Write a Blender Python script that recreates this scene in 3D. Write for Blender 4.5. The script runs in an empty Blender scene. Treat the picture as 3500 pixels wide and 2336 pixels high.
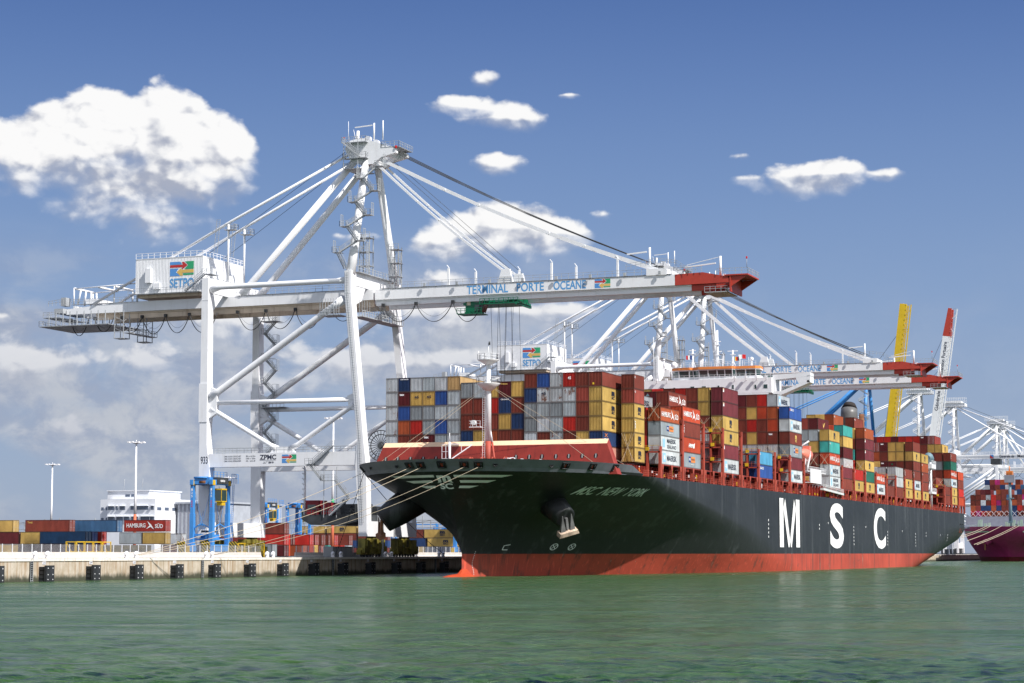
import bpy, bmesh, math, random
import numpy as np
from mathutils import Vector, Matrix
C = bpy.context.scene.collection
R = math.radians
rnd = random.Random(7)

# ------------------------------------------------------------------ camera
cam_data = bpy.data.cameras.new('camera')
cam = bpy.data.objects.new('camera', cam_data); C.objects.link(cam)
cam_data.sensor_width = 36.0
cam_data.lens = 71.58
cam_data.clip_start = 0.5
cam_data.clip_end = 60000
THETA = R(21.031)      # the quay runs 21 degrees to the right of the view
PITCH = R(5.931)
cam.location = (0, 0, 4.05)
cam.rotation_euler = (R(90) + PITCH, 0, THETA - R(90))
bpy.context.scene.camera = cam
FWD = (math.cos(THETA), math.sin(THETA), 0)
RGT = (math.sin(THETA), -math.cos(THETA), 0)

# ------------------------------------------------------------------ light
SUN = Vector((-0.38, -1.0, 1.15)).normalized()
sd = bpy.data.lights.new('sun', 'SUN'); sd.energy = 4.8; sd.angle = R(0.53); sd.color = (1.0, 0.955, 0.90)
so = bpy.data.objects.new('sun', sd); C.objects.link(so)
so.rotation_euler = SUN.to_track_quat('Z', 'Y').to_euler()
so.location = (0, -200, 300)
sc = bpy.context.scene
sc.view_settings.view_transform = 'Standard'; sc.view_settings.look = 'None'
sc.view_settings.exposure = 0.42; sc.view_settings.gamma = 1.0
sc.cycles.max_bounces = 6; sc.cycles.diffuse_bounces = 3; sc.cycles.glossy_bounces = 3
sc.cycles.caustics_reflective = False; sc.cycles.sample_clamp_indirect = 6.0; sc.cycles.caustics_refractive = False

# ------------------------------------------------------------------ node helper
class NT:
    def __init__(s, tree):
        s.t = tree; s.n = tree.nodes; s.l = tree.links
    def node(s, typ, **kw):
        n = s.n.new(typ)
        for k, v in kw.items(): setattr(n, k, v)
        return n
    def put(s, sock, v):
        if hasattr(v, 'is_output') or hasattr(v, 'node'): s.l.new(v, sock)
        elif v is not None:
            sock.default_value = v
    def m(s, op, a, b=None, c=None, clamp=False):
        n = s.node('ShaderNodeMath', operation=op, use_clamp=clamp)
        s.put(n.inputs[0], a)
        if b is not None: s.put(n.inputs[1], b)
        if c is not None: s.put(n.inputs[2], c)
        return n.outputs[0]
    def vm(s, op, a, b=None):
        n = s.node('ShaderNodeVectorMath', operation=op)
        s.put(n.inputs[0], a)
        if b is not None: s.put(n.inputs[1], b)
        return n.outputs['Value'] if op in ('DOT_PRODUCT', 'LENGTH') else n.outputs[0]
    def ramp(s, f, a, b, x=0.0, y=1.0):
        n = s.node('ShaderNodeMapRange', interpolation_type='SMOOTHSTEP')
        s.put(n.inputs[0], f); s.put(n.inputs[1], a); s.put(n.inputs[2], b); s.put(n.inputs[3], x); s.put(n.inputs[4], y)
        return n.outputs[0]
    def mix(s, f, a, b, mode='MIX'):
        n = s.node('ShaderNodeMix', data_type='RGBA', blend_type=mode)
        s.put(n.inputs[0], f); s.put(n.inputs[6], a); s.put(n.inputs[7], b)
        return n.outputs[2]
    def noise(s, vec, scale, detail=3, rough=0.55, dist=0.0):
        n = s.node('ShaderNodeTexNoise', noise_dimensions='2D' if getattr(s, 'noise2', False) else '3D'); s.put(n.inputs['Vector'], vec)
        n.inputs['Scale'].default_value = scale; n.inputs['Detail'].default_value = detail
        n.inputs['Roughness'].default_value = rough; n.inputs['Distortion'].default_value = dist
        return n.outputs['Fac']
    def scale(s, vec, v):
        n = s.node('ShaderNodeMapping'); s.put(n.inputs[0], vec); n.inputs['Scale'].default_value = v
        return n.outputs[0]

# ------------------------------------------------------------------ sky with cumulus clouds
w = bpy.data.worlds.new("World"); sc.world = w; w.use_nodes = True
w.cycles.sampling_method = 'MANUAL'; w.cycles.sample_map_resolution = 512
T = NT(w.node_tree); T.n.clear()
out = T.node('ShaderNodeOutputWorld'); bg = T.node('ShaderNodeBackground')
sky = T.node('ShaderNodeTexSky', sky_type='NISHITA'); sky.sun_disc = False
sky.sun_elevation = math.asin(SUN.z); sky.sun_rotation = math.atan2(SUN.x, SUN.y)
sky.altitude = 0; sky.air_density = 1.0; sky.dust_density = 0.5; sky.ozone_density = 3.0
tc = T.node('ShaderNodeTexCoord')
d = T.vm('NORMALIZE', tc.outputs['Generated'])
sep = T.node('ShaderNodeSeparateXYZ'); T.l.new(d, sep.inputs[0])
f_ = T.vm('DOT_PRODUCT', d, FWD); r_ = T.vm('DOT_PRODUCT', d, RGT)
az = T.m('ARCTAN2', r_, f_)                      # azimuth to the right of the harbour axis
el = T.m('ARCSINE', sep.outputs[2])              # elevation
skyc = T.mix(1.0, sky.outputs[0], (0.063, 0.075, 0.069, 1), 'MULTIPLY')
# clear-air colours by elevation: pale and lavender low down, deep blue above
rp = T.node('ShaderNodeValToRGB'); T.put(rp.inputs[0], T.m('DIVIDE', el, 0.5))
cr = rp.color_ramp; cr.interpolation = 'B_SPLINE'
for i, (p_, c_) in enumerate(((0.0, (.262,.305,.415)), (.10, (.238,.298,.432)), (.24, (.190,.272,.445)), (.40, (.118,.196,.395)), (.54, (.062,.120,.315)), (1.0, (.028,.07,.22)))):
    el_ = cr.elements[i] if i < 2 else cr.elements.new(p_)
    el_.position = p_; el_.color = c_ + (1,)
grade = T.mix(0.90, skyc, rp.outputs[0])
# added fill light in the unseen sky: round the sun and behind the camera
glow = T.ramp(T.vm('DOT_PRODUCT', d, tuple(SUN)), 0.35, 1.0)
back = T.m('MULTIPLY', T.ramp(f_, 0.75, 0.1), T.ramp(el, 0.95, 0.25))
grade = T.mix(T.m('MULTIPLY', glow, 0.55), grade, (0.95, 0.98, 1.05, 1))
grade = T.mix(T.m('MULTIPLY', back, 0.75), grade, (0.62, 0.66, 0.74, 1))
pv = T.node('ShaderNodeCombineXYZ'); T.l.new(az, pv.inputs[0]); T.l.new(el, pv.inputs[1])
P = pv.outputs[0]
Ps = T.scale(P, (1.0, 1.35, 1.0))
T.noise2 = True
n1 = T.noise(Ps, 38, 8, 0.62, 0.2)
n2 = T.noise(Ps, 14, 4, 0.5, 0.2)
Pl = T.node('ShaderNodeVectorMath', operation='ADD'); T.l.new(Ps, Pl.inputs[0]); Pl.inputs[1].default_value = (0.006, 0.008, 0)
n3 = T.noise(Pl.outputs[0], 38, 5, 0.5, 0.2)
# puffs: azimuth, elevation, half width, half height, density (all in radians)
PUFFS = [(-0.2256,0.1898,0.0345,0.0216,1.50),(-0.2005,0.2013,0.0295,0.0216,1.60),(-0.1739,0.2006,0.0259,0.0266,1.60),(-0.1473,0.1941,0.0237,0.0201,1.50),(-0.1839,0.1798,0.0589,0.0172,1.30),(-0.1969,0.1683,0.0374,0.0115,0.80),(-0.1710,0.1618,0.0259,0.0122,0.75),(-0.1487,0.1740,0.0165,0.0115,0.80),(-0.2508,0.1726,0.0122,0.0043,0.45),(-0.0244,0.2193,0.0201,0.0050,0.75),(-0.0065,0.2143,0.0208,0.0072,0.75),(0.0072,0.2107,0.0144,0.0065,0.70),(-0.0151,0.2308,0.0065,0.0050,0.45),(0.0273,0.2236,0.0057,0.0014,0.40),(-0.0057,0.1902,0.0158,0.0061,0.85),(0.0014,0.1582,0.0431,0.0129,1.30),(-0.0302,0.1503,0.0230,0.0079,0.85),(-0.0043,0.1611,0.0259,0.0115,1.10),(0.0287,0.1553,0.0158,0.0072,0.90),(0.0431,0.1654,0.0086,0.0036,0.60),(0.1451,0.1812,0.0287,0.0086,0.95),(0.1545,0.1855,0.0194,0.0057,0.80),(0.1164,0.1819,0.0115,0.0036,0.55),(0.1832,0.1819,0.0093,0.0036,0.50),(0.1135,0.1923,0.0057,0.0025,0.40),(-0.2414,0.0864,0.0187,0.0158,0.85),(-0.2163,0.0900,0.0266,0.0093,0.70),(-0.1739,0.0907,0.0230,0.0115,0.75),(-0.1351,0.1108,0.0244,0.0115,0.60),(-0.2472,0.1119,0.0043,0.0025,0.50),(-0.0790,0.0914,0.0431,0.0108,0.75),(-0.0345,0.1173,0.0302,0.0108,0.70),(-0.0733,0.1115,0.0129,0.0093,0.60),(-0.1221,0.0777,0.0287,0.0101,0.65),(0.0216,0.1173,0.0359,0.0065,0.70),(-0.0359,0.1331,0.0172,0.0050,0.60),(-0.0812,0.1539,0.0151,0.0029,0.40),(-0.0216,0.0928,0.0431,0.0065,0.50),(-0.2012,0.0562,0.0503,0.0086,0.35)]
acc = None; top = None
for (a, b, ra, rb, s_) in PUFFS:
    n = T.node('ShaderNodeVectorMath', operation='MULTIPLY_ADD')
    T.l.new(P, n.inputs[0]); n.inputs[1].default_value = (1/ra, 1/rb, 0); n.inputs[2].default_value = (-a/ra, -b/rb, 0)
    q = T.m('MULTIPLY', T.m('SUBTRACT', 1.12, T.m('POWER', T.vm('LENGTH', n.outputs[0]), 1.6)), s_*1.12)
    q = T.m('MAXIMUM', q, -1.2)
    acc = q if acc is None else T.m('SMOOTH_MAX', acc, q, 0.25)
    sy = T.node('ShaderNodeSeparateXYZ'); T.l.new(n.outputs[0], sy.inputs[0])
    t_ = T.m('MULTIPLY', T.m('MAXIMUM', T.m('ADD', q, 0.45), 0.0), T.m('MINIMUM', T.m('MAXIMUM', sy.outputs[1], -1.2), 1.2))
    top = t_ if top is None else T.m('ADD', top, t_)
T.noise2 = True
# billows: rounded cells of three sizes give the cauliflower outline
def cells(vec, sc_):
    v = T.node('ShaderNodeTexVoronoi', feature='SMOOTH_F1', voronoi_dimensions='2D'); T.put(v.inputs['Vector'], vec); v.inputs['Scale'].default_value = sc_
    v.inputs['Smoothness'].default_value = 0.7
    return T.m('SUBTRACT', 0.62, v.outputs['Distance'])
wob = T.node('ShaderNodeVectorMath', operation='MULTIPLY_ADD'); nz = T.node('ShaderNodeTexNoise', noise_dimensions='2D'); T.l.new(Ps, nz.inputs['Vector']); nz.inputs['Scale'].default_value = 40; nz.inputs['Detail'].default_value = 5
T.l.new(nz.outputs['Color'], wob.inputs[0]); wob.inputs[1].default_value = (.016, .016, 0); T.l.new(Ps, wob.inputs[2])
W_ = wob.outputs[0]
def billow(vec): return T.m('ADD', T.m('ADD', T.m('MULTIPLY', cells(vec, 38), 0.75), T.m('MULTIPLY', cells(vec, 95), 0.45)), T.m('MULTIPLY', cells(vec, 230), 0.14))
b1 = billow(W_)
sh_ = T.node('ShaderNodeVectorMath', operation='ADD'); T.l.new(W_, sh_.inputs[0]); sh_.inputs[1].default_value = (0.0035, 0.0050, 0)
b2 = billow(sh_.outputs[0])
dens = T.m('ADD', acc, T.m('ADD', T.m('MULTIPLY', T.m('SUBTRACT', b1, 0.35), 1.15), T.m('ADD', T.m('MULTIPLY', T.m('SUBTRACT', n1, 0.5), 1.3), T.m('MULTIPLY', T.m('SUBTRACT', n2, 0.5), 1.0))))
topn = T.ramp(top, -0.45, 0.35)
wide = T.m('SUBTRACT', 1.7, T.m('MULTIPLY', topn, 1.15))
alpha = T.ramp(T.m('DIVIDE', dens, wide), -0.05, 1.0)
relief = T.m('ADD', T.m('MULTIPLY', T.m('SUBTRACT', b1, b2), 1.5), T.m('MULTIPLY', T.m('SUBTRACT', n1, n3), 1.0))
lit = T.m('ADD', T.m('ADD', 0.70, T.m('MULTIPLY', T.m('SUBTRACT', topn, 0.5), 0.62)), relief)
lit = T.m('ADD', lit, T.m('MULTIPLY', T.ramp(dens, 0.2, 1.6), 0.12))
lowf = T.ramp(el, 0.03, 0.16, 0.30, 1.0)
cc = T.mix(T.m('MULTIPLY', T.ramp(lit, 0.15, 1.0), lowf), (0.30, 0.325, 0.40, 1), (0.74, 0.735, 0.73, 1))
amax = T.m('MULTIPLY', alpha, T.ramp(el, 0.0, 0.15, 0.45, 0.97))
# soft hazy bank of far cloud, low on the left and thinning to the right
bk1 = T.noise(T.scale(P, (1.0, 2.2, 1.0)), 9, 6, 0.55, 0.2)
bank = T.m('MULTIPLY', T.m('MULTIPLY', T.ramp(bk1, 0.30, 0.60), T.ramp(el, 0.165, 0.105)), T.ramp(az, 0.13, -0.02, 0.12, 1.0))
under = T.mix(T.m('MULTIPLY', bank, T.ramp(el, 0.0, 0.07, .40, .62)), grade, T.mix(T.ramp(n1, .35, .65), (0.285, 0.305, 0.375, 1), (0.47, 0.465, 0.47, 1)))
fin = T.mix(amax, under, cc)
T.l.new(fin, bg.inputs[0]); bg.inputs[1].default_value = 1.0
T.l.new(bg.outputs[0], out.inputs[0])

# ------------------------------------------------------------------ materials
def lin(h):
    h = h.lstrip('#'); v = [int(h[i:i+2], 16)/255 for i in (0, 2, 4)]
    return tuple((c/12.92 if c <= .04045 else ((c+.055)/1.055)**2.4) for c in v) + (1,)
MAT = {}
def paint(name, col, rough=0.5, var=0.12, dirt=None, dirt_amt=0.0, streak=(0.6, 0.6, 0.08), metal=0.0, bump=0.0, spec=0.4, sc_=0.5):
    m = bpy.data.materials.new(name); m.use_nodes = True; t = NT(m.node_tree)
    b = t.n['Principled BSDF']; b.inputs['Roughness'].default_value = rough; b.inputs['Metallic'].default_value = metal
    b.inputs['Specular IOR Level'].default_value = spec
    c = lin(col) if isinstance(col, str) else tuple(col) + (1,)
    co = t.node('ShaderNodeTexCoord'); ob = t.scale(co.outputs['Object'], (1, 1, 1))
    f = t.noise(ob, sc_, 4)
    k = t.mix(t.ramp(f, 0.3, 0.7), tuple(x*(1-var) for x in c[:3]) + (1,), tuple(min(1, x*(1+var)) for x in c[:3]) + (1,))
    if dirt is not None:
        g = t.noise(t.scale(co.outputs['Object'], streak), 1.6, 6, 0.6)
        k = t.mix(t.m('MULTIPLY', t.ramp(g, 0.52, 0.72), dirt_amt), k, lin(dirt))
    t.l.new(k, b.inputs['Base Color'])
    if bump:
        bn = t.node('ShaderNodeBump'); bn.inputs['Strength'].default_value = bump; bn.inputs['Distance'].default_value = 0.05
        t.l.new(t.noise(ob, 6, 4), bn.inputs['Height']); t.l.new(bn.outputs[0], b.inputs['Normal'])
    MAT[name] = m; return m
paint('crane_white', (0.80, 0.81, 0.83), 0.45, 0.02, 'a39a90', 0.14)
paint('crane_grey', (0.68, 0.69, 0.72), 0.5, 0.04)
paint('crane_cream', (0.62, 0.50, 0.38), 0.6, 0.10, '7d5a3c', 0.5)
paint('galvanised', (0.36, 0.38, 0.40), 0.55, 0.15)
paint('boom_red', (0.42, 0.045, 0.028), 0.5, 0.08)
paint('pale_blue_letter', (0.10, 0.32, 0.62), 0.5, 0.03)
paint('logo_blue', (0.09, 0.28, 0.62), 0.5, 0.03)
paint('logo_red', (0.48, 0.03, 0.03), 0.5, 0.03)
paint('logo_green', (0.03, 0.34, 0.15), 0.5, 0.03)
paint('logo_yellow', (0.68, 0.45, 0.12), 0.5, 0.03)
paint('white_letter', (0.86, 0.86, 0.86), 0.5, 0.03)
paint('dark_letter', (0.02, 0.025, 0.05), 0.5, 0.03)
paint('grey_letter', (0.62, 0.64, 0.64), 0.55, 0.05)
paint('cable', (0.03, 0.032, 0.035), 0.6, 0.1)
paint('rope', (0.50, 0.42, 0.31), 0.9, 0.1)
paint('dark_machine', (0.045, 0.05, 0.055), 0.5, 0.3)
paint('olive', (0.20, 0.17, 0.03), 0.6, 0.4, '1c1a10', 0.7)
paint('cab_green', (0.0, 0.13, 0.06), 0.4, 0.1)
paint('glass', (0.03, 0.06, 0.06), 0.08, 0.1, spec=0.8)
paint('bulwark_grey', (0.17, 0.18, 0.21), 0.5, 0.10, '4c4a48', 0.25)
paint('ship_red', (0.25, 0.030, 0.020), 0.55, 0.12, '3a1a14', 0.35)
paint('ship_rust_red', (0.36, 0.062, 0.038), 0.6, 0.15, '54241a', 0.4)
paint('ship_white', (0.76, 0.77, 0.79), 0.45, 0.03, '9a8f84', 0.15)
paint('ship_cream', (0.80, 0.56, 0.36), 0.6, 0.05)
paint('orange', (0.72, 0.24, 0.06), 0.5, 0.06)
paint('lifeboat', (0.70, 0.20, 0.14), 0.45, 0.08)
paint('yellow', (0.66, 0.42, 0.02), 0.5, 0.1)
paint('crane_yellow', (0.66, 0.44, 0.015), 0.5, 0.06)
paint('crane_blue', (0.06, 0.26, 0.62), 0.45, 0.1)
paint('dark_blue', (0.02, 0.06, 0.22), 0.5, 0.1)
paint('anchor_steel', (0.13, 0.13, 0.13), 0.8, 0.35, bump=0.6)
paint('rust', (0.20, 0.085, 0.04), 0.9, 0.35, bump=0.5)
paint('anchor_pale', (0.55, 0.42, 0.32), 0.8, 0.3, '2a2622', 0.6)
paint('funnel', (0.13, 0.13, 0.13), 0.4, 0.1)
paint('soot', (0.025, 0.02, 0.018), 0.8, 0.4)
paint('rubber', (0.022, 0.024, 0.028), 0.65, 0.4, '5a5a58', 0.35)
paint('asphalt', (0.075, 0.075, 0.078), 0.9, 0.25)
paint('barrier', (0.62, 0.58, 0.54), 0.85, 0.08, '8a8078', 0.3, (1.5, 1.5, .3))
paint('white_metal', (0.78, 0.78, 0.80), 0.5, 0.05)
paint('lamp_red', (0.62, 0.16, 0.08), 0.5, 0.05)
paint('signal_red', (0.6, 0.02, 0.02), 0.5, 0.05)
paint('building_white', (0.74, 0.76, 0.80), 0.7, 0.03)
paint('building_grey', (0.40, 0.43, 0.48), 0.8, 0.08)
paint('building_glass', (0.10, 0.13, 0.19), 0.2, 0.2, spec=0.6)
paint('magenta_hull', (0.36, 0.032, 0.15), 0.45, 0.10)
paint('magenta_dark', (0.13, 0.012, 0.018), 0.5, 0.2)
paint('pale_green_stripe', (0.30, 0.40, 0.33), 0.5, 0.05)
paint('deck_grey', (0.24, 0.25, 0.30), 0.6, 0.08)
paint('mast_teal', (0.14, 0.22, 0.26), 0.6, 0.1)
paint('skin', (0.5, 0.3, 0.2), 0.6, 0.05); paint('overall', (0.5, 0.12, 0.02), 0.8, 0.1)
paint('bright_red', (0.46, 0.06, 0.02), 0.5, 0.08)
paint('dark_void', (0.004, 0.004, 0.005), 0.9, 0.1)
paint('grey_box', (0.27, 0.28, 0.28), 0.6, 0.05)
paint('maroon_cab', (0.22, 0.012, 0.02), 0.5, 0.1)

# steel hull: black topside, orange-red boot top, both streaked and scraped
def hull_mat(name, base, streakc, amt, rough, scrape=None):
    m = bpy.data.materials.new(name); m.use_nodes = True; t = NT(m.node_tree); b = t.n['Principled BSDF']
    g = t.node('ShaderNodeNewGeometry'); pos = g.outputs['Position']
    a = t.noise(t.scale(pos, (0.45, 0.45, 0.035)), 1.0, 6, 0.62)
    c = t.noise(t.scale(pos, (1.6, 1.6, 0.05)), 1.0, 4, 0.6)
    e = t.noise(t.scale(pos, (0.05, 0.05, 0.09)), 1.0, 4, 0.5)
    k = t.mix(t.ramp(e, 0.35, 0.65), tuple(x*.82 for x in base)+(1,), tuple(x*1.16 for x in base)+(1,))
    k = t.mix(t.m('MULTIPLY', t.ramp(a, 0.54, 0.66), amt), k, streakc+(1,))
    k = t.mix(t.m('MULTIPLY', t.ramp(c, 0.56, 0.66), amt*.6), k, tuple(min(1, x*1.9) for x in base)+(1,))
    if scrape:
        s1 = t.noise(t.scale(pos, (0.30, 0.30, 0.55)), 1.0, 7, 0.7)
        msk = t.ramp(s1, 0.60, 0.66)
        k = t.mix(t.m('MULTIPLY', msk, 0.6), k, scrape+(1,))
        s2 = t.noise(t.scale(pos, (0.9, 0.9, 0.10)), 1.0, 5, 0.7)
        k = t.mix(t.m('MULTIPLY', t.ramp(s2, 0.66, 0.70), 0.75), k, (0.42, 0.36, 0.27, 1))
    t.l.new(k, b.inputs['Base Color']); b.inputs['Roughness'].default_value = rough
    # plate seams and slightly dished plating
    wv = t.m('ADD', t.m('MULTIPLY', t.noise(t.scale(pos, (0.12, 0.12, 0.22)), 1.0, 2), 1.0), t.m('MULTIPLY', t.noise(t.scale(pos, (0.8, .8, .8)), 1.0, 2), 0.15))
    bn = t.node('ShaderNodeBump'); bn.inputs['Strength'].default_value = 0.35; bn.inputs['Distance'].default_value = 0.25
    t.l.new(wv, bn.inputs['Height']); t.l.new(bn.outputs[0], b.inputs['Normal'])
    b.inputs['Specular IOR Level'].default_value = 0.34
    MAT[name] = m
hull_mat('hull_black', (0.020, 0.0215, 0.0228), (0.058, 0.062, 0.064), 0.8, 0.44)
hull_mat('hull_boot', (0.40, 0.062, 0.036), (0.17, 0.050, 0.035), 0.85, 0.6, (0.16, 0.055, 0.04))

# container paint: the colour is the object's own, dirt and rust come from noise
def cont_mat(name, metal_frame=False):
    m = bpy.data.materials.new(name); m.use_nodes = True; t = NT(m.node_tree); b = t.n['Principled BSDF']
    oi = t.node('ShaderNodeObjectInfo'); g = t.node('ShaderNodeNewGeometry')
    sh = t.m('MULTIPLY', oi.outputs['Random'], 40.0)
    cv = t.node('ShaderNodeCombineXYZ'); t.l.new(sh, cv.inputs[0]); t.l.new(sh, cv.inputs[1])
    pos = t.vm('ADD', g.outputs['Position'], cv.outputs[0])
    f = t.noise(t.scale(pos, (.5, .5, .3)), 1.0, 4)
    k = t.mix(t.ramp(f, .3, .75), t.mix(1.0, oi.outputs['Color'], (.68, .67, .66, 1), 'MULTIPLY'), t.mix(1.0, oi.outputs['Color'], (.95, .95, .95, 1), 'MULTIPLY'))
    s2 = t.noise(t.scale(pos, (1.3, 1.3, .18)), 1.0, 5, .65)
    k = t.mix(t.m('MULTIPLY', t.ramp(s2, .55, .75), .30), k, (0.06, 0.04, 0.028, 1))
    r1 = t.noise(t.scale(pos, (.75, .75, .5)), 1.0, 6, .68)
    th = t.m('SUBTRACT', .86, t.m('MULTIPLY', oi.outputs['Alpha'], .30))
    k = t.mix(t.m('MULTIPLY', t.m('MULTIPLY', t.ramp(t.m('SUBTRACT', r1, th), 0.0, .05), oi.outputs['Alpha']), .85), k, (0.16, 0.055, 0.022, 1))
    if metal_frame: k = t.mix(.62, k, (0.045, 0.028, 0.02, 1))
    t.l.new(k, b.inputs['Base Color']); b.inputs['Roughness'].default_value = .55; b.inputs['Specular IOR Level'].default_value = .3
    MAT[name] = m
cont_mat('container_paint'); cont_mat('container_frame', True)

# ------------------------------------------------------------------ mesh builder
class MB:
    def __init__(s): s.v = []; s.f = []; s.mi = []; s.sm = []; s.cuts = []
    def cut(s): s.cuts.append((len(s.v), len(s.f)))
    def face(s, pts, mi=0, sm=False):
        n = len(s.v); s.v += [tuple(p) for p in pts]; s.f.append(tuple(range(n, n+len(pts)))); s.mi.append(mi); s.sm.append(sm)
    def box(s, x0, x1, y0, y1, z0, z1, mi=0):
        x0, x1 = min(x0, x1), max(x0, x1); y0, y1 = min(y0, y1), max(y0, y1); z0, z1 = min(z0, z1), max(z0, z1)
        n = len(s.v); s.v += [(x0,y0,z0),(x1,y0,z0),(x1,y1,z0),(x0,y1,z0),(x0,y0,z1),(x1,y0,z1),(x1,y1,z1),(x0,y1,z1)]
        for q in ((0,3,2,1),(4,5,6,7),(0,1,5,4),(1,2,6,5),(2,3,7,6),(3,0,4,7)):
            s.f.append(tuple(n+i for i in q)); s.mi.append(mi); s.sm.append(False)
    def hexa(s, b, t, mi=0):
        """solid between a bottom quad b and a top quad t (counter-clockwise seen from above)"""
        n = len(s.v); s.v += [tuple(p) for p in b] + [tuple(p) for p in t]
        for q in ((0,3,2,1),(4,5,6,7),(0,1,5,4),(1,2,6,5),(2,3,7,6),(3,0,4,7)):
            s.f.append(tuple(n+i for i in q)); s.mi.append(mi); s.sm.append(False)
    def beam(s, p, q, wd, ht, mi=0, up=(0, 0, 1), w2=None, h2=None):
        p = Vector(p); q = Vector(q); d = (q-p).normalized(); u = Vector(up)
        if abs(d.dot(u)) > .98: u = Vector((0, 1, 0))
        sx = d.cross(u).normalized(); uz = sx.cross(d).normalized()
        w2 = wd if w2 is None else w2; h2 = ht if h2 is None else h2
        def ring(o, a, b): return [o-sx*a/2-uz*b/2, o+sx*a/2-uz*b/2, o+sx*a/2+uz*b/2, o-sx*a/2+uz*b/2]
        A = ring(p, wd, ht); B_ = ring(q, w2, h2); n = len(s.v); s.v += [tuple(x) for x in A+B_]
        for k in ((0,1,2,3),(7,6,5,4),(0,4,5,1),(1,5,6,2),(2,6,7,3),(3,7,4,0)):
            s.f.append(tuple(n+i for i in k)); s.mi.append(mi); s.sm.append(False)
    def tube(s, p, q, r, n=8, r2=None, mi=0, caps=True):
        s.path([p, q], [r, r if r2 is None else r2], n, mi, caps)
    def path(s, pts, r, n=6, mi=0, caps=True):
        pts = [Vector(p) for p in pts]; rs = r if isinstance(r, (list, tuple)) else [r]*len(pts)
        base = len(s.v); ref = None
        for i, p in enumerate(pts):
            d = (pts[min(i+1, len(pts)-1)] - pts[max(i-1, 0)]).normalized()
            if ref is None:
                ref = Vector((0, 0, 1)) if abs(d.z) < .9 else Vector((1, 0, 0))
            a = d.cross(ref).normalized(); b = d.cross(a).normalized(); 
            for k in range(n):
                an = 2*math.pi*k/n; s.v.append(tuple(p + (a*math.cos(an)+b*math.sin(an))*rs[i]))
        for i in range(len(pts)-1):
            for k in range(n):
                a0 = base+i*n+k; a1 = base+i*n+(k+1) % n
                s.f.append((a0, a0+n, a1+n, a1)); s.mi.append(mi); s.sm.append(n > 4)
        if caps:
            s.f.append(tuple(base+k for k in range(n))); s.mi.append(mi); s.sm.append(False)
            e = base+(len(pts)-1)*n; s.f.append(tuple(e+n-1-k for k in range(n))); s.mi.append(mi); s.sm.append(False)
    def prism(s, pts, axis, a, b, mi=0):
        """polygon pts (2D) extruded along axis 'x','y' or 'z' from a to b; x:(y,z) y:(x,z) z:(x,y)"""
        def P3(p, c): return (c, p[0], p[1]) if axis == 'x' else ((p[0], c, p[1]) if axis == 'y' else (p[0], p[1], c))
        n = len(s.v); k = len(pts); s.v += [P3(p, a) for p in pts] + [P3(p, b) for p in pts]
        s.f.append(tuple(n+i for i in range(k))); s.f.append(tuple(n+2*k-1-i for i in range(k))); s.mi += [mi, mi]; s.sm += [False, False]
        for i in range(k):
            j = (i+1) % k; s.f.append((n+i, n+k+i, n+k+j, n+j)); s.mi.append(mi); s.sm.append(False)
    def rail(s, pts, h=1.1, step=1.6, r=0.035, mi=0, rows=(1.0, .55)):
        pts = [Vector(p) for p in pts]
        for p, q in zip(pts, pts[1:]):
            L = (q-p).length
            if L < .05: continue
            n = max(1, int(round(L/step)))
            for i in range(n+1):
                o = p.lerp(q, i/n); s.beam(o, o+Vector((0, 0, h)), r*2, r*2, mi)
            for k in rows: s.beam(p+Vector((0, 0, h*k)), q+Vector((0, 0, h*k)), r*1.8, r*1.8, mi)
    def stair(s, p, q, wid=.8, mi=0):
        """flight from p up to q with stringers, treads and handrails"""
        p = Vector(p); q = Vector(q); d = q-p; hd = Vector((d.x, d.y, 0)).normalized(); sd_ = Vector((-hd.y, hd.x, 0))
        for sgn in (-1, 1):
            o = sd_*sgn*wid/2
            s.beam(p+o, q+o, .07, .25, mi); s.beam(p+o+Vector((0,0,1.0)), q+o+Vector((0,0,1.0)), .06, .06, mi); s.beam(p+o+Vector((0,0,.55)), q+o+Vector((0,0,.55)), .05, .05, mi)
            for i in range(4): b = p.lerp(q, i/3)+o; s.beam(b, b+Vector((0,0,1.0)), .05, .05, mi)
        n = max(3, int(abs(d.z)/.28))
        for i in range(n):
            b = p.lerp(q, (i+.5)/n); s.beam(b-sd_*wid/2, b+sd_*wid/2, .24, .05, mi)
    def split(s, name, mats, parent=None, fix=True):
        """every stretch between two cut() marks becomes a part of its own"""
        cs = s.cuts + ([(len(s.v), len(s.f))] if not s.cuts or s.cuts[-1][1] != len(s.f) else []); v0 = f0 = 0; res = []
        for (v1, f1) in cs:
            if f1 == f0: continue
            b = MB(); b.v = s.v[v0:v1]; b.f = [tuple(i-v0 for i in f) for f in s.f[f0:f1]]; b.mi = s.mi[f0:f1]; b.sm = s.sm[f0:f1]
            res.append(b.build(name, mats, parent, None, fix)); v0, f0 = v1, f1
        return res
    def build(s, name, mats, parent=None, off=None, fix=True):
        me = bpy.data.meshes.new(name)
        o_ = Vector(off) if off is not None else (parent_loc(parent) if parent else Vector((0, 0, 0)))
        me.from_pydata([(a-o_.x, b-o_.y, c-o_.z) for a, b, c in s.v], [], s.f)
        if not isinstance(mats, (list, tuple)): mats = [mats]
        for k in mats: me.materials.append(MAT[k])
        me.polygons.foreach_set('material_index', s.mi); me.polygons.foreach_set('use_smooth', s.sm)
        me.update()
        if fix:
            bm = bmesh.new(); bm.from_mesh(me); bmesh.ops.recalc_face_normals(bm, faces=bm.faces); bm.to_mesh(me); bm.free()
        o = bpy.data.objects.new(name, me); C.objects.link(o)
        if parent: o.parent = parent
        elif off is not None: o.location = off
        return o
def parent_loc(p):
    v = Vector((0, 0, 0))
    while p is not None: v = v + Vector(p.location); p = p.parent
    return v
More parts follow.
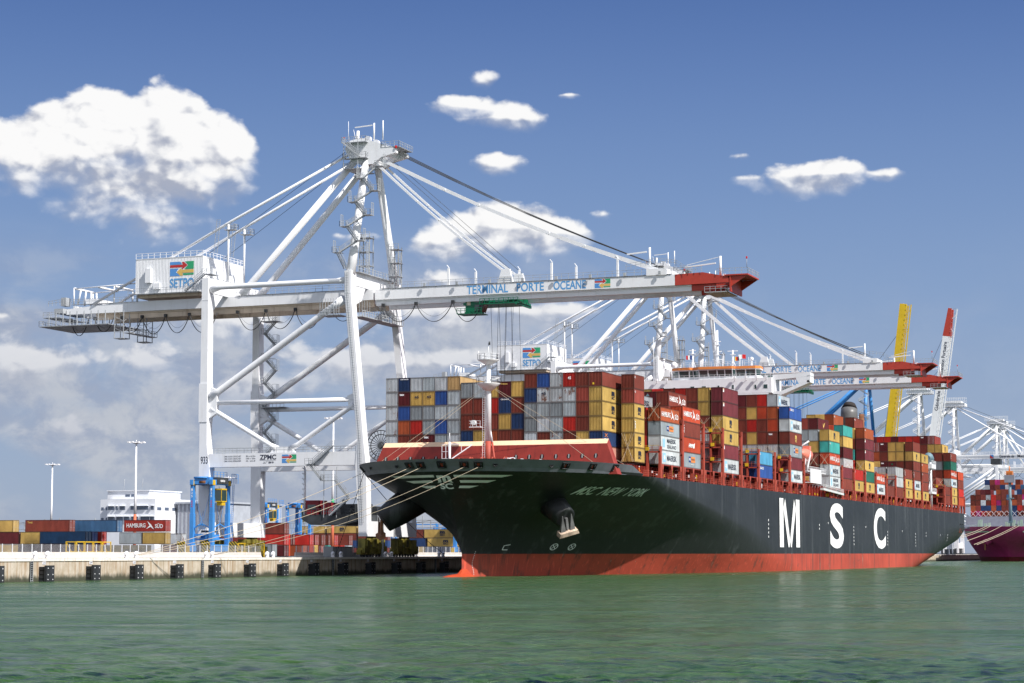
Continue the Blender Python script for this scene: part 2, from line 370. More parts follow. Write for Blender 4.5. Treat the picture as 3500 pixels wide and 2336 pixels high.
def thing(name, label, cat, loc, group=None):
    o = bpy.data.objects.new(name, None); C.objects.link(o); o.location = loc; o.empty_display_size = .5
    return tag(o, label, cat, group)
def tag(o, label=None, cat=None, group=None, kind=None):
    if label: o['label'] = label
    if cat: o['category'] = cat
    if group: o['group'] = group
    if kind: o['kind'] = kind
    return o
def struct(o): o['kind'] = 'structure'; return o

_txt = {}
def text_polys(s, bold=0.0, shear=0.0):
    """flat text as (verts 2D scaled to unit height box, faces, width/height)"""
    key = (s, bold, shear)
    if key in _txt: return _txt[key]
    cu = bpy.data.curves.new('t', 'FONT'); cu.body = s; cu.resolution_u = 5; cu.offset = bold; cu.shear = shear
    o = bpy.data.objects.new('t', cu); C.objects.link(o)
    bpy.context.view_layer.update()
    me = o.evaluated_get(bpy.context.evaluated_depsgraph_get()).to_mesh()
    vs = [(v.co.x, v.co.y) for v in me.vertices]; fs = [tuple(p.vertices) for p in me.polygons]
    o.to_mesh_clear(); bpy.data.objects.remove(o); bpy.data.curves.remove(cu)
    x0 = min(v[0] for v in vs); x1 = max(v[0] for v in vs); y0 = min(v[1] for v in vs); y1 = max(v[1] for v in vs)
    _txt[key] = ([((x-x0)/(x1-x0), (y-y0)/(y1-y0)) for x, y in vs], fs)
    return _txt[key]
def put_text(mb, s, fn, mi=0, bold=0.0, shear=0.0, box=(0, 1, 0, 1)):
    """fn maps (u,v) in 0..1 to a 3D point; text fills the box"""
    vs, fs = text_polys(s, bold, shear); n = len(mb.v)
    mb.v += [tuple(fn(box[0]+(box[1]-box[0])*a, box[2]+(box[3]-box[2])*b)) for a, b in vs]
    for f in fs: mb.f.append(tuple(n+i for i in f)); mb.mi.append(mi); mb.sm.append(False)
def put_poly(mb, pts, fn, mi=0):
    n = len(mb.v); mb.v += [tuple(fn(a, b)) for a, b in pts]; mb.f.append(tuple(range(n, n+len(pts)))); mb.mi.append(mi); mb.sm.append(False)
def arrows_logo(mb, fn, off=0):
    """two opposed arrows on four colour fields; materials off+0 blue,1 red,2 green,3 yellow,4 white"""
    P_ = lambda pts, mi: put_poly(mb, pts, fn, off+mi)
    P_([(0,.80),(.50,.80),(.43,1),(0,1)], 0)
    P_([(.62,1),(1,1),(1,.46),(.60,.46),(.76,.74)], 2)
    P_([(0,.52),(.36,.52),(.25,.26),(.42,0),(0,0)], 0)
    P_([(.55,.16),(1,.16),(1,.04),(.56,.04)], 2)
    P_([(0,.60),(0,.77),(.53,.77),(.50,.97),(.58,.97),(.73,.72),(.53,.48),(.48,.48),(.53,.60)], 1)
    P_([(1,.42),(1,.20),(.52,.20),(.54,0),(.44,0),(.28,.26),(.42,.50),(.50,.50),(.47,.42)], 3)
LOGO = ['logo_blue', 'logo_red', 'logo_green', 'logo_yellow', 'pale_blue_letter']
# ------------------------------------------------------------------ water
def water():
    m = bpy.data.materials.new('harbour_water'); m.use_nodes = True; t = NT(m.node_tree); b = t.n['Principled BSDF']
    g = t.node('ShaderNodeNewGeometry'); pos = g.outputs['Position']
    e = t.noise(t.scale(pos, (.30, .45, 1)), 1.0, 6, .7)
    k = t.mix(t.ramp(e, .40, .62), (0.032, 0.092, 0.020, 1), (0.052, 0.115, 0.042, 1))
    t.l.new(k, b.inputs['Base Color']); b.inputs['Roughness'].default_value = .20; b.inputs['IOR'].default_value = 1.333
    b.inputs['Specular IOR Level'].default_value = .42
    rot = t.node('ShaderNodeMapping'); t.l.new(pos, rot.inputs[0]); rot.inputs['Rotation'].default_value = (0, 0, R(69)); rot.inputs['Scale'].default_value = (1, 1, 1)
    a0 = t.noise(t.scale(rot.outputs[0], (.16, .50, 1)), 1.0, 3, .55, .3)
    a1 = t.noise(t.scale(rot.outputs[0], (.75, 2.1, 1)), 1.0, 4, .6, .5)
    a2 = t.noise(t.scale(rot.outputs[0], (2.8, 6.5, 1)), 1.0, 4, .62, .4)
    a3 = t.noise(t.scale(rot.outputs[0], (9, 18, 1)), 1.0, 2, .6)
    hh = t.m('ADD', t.m('ADD', t.m('MULTIPLY', a1, 1.0), t.m('MULTIPLY', a2, .36)), t.m('ADD', t.m('MULTIPLY', a3, .09), t.m('MULTIPLY', a0, 2.6)))
    a00 = t.noise(t.scale(rot.outputs[0], (.06, .13, 1)), 1.0, 3, .6, .5)
    hh = t.m('ADD', hh, t.m('MULTIPLY', a00, 8.0))
    # cat's paws: ruffled and slick patches
    pw = t.noise(t.scale(rot.outputs[0], (.035, .11, 1)), 1.0, 5, .6, .6)
    t.l.new(t.ramp(pw, .35, .65, .16, .30), b.inputs['Roughness'])
    bn = t.node('ShaderNodeBump'); bn.inputs['Strength'].default_value = 1.0; bn.inputs['Distance'].default_value = 1.0
    t.l.new(hh, bn.inputs['Height']); t.l.new(bn.outputs[0], b.inputs['Normal'])
    MAT['harbour_water'] = m
    # fine fan of waves in front of the quay, wide flat skirt beyond
    rs = [26.0]
    while rs[-1] < 9000:
        r = rs[-1]; rs.append(r + min(max(.13, r*r*.36/8245), r*.12))
    rs = np.array(rs); nr = len(rs)
    th = np.concatenate([np.linspace(-math.pi, -R(33), 24)[:-1], np.linspace(-R(33), R(33), 760), np.linspace(R(33), math.pi, 24)[1:]])
    nt = len(th); c0 = math.atan2(FWD[1], FWD[0])
    A = c0 - th[None, :]; X = rs[:, None]*np.cos(A); Y = rs[:, None]*np.sin(A)
    dr = np.gradient(rs)[:, None]; Z = np.zeros_like(X); rg = np.random.RandomState(3)
    for i in range(64):
        lam = .42*(1.047**i)*(1+.2*rg.rand()); ang = R(248) + rg.randn()*.75
        k = 2*math.pi/lam; ph = rg.rand()*6.28
        amp = .019*lam/(1+ (lam/1.15)**1.8)
        fade = np.clip((lam/dr-2.2)/3, 0, 1)
        Z += amp*fade*np.sin(k*(X*math.cos(ang)+Y*math.sin(ang))+ph)
    # gusty patches
    gust = .75+.35*np.sin(X*.021+1.3)*np.sin(Y*.017+X*.006)
    Z *= gust
    V = np.stack([X, Y, Z], -1).reshape(-1, 3)
    idx = np.arange(nr*nt).reshape(nr, nt)
    q = np.stack([idx[:-1, :-1], idx[:-1, 1:], idx[1:, 1:], idx[1:, :-1]], -1).reshape(-1, 4)
    me = bpy.data.meshes.new('water'); me.vertices.add(len(V)); me.vertices.foreach_set('co', V.ravel())
    me.loops.add(q.size); me.loops.foreach_set('vertex_index', q.ravel()[::1].astype(np.int32))
    me.polygons.add(len(q)); me.polygons.foreach_set('loop_start', np.arange(0, q.size, 4, dtype=np.int32))
    me.update(calc_edges=True); me.validate()
    me.polygons.foreach_set('use_smooth', [True]*len(me.polygons)); me.materials.append(m)
    if me.polygons[0].normal.z < 0: me.flip_normals()
    o = bpy.data.objects.new('water', me); C.objects.link(o); struct(o)
water()

# ------------------------------------------------------------------ quay
Q = 167.5; ZQ = 3.25
def quay_mat():
    m = bpy.data.materials.new('quay_concrete'); m.use_nodes = True; t = NT(m.node_tree); b = t.n['Principled BSDF']
    g = t.node('ShaderNodeNewGeometry'); pos = g.outputs['Position']; s = t.node('ShaderNodeSeparateXYZ'); t.l.new(pos, s.inputs[0])
    z = s.outputs[2]
    f = t.noise(t.scale(pos, (.5, .5, .5)), 1.0, 6, .65)
    k = t.mix(t.ramp(f, .3, .7), (0.40, 0.335, 0.25, 1), (0.56, 0.50, 0.42, 1))
    st = t.noise(t.scale(pos, (1.6, 1.6, .10)), 1.0, 6, .7)
    k = t.mix(t.m('MULTIPLY', t.ramp(st, .46, .64), .8), k, (0.30, 0.19, 0.10, 1))
    st2 = t.noise(t.scale(pos, (2.4, 2.4, .2)), 1.0, 4, .6)
    k = t.mix(t.m('MULTIPLY', t.m('MULTIPLY', t.ramp(st2, .60, .70), t.ramp(z, 1.2, 3.2)), .6), k, (0.36, 0.11, 0.03, 1))
    wl = t.m('ADD', z, t.m('MULTIPLY', t.m('SUBTRACT', t.noise(t.scale(pos, (1.0, 1.0, .5)), 1.0, 5, .7), .5), 1.6))
    k = t.mix(t.m('MULTIPLY', t.ramp(wl, .35, 1.25, 1, 0), .95), k, (0.035, 0.040, 0.022, 1))
    jn = t.m('LESS_THAN', t.m('ABSOLUTE', t.m('SUBTRACT', t.m('FRACT', t.m('DIVIDE', s.outputs[0], 6.07)), .5)), .006)
    k = t.mix(t.m('MULTIPLY', jn, .5), k, (0.10, 0.08, 0.06, 1))
    t.l.new(k, b.inputs['Base Color']); b.inputs['Roughness'].default_value = .9
    bn = t.node('ShaderNodeBump'); bn.inputs['Strength'].default_value = .5; bn.inputs['Distance'].default_value = .1
    t.l.new(f, bn.inputs['Height']); t.l.new(bn.outputs[0], b.inputs['Normal']); MAT['quay_concrete'] = m
quay_mat()
paint('coping', (0.78, 0.73, 0.65), .85, .08, '9a5a2c', .35, (1.2, 1.2, .6))
b = MB(); b.face([(60, Q, ZQ), (5000, Q, ZQ), (5000, 3200, ZQ), (60, 3200, ZQ)]); struct(b.build('ground', 'asphalt'))
b = MB(); b.box(60, 3000, Q, Q+2.2, -4, ZQ-.35)
wall = b.build('quay_wall', 'quay_concrete'); tag(wall, 'long stained concrete quay wall along the water behind the black ship', 'quay wall')
b = MB()
x = 60.
while x < 3000:
    if abs(x-246.1) > .5: b.box(x, x+12.05, Q-.12, Q+1.1, ZQ-.36, ZQ+.02+.004)
    x += 12.15
b.build('coping', 'coping', wall)
# ladders set in slots
for lx in (246.1, 294.5, 342.9, 391.3):
    b = MB(); b.box(lx-.45, lx+.45, Q-.02, Q+.25, -.4, ZQ-.4, 1)
    for sg in (-.28, .28): b.beam((lx+sg, Q-.12, -.6), (lx+sg, Q-.12, ZQ), .06, .06)
    z = -.4
    while z < ZQ: b.beam((lx-.28, Q-.12, z), (lx+.28, Q-.12, z), .05, .05); z += .3
    o = b.build('ladder', ['galvanised', 'dark_void'], wall)
# fenders: rubber legs behind a flat facing panel
fend = None
ORD = ['first', 'second', 'third', 'fourth', 'fifth', 'sixth', 'seventh', 'eighth', 'ninth', 'tenth', 'eleventh', 'twelfth', 'thirteenth', 'fourteenth', 'fifteenth', 'sixteenth', 'seventeenth', 'eighteenth', 'nineteenth', 'twentieth']
for i in range(14):
    fx = 248.9-12.12+i*12.12
    if fend is None:
        fend = thing('dock_fender', 'x', 'fender', (fx, Q, 1.2), 'black rubber fenders along the quay wall')
        b = MB(); b.box(fx-1.0, fx+1.0, Q-1.35, Q-1.1, -.5, 2.3)
        b.box(fx-1.05, fx+1.05, Q-1.12, Q-1.02, -.45, 2.25)
        b.build('facing_panel', 'rubber', fend)
        b = MB()
        for z in (.05, .65, 1.25, 1.85):
            b.box(fx-.92, fx+.92, Q-1.05, Q-.02, z-.2, z+.26)
        b.box(fx-.7, fx+.7, Q-1.04, Q-.03, -.4, 2.1)
        b.build('rubber_legs', 'rubber', fend)
        b = MB()
        for z in (.3, 1.0, 1.9):
            for dx in (-.6, .6): b.box(fx+dx-.07, fx+dx+.07, Q-1.38, Q-1.3, z-.07, z+.07)
        b.build('bolt_heads', 'white_metal', fend); r = fend
    else:
        r = fend.copy(); C.objects.link(r); r.location = (fx, Q, 1.2)
        for ch in list(fend.children): c = ch.copy(); C.objects.link(c); c.parent = r
    r['label'] = ('black rubber dock fender cut by the left edge of the photo' if i == 0 else
                  f'black rubber dock fender on the quay wall, {ORD[i-1]} whole one from the left')
    if i == 0: continue
    b = MB(); b.box(fx-.1, fx+.75, Q-.06, Q-.01, 2.42, 2.85)
    p = b.build('number_plate', 'white_metal'); 
    b = MB(); put_text(b, str(2097+i), lambda u, v: (fx-.02+u*.69, Q-.075, 2.5+v*.25)); 
    tag(p, f'small white number plate above the {ORD[i]} dock fender from the left', 'sign', 'number plates above the fenders')
    if 0 < i < 8: b.build('number', 'dark_letter', p)
# bollards: pale hooked heads
def bollard():
    b = MB(); b.path([(0,0,0), (0,0,.28), (0,0,.62)], [.42,.30,.30], 12)
    b.path([(.30,0,.70), (0,0,.78), (-.45,-.1,.72), (-.85,-.15,.66)], [.28,.34,.26,.17], 10)
    return b
bp = None
for i, bx in enumerate([248.5, 251.6, 272.9, 275.7, 297.5, 299.5, 318.9, 321.1, 345.0, 348.4, 368.5, 371.4, 395.5, 397.8]):
    if bp is None: bp = bollard().build('bollard', 'white_metal', None, (0, 0, 0)); o = bp
    else: o = bp.copy(); C.objects.link(o)
    o.location = (bx, Q+1.0, ZQ)
    tag(o, f'white hooked bollard on the quay edge, {ORD[i]} from the left', 'bollard', 'white bollards along the quay edge')
# white concrete barrier with the mesh fence on top
YF = 180.0
for (xa, xb, nm) in ((236, 338, 'left'), (352, 640, 'right')):
    b = MB(); x = xa
    while x < xb:
        e = min(x+6.0, xb)
        b.prism([(YF-.32, ZQ), (YF-.32, ZQ+.12), (YF-.16, ZQ+.35), (YF-.10, ZQ+.95), (YF+.10, ZQ+.95), (YF+.16, ZQ+.35), (YF+.32, ZQ+.12), (YF+.32, ZQ)], 'x', x+.03, e)
        x += 6.0
    o = b.build('concrete_barrier', 'barrier')
    tag(o, 'long white concrete barrier under the mesh fence left of the crane' if nm == 'left' else 'white concrete barrier on the quay seen under the black bow', 'barrier')
    b = MB(); x = xa+.5
    fz = ZQ+.95
    root = thing('mesh_fence', 'white post and wire mesh fence on the barrier left of the crane' if nm == 'left' else 'white post and wire fence seen through the gap under the bow', 'fence', (xa, YF, fz))
    while x < min(xb-.2, 482): b.box(x-.045, x+.045, YF-.06, YF+.06, fz-.25, fz+1.22); b.cut(); x += 2.55
    b.split('fence_post', 'white_metal', root)
    b = MB()
    for k in range(12): b.beam((xa, YF, fz+.06+k*.1), (xb, YF, fz+.06+k*.1), .022, .016)
    x = xa+.5
    while x < min(xb, 420): b.beam((x, YF, fz+.05), (x, YF, fz+1.18), .014, .014); x += .17
    b.build('wire_mesh', 'galvanised', root)
# grey cabinets on the apron by the crane
for i, (xa, xb) in enumerate(((350.9, 354.0), (354.2, 355.9), (356.1, 358.9), (359.1, 360.9))):
    b = MB(); b.box(xa, xb-.05, 171.4+.2*i, 173.4, ZQ+.12, ZQ+2.0); b.box(xa+.05, xb-.1, 171.5+.2*i, 173.3, ZQ, ZQ+.12, 0); b.box(xa-.03, xb-.02, 171.35+.2*i, 173.45, ZQ+2.0, ZQ+2.06)
    b.box((xa+xb)/2-.01, (xa+xb)/2+.02, 171.38+.2*i, 171.42+.2*i, ZQ+.15, ZQ+1.95, 1)
    o = b.build('electrical_cabinet', ['grey_box', 'dark_void']); tag(o, f'grey metal cabinet on the quay edge, {ORD[i]} of the four from the left', 'cabinet', 'grey cabinets by the crane leg')
# crane rails
for y, nm in ((171.0, 'water side'), (206.0, 'land side')):
    b = MB(); b.box(60, 1500, y-.05, y+.05, ZQ+.001, ZQ+.06); o = b.build('crane_rail', 'galvanised')
    o['kind'] = 'structure'
# ------------------------------------------------------------------ the container ship
YC = 134.2; HB = 25.9
def lerp(t, x):
    for (a, u), (b_, v) in zip(t, t[1:]):
        if x <= b_:
            k = max(0, (x-a)/(b_-a)); return u+(v-u)*k
    return t[-1][1]
XS = [(-4,325),(3.9,325),(7,323.6),(10,322),(12.6,320.3),(16,317.6),(18,315.6),(19.8,314)]
LLN = [(-4,170),(0,150),(3.9,126),(8,108),(12,80),(15,56),(17.7,38),(19.8,34)]
QX = [(-4,.95),(0,1.0),(3.9,1.0),(8,1.12),(12,1.45),(15,1.75),(17.7,2.05),(19.8,2.1)]
XE = [(-4,640),(0,665),(2.4,683),(5,700),(8.7,719.5),(10,720.5),(19.8,720.5)]
def half(X, z):
    t = (X-lerp(XS, z))/lerp(LLN, z)
    if t <= 0: return 0.
    q = lerp(QX, z)
    v = HB if t >= 1 else HB*(1-(1-t)**2)**(1/q)
    xe = lerp(XE, z)
    if X > xe-60 and z < 12: v -= HB*.42*((X-xe+60)/60)**2.2*max(0, (12-z)/16)
    return v
def port(X, z, d=0.03):
    """point on the port side of the hull, d metres proud of it"""
    e = .25; y = YC-half(X, z)
    gx = (YC-half(X+e, z))-(YC-half(X-e, z)); gz = (YC-half(X, z+e))-(YC-half(X, z-e))
    n = Vector((gx/(2*e), -1, gz/(2*e)))
    n.normalize()
    return Vector((X, y, z)) + n*d
def front(Y, z, d=0.03):
    """point on the rounded bow for a given Y"""
    b_ = abs(Y-YC); q = lerp(QX, z); L = lerp(LLN, z)
    def X_(bb, zz): return lerp(XS, zz)+lerp(LLN, zz)*(1-math.sqrt(max(0, 1-min(1, bb/HB)**lerp(QX, zz))))
    e = .2; gy = (X_(abs(Y+e-YC), z)-X_(abs(Y-e-YC), z))/(2*e); gz = (X_(b_, z+e)-X_(b_, z-e))/(2*e)
    n = Vector((-1, gy, gz)); n.normalize()
    return Vector((X_(b_, z), Y, z)) + n*d
ship = thing('container_ship', 'huge black container ship with white letters and orange-red boot top moored at the quay', 'container ship', (520, YC, 0))
def hull_mesh(zs, xcut=None, name='hull', mats=('hull_black', 'hull_boot'), zsplit=3.9, inset=0.0, transom=True):
    b = MB(); ns = 46
    rows = []
    for z in zs:
        xs = lerp(XS, z); L = lerp(LLN, z); xe = xcut if xcut else lerp(XE, z)
        px = [xs+L*(k/ns)**1.8 for k in range(ns+1) if xs+L*(k/ns)**1.8 < xe-.5]
        while len(px) < ns+1: px.append(xe-.01*(ns+1-len(px)))
        tail = [px[-1]+(xe-px[-1])*(k/24) for k in range(1, 25)]
        rows.append([(x, max(0.0, half(x, z)-(inset if x > xs else 0)), z) for x in px+tail])
    nr = len(rows[0])
    for side in (-1, 1):
        base = len(b.v)
        for r in rows:
            for (x, h_, z) in r: b.v.append((x, YC+side*h_, z))
        for i in range(len(rows)-1):
            for k in range(nr-1):
                a = base+i*nr+k; q = (a, a+1, a+nr+1, a+nr)
                b.f.append(q if side < 0 else q[::-1]); b.mi.append(1 if zs[i+1] <= zsplit+.01 else 0); b.sm.append(True)
    if transom:
        for i in range(len(rows)-1):
            A, B_ = rows[i][-1], rows[i+1][-1]
            b.face([(A[0], YC-A[1], A[2]), (A[0], YC+A[1], A[2]), (B_[0], YC+B_[1], B_[2]), (B_[0], YC-B_[1], B_[2])], 1 if zs[i+1] <= zsplit+.01 else 0)
    return b, rows
zs = [-3.5, -1, 0, .9, 1.8, 2.8, 3.9, 5, 6.2, 7.5, 8.7, 10, 11.2, 12.4, 13.6, 14.8, 16, 17, 17.7]
hb, rows = hull_mesh(zs)
hull = hb.build('hull', ['hull_black', 'hull_boot'], ship, fix=False)
# weather deck
b = MB(); r = rows[-1]; top = [(x, YC-h_, 17.68) for x, h_, z in r] + [(x, YC+h_, 17.68) for x, h_, z in r[::-1]]
for k in range(len(r)-1):
    (x0, h0, _), (x1, h1, _) = r[k], r[k+1]
    b.face([(x0, YC-h0+.02, 17.66), (x1, YC-h1+.02, 17.66), (x1, YC+h1-.02, 17.66), (x0, YC+h0-.02, 17.66)])
b.build('deck', 'ship_red', ship)
# black sheer strake up to the bulwark, then the blue-grey bulwark itself
zb = [17.7, 18.15]; bb, _ = hull_mesh(zb, 347.5, transom=False)
bb.build('sheer_strake', ['hull_black', 'hull_boot'], ship, fix=False)
b = MB(); n = 60; ring = []
def bw_top(X): return 19.75 - .012*max(0, X-314) if X < 342 else max(18.1, 19.4-(X-342)*.28)
for side in (-1, 1):
    base = len(b.v); ln = []
    for k in range(n+1):
        u = (k/n)**1.8
        row = []
        for z in (18.15, 18.9, 19.75):
            X0 = lerp(XS, z); X = X0+(347.4-X0)*u; zz = min(z, bw_top(X)) if z > 18.2 else z
            if z == 18.9: zz = (18.15+bw_top(X))/2
            row.append((X, YC+side*half(X, zz), zz))
        X, y, zz = row[-1]; row += [(X+.25*(1-u), y-side*.22*min(1, u*9), zz), (row[0][0]+.25*(1-u), row[0][1]-side*.22*min(1, u*9), 17.7)]
        ln.append(row)
    for row in ln: b.v += row
    m_ = len(ln[0])
    for k in range(n):
        for j in range(m_-1):
            a = base+k*m_+j; q = (a, a+m_, a+m_+1, a+1); b.f.append(q if side < 0 else q[::-1]); b.mi.append(0); b.sm.append(True)
bw = b.build('bulwark', 'bulwark_grey', ship, fix=False)
bw.data.set_sharp_from_angle(angle=R(35)); hull.data.set_sharp_from_angle(angle=R(40))
# bulbous bow just awash
b = MB(); pts = []; rs = []
for k in range(15):
    u = k/14; pts.append((313.8+u*20, YC, -1.15+.10*u)); rs.append(1.62*math.sqrt(max(.0, 1-(1-min(1, u*1.8))**2))+.02)
b.path(pts, rs, 20)
b.hexa([(323.2, YC-.5, 0), (333, YC-1.6, -.2), (333, YC+1.6, -.2), (323.2, YC+.5, 0)], [(325.0, YC-.1, 1.25), (326.4, YC-.5, 1.25), (326.4, YC+.5, 1.25), (325.0, YC+.1, 1.25)])
b.build('bulbous_bow', 'bright_red', ship)

# big side letters
b = MB()
fl = lambda x0, x1, z0, z1: (lambda u, v: port(x0+(x1-x0)*u, z0+(z1-z0)*v, .10))
M_ = [(0,0),(.19,0),(.19,.80),(.42,0),(.58,0),(.81,.80),(.81,0),(1,0),(1,1),(.72,1),(.50,.26),(.28,1),(0,1)]
parts_M = [[(0,0),(.19,0),(.19,1),(0,1)], [(.81,0),(1,0),(1,1),(.81,1)], [(.19,.80),(.42,0),(.58,0),(.50,.26),(.28,1),(.19,1)], [(.81,.80),(.81,1),(.72,1),(.50,.26),(.58,0)]]
fm = fl(448.3, 468.0, 5.35, 16.35)
def strip2(b, p, q, r_, s_, fn, n=8):
    for k in range(n):
        g = lambda A, B_, t_: (A[0]+(B_[0]-A[0])*t_, A[1]+(B_[1]-A[1])*t_)
        put_poly(b, [g(p, s_, k/n), g(q, r_, k/n), g(q, r_, (k+1)/n), g(p, s_, (k+1)/n)], fn)
strip2(b, (0,0), (.19,0), (.19,1), (0,1), fm); strip2(b, (.81,0), (1,0), (1,1), (.81,1), fm)
strip2(b, (.42,0), (.535,0), (.28,1), (.19,.80), fm); strip2(b, (.465,0), (.58,0), (.81,.80), (.72,1), fm)
b.build('letter_m', 'white_letter', ship, fix=False)
b = MB(); put_text(b, 'S', fl(501.0, 517.3, 5.2, 16.5), bold=.03); b.build('letter_s', 'white_letter', ship, fix=False)
b = MB(); put_text(b, 'C', fl(557.0, 574.0, 5.2, 16.5), bold=.03); b.build('letter_c', 'white_letter', ship, fix=False)
# ship's name on the flare
b = MB(); put_text(b, 'MSC  NEW  YORK', lambda u, v: port(335.0+(354.6-335.0)*u, 14.25+1.4*v+.05*u, .10), bold=.018, shear=.3)
b.build('ship_name', 'white_letter', ship, fix=False)
# winged roundel on the stem; Y runs from 145.4 (left) to 123.1 (right)
b = MB()
def fw(y, z): return front(y, z, .05)
def strip(yl, yr, z0, z1, tipl, tipr, n=14):
    for k in range(n):
        a, c = k/n, (k+1)/n
        bot = lambda u: (yl+tipl)+((yr-tipr)-(yl+tipl))*u
        topf = lambda u: yl+(yr-yl)*u
        b.face([fw(bot(a), z0), fw(bot(c), z0), fw(topf(c), z1), fw(topf(a), z1)])
strip(145.6, 135.9, 16.80, 17.2, -1.6, 0); b.cut(); strip(132.3, 123.0, 16.76, 17.16, 0, -1.9); b.cut()
strip(142.6, 136.6, 15.92, 16.34, -1.6, 0); b.cut(); strip(131.6, 125.9, 15.88, 16.30, 0, -1.5); b.cut()
strip(139.9, 136.2, 15.02, 15.44, -1.5, -.3); b.cut(); strip(131.9, 128.9, 15.0, 15.4, .3, -1.5); b.cut()
b.split('emblem_wing', 'white_letter', ship, fix=False)
b = MB(); put_text(b, 'm', lambda u, v: fw(135.45-2.5*u, 16.02+1.1*v), bold=.05); put_text(b, 'SC', lambda u, v: fw(135.35-2.35*u, 14.85+.95*v), bold=.035)
put_poly(b, [(0,0),(1,0),(1,1),(0,1)], lambda u, v: fw(135.6-2.8*u, 15.88+.08*v))
b.build('emblem_lettering', 'white_letter', ship, fix=False)
# thruster marks and draught marks
b = MB()
for X0 in (346.6, 351.5):
    b.cut()
    for k in range(24):
        a, c = 2*math.pi*k/24, 2*math.pi*(k+1)/24
        b.face([port(X0+r_*1.0*math.cos(t_), 5.18+r_*.62*math.sin(t_), .05) for r_, t_ in ((.78, a), (.98, a), (.98, c), (.78, c))])
    for t_ in (R(45), R(135)):
        d_ = (math.cos(t_), math.sin(t_)*.62); e_ = (-d_[1]*.1, d_[0]*.06)
        b.face([port(X0+s1*d_[0]*.8+s2*e_[0], 5.18+s1*d_[1]*.8+s2*e_[1]*1.2, .05) for s1, s2 in ((-1, -1), (1, -1), (1, 1), (-1, 1))])
b.cut(); b.face([port(x_, z_, .05) for x_, z_ in ((334.0, 4.55), (335.2, 4.55), (335.2, 4.7), (334.0, 4.7))]); b.face([port(x_, z_, .05) for x_, z_ in ((334.0, 5.3), (335.3, 5.45), (335.3, 5.6), (334.0, 5.42))]); b.face([port(x_, z_, .05) for x_, z_ in ((333.85, 4.6), (334.05, 4.6), (334.05, 5.4), (333.85, 5.4))])
for (X0, zt, n_) in ((438, 11, 5), (461, 12.5, 1), (489, 10.6, 2), (499, 11.2, 1), (530, 10.6, 6), (577, 9.8, 5), (600, 10.2, 1), (622, 9.6, 5), (641, 10, 2), (668, 9.6, 1), (684, 9.8, 3), (546, 10.8, 1)):
    for k in range(n_): b.cut(); b.face([port(x_, z_, .04) for x_, z_ in ((X0, zt-k*.9), (X0+.45, zt-k*.9), (X0+.45, zt-k*.9+.45), (X0, zt-k*.9+.45))])
for k in range(14): b.cut(); b.face([port(x_, z_, .04) for x_, z_ in ((327.6+.25*math.cos(k*.5), .3+k*.3), (327.75+.25*math.cos(k*.5), .3+k*.3), (327.75+.25*math.cos(k*.5), .42+k*.3), (327.6+.25*math.cos(k*.5), .42+k*.3))])
b.split('hull_mark', 'white_letter', ship, fix=False)
# mooring ports in the bulwark
CH = [('f',139.9),('f',137.6),('f',133.7),('f',129.8),('f',127.5),('f',153.0),('f',151.6)]
def frame_at(c, nrm, wd, ht, mats_off=0, b=None):
    n = Vector(nrm).normalized(); sx = Vector((-n.y, n.x, 0)).normalized(); up = n.cross(sx).normalized()
    if up.z < 0: up = -up
    P_ = lambda a, z, d: c + sx*a + up*z + n*d
    for (a0, a1, z0, z1) in ((-wd/2-.14, -wd/2, -ht/2-.12, ht/2+.14), (wd/2, wd/2+.14, -ht/2-.12, ht/2+.14), (-wd/2, wd/2, ht/2, ht/2+.14), (-wd/2, wd/2, -ht/2-.12, -ht/2)):
        b.hexa([P_(a0,z0,-.3), P_(a1,z0,-.3), P_(a1,z0,.22), P_(a0,z0,.22)], [P_(a0,z1,-.3), P_(a1,z1,-.3), P_(a1,z1,.22), P_(a0,z1,.22)], 0)
    b.face([P_(-wd/2,-ht/2,.03), P_(wd/2,-ht/2,.03), P_(wd/2,ht/2,.03), P_(-wd/2,ht/2,.03)], 1)
    b.face([P_(-.22,-ht/2+.15,.05), P_(.22,-ht/2+.15,.05), P_(.22,ht/2-.25,.05), P_(-.22,ht/2-.25,.05)], 2)
    for a in (-wd*.34, wd*.34): b.tube(P_(a, -ht/2, .14), P_(a, ht/2-.1, .14), .13, 8, mi=0)
    b.tube(P_(-wd/2, -ht/2+.05, .3), P_(wd/2, -ht/2+.05, .3), .1, 8, mi=0)
for k, Yc in enumerate((139.9, 137.6, 133.7, 129.8, 127.5)):
    b = MB(); c = front(Yc, 18.82, 0); c2 = front(Yc, 18.82, 1)-c; frame_at(c, c2, 1.25, 1.05, b=b)
    b.build('mooring_port', ['hull_black', 'dark_void', 'ship_rust_red'], ship)
for Yc in (154.6,):
    b = MB(); c = front(Yc, 18.85, 0); c2 = front(Yc, 18.85, 1)-c; frame_at(c, c2, 1.3, 1.05, b=b); b.build('mooring_port', ['hull_black', 'dark_void', 'ship_rust_red'], ship)
for Xc in (325.6, 330.9, 336.6):
    b = MB(); c = port(Xc, 18.8, 0); c2 = port(Xc, 18.8, 1)-c; frame_at(c, c2, 1.25, 1.05, b=b)
    b.build('mooring_port', ['hull_black', 'dark_void', 'ship_rust_red'], ship)
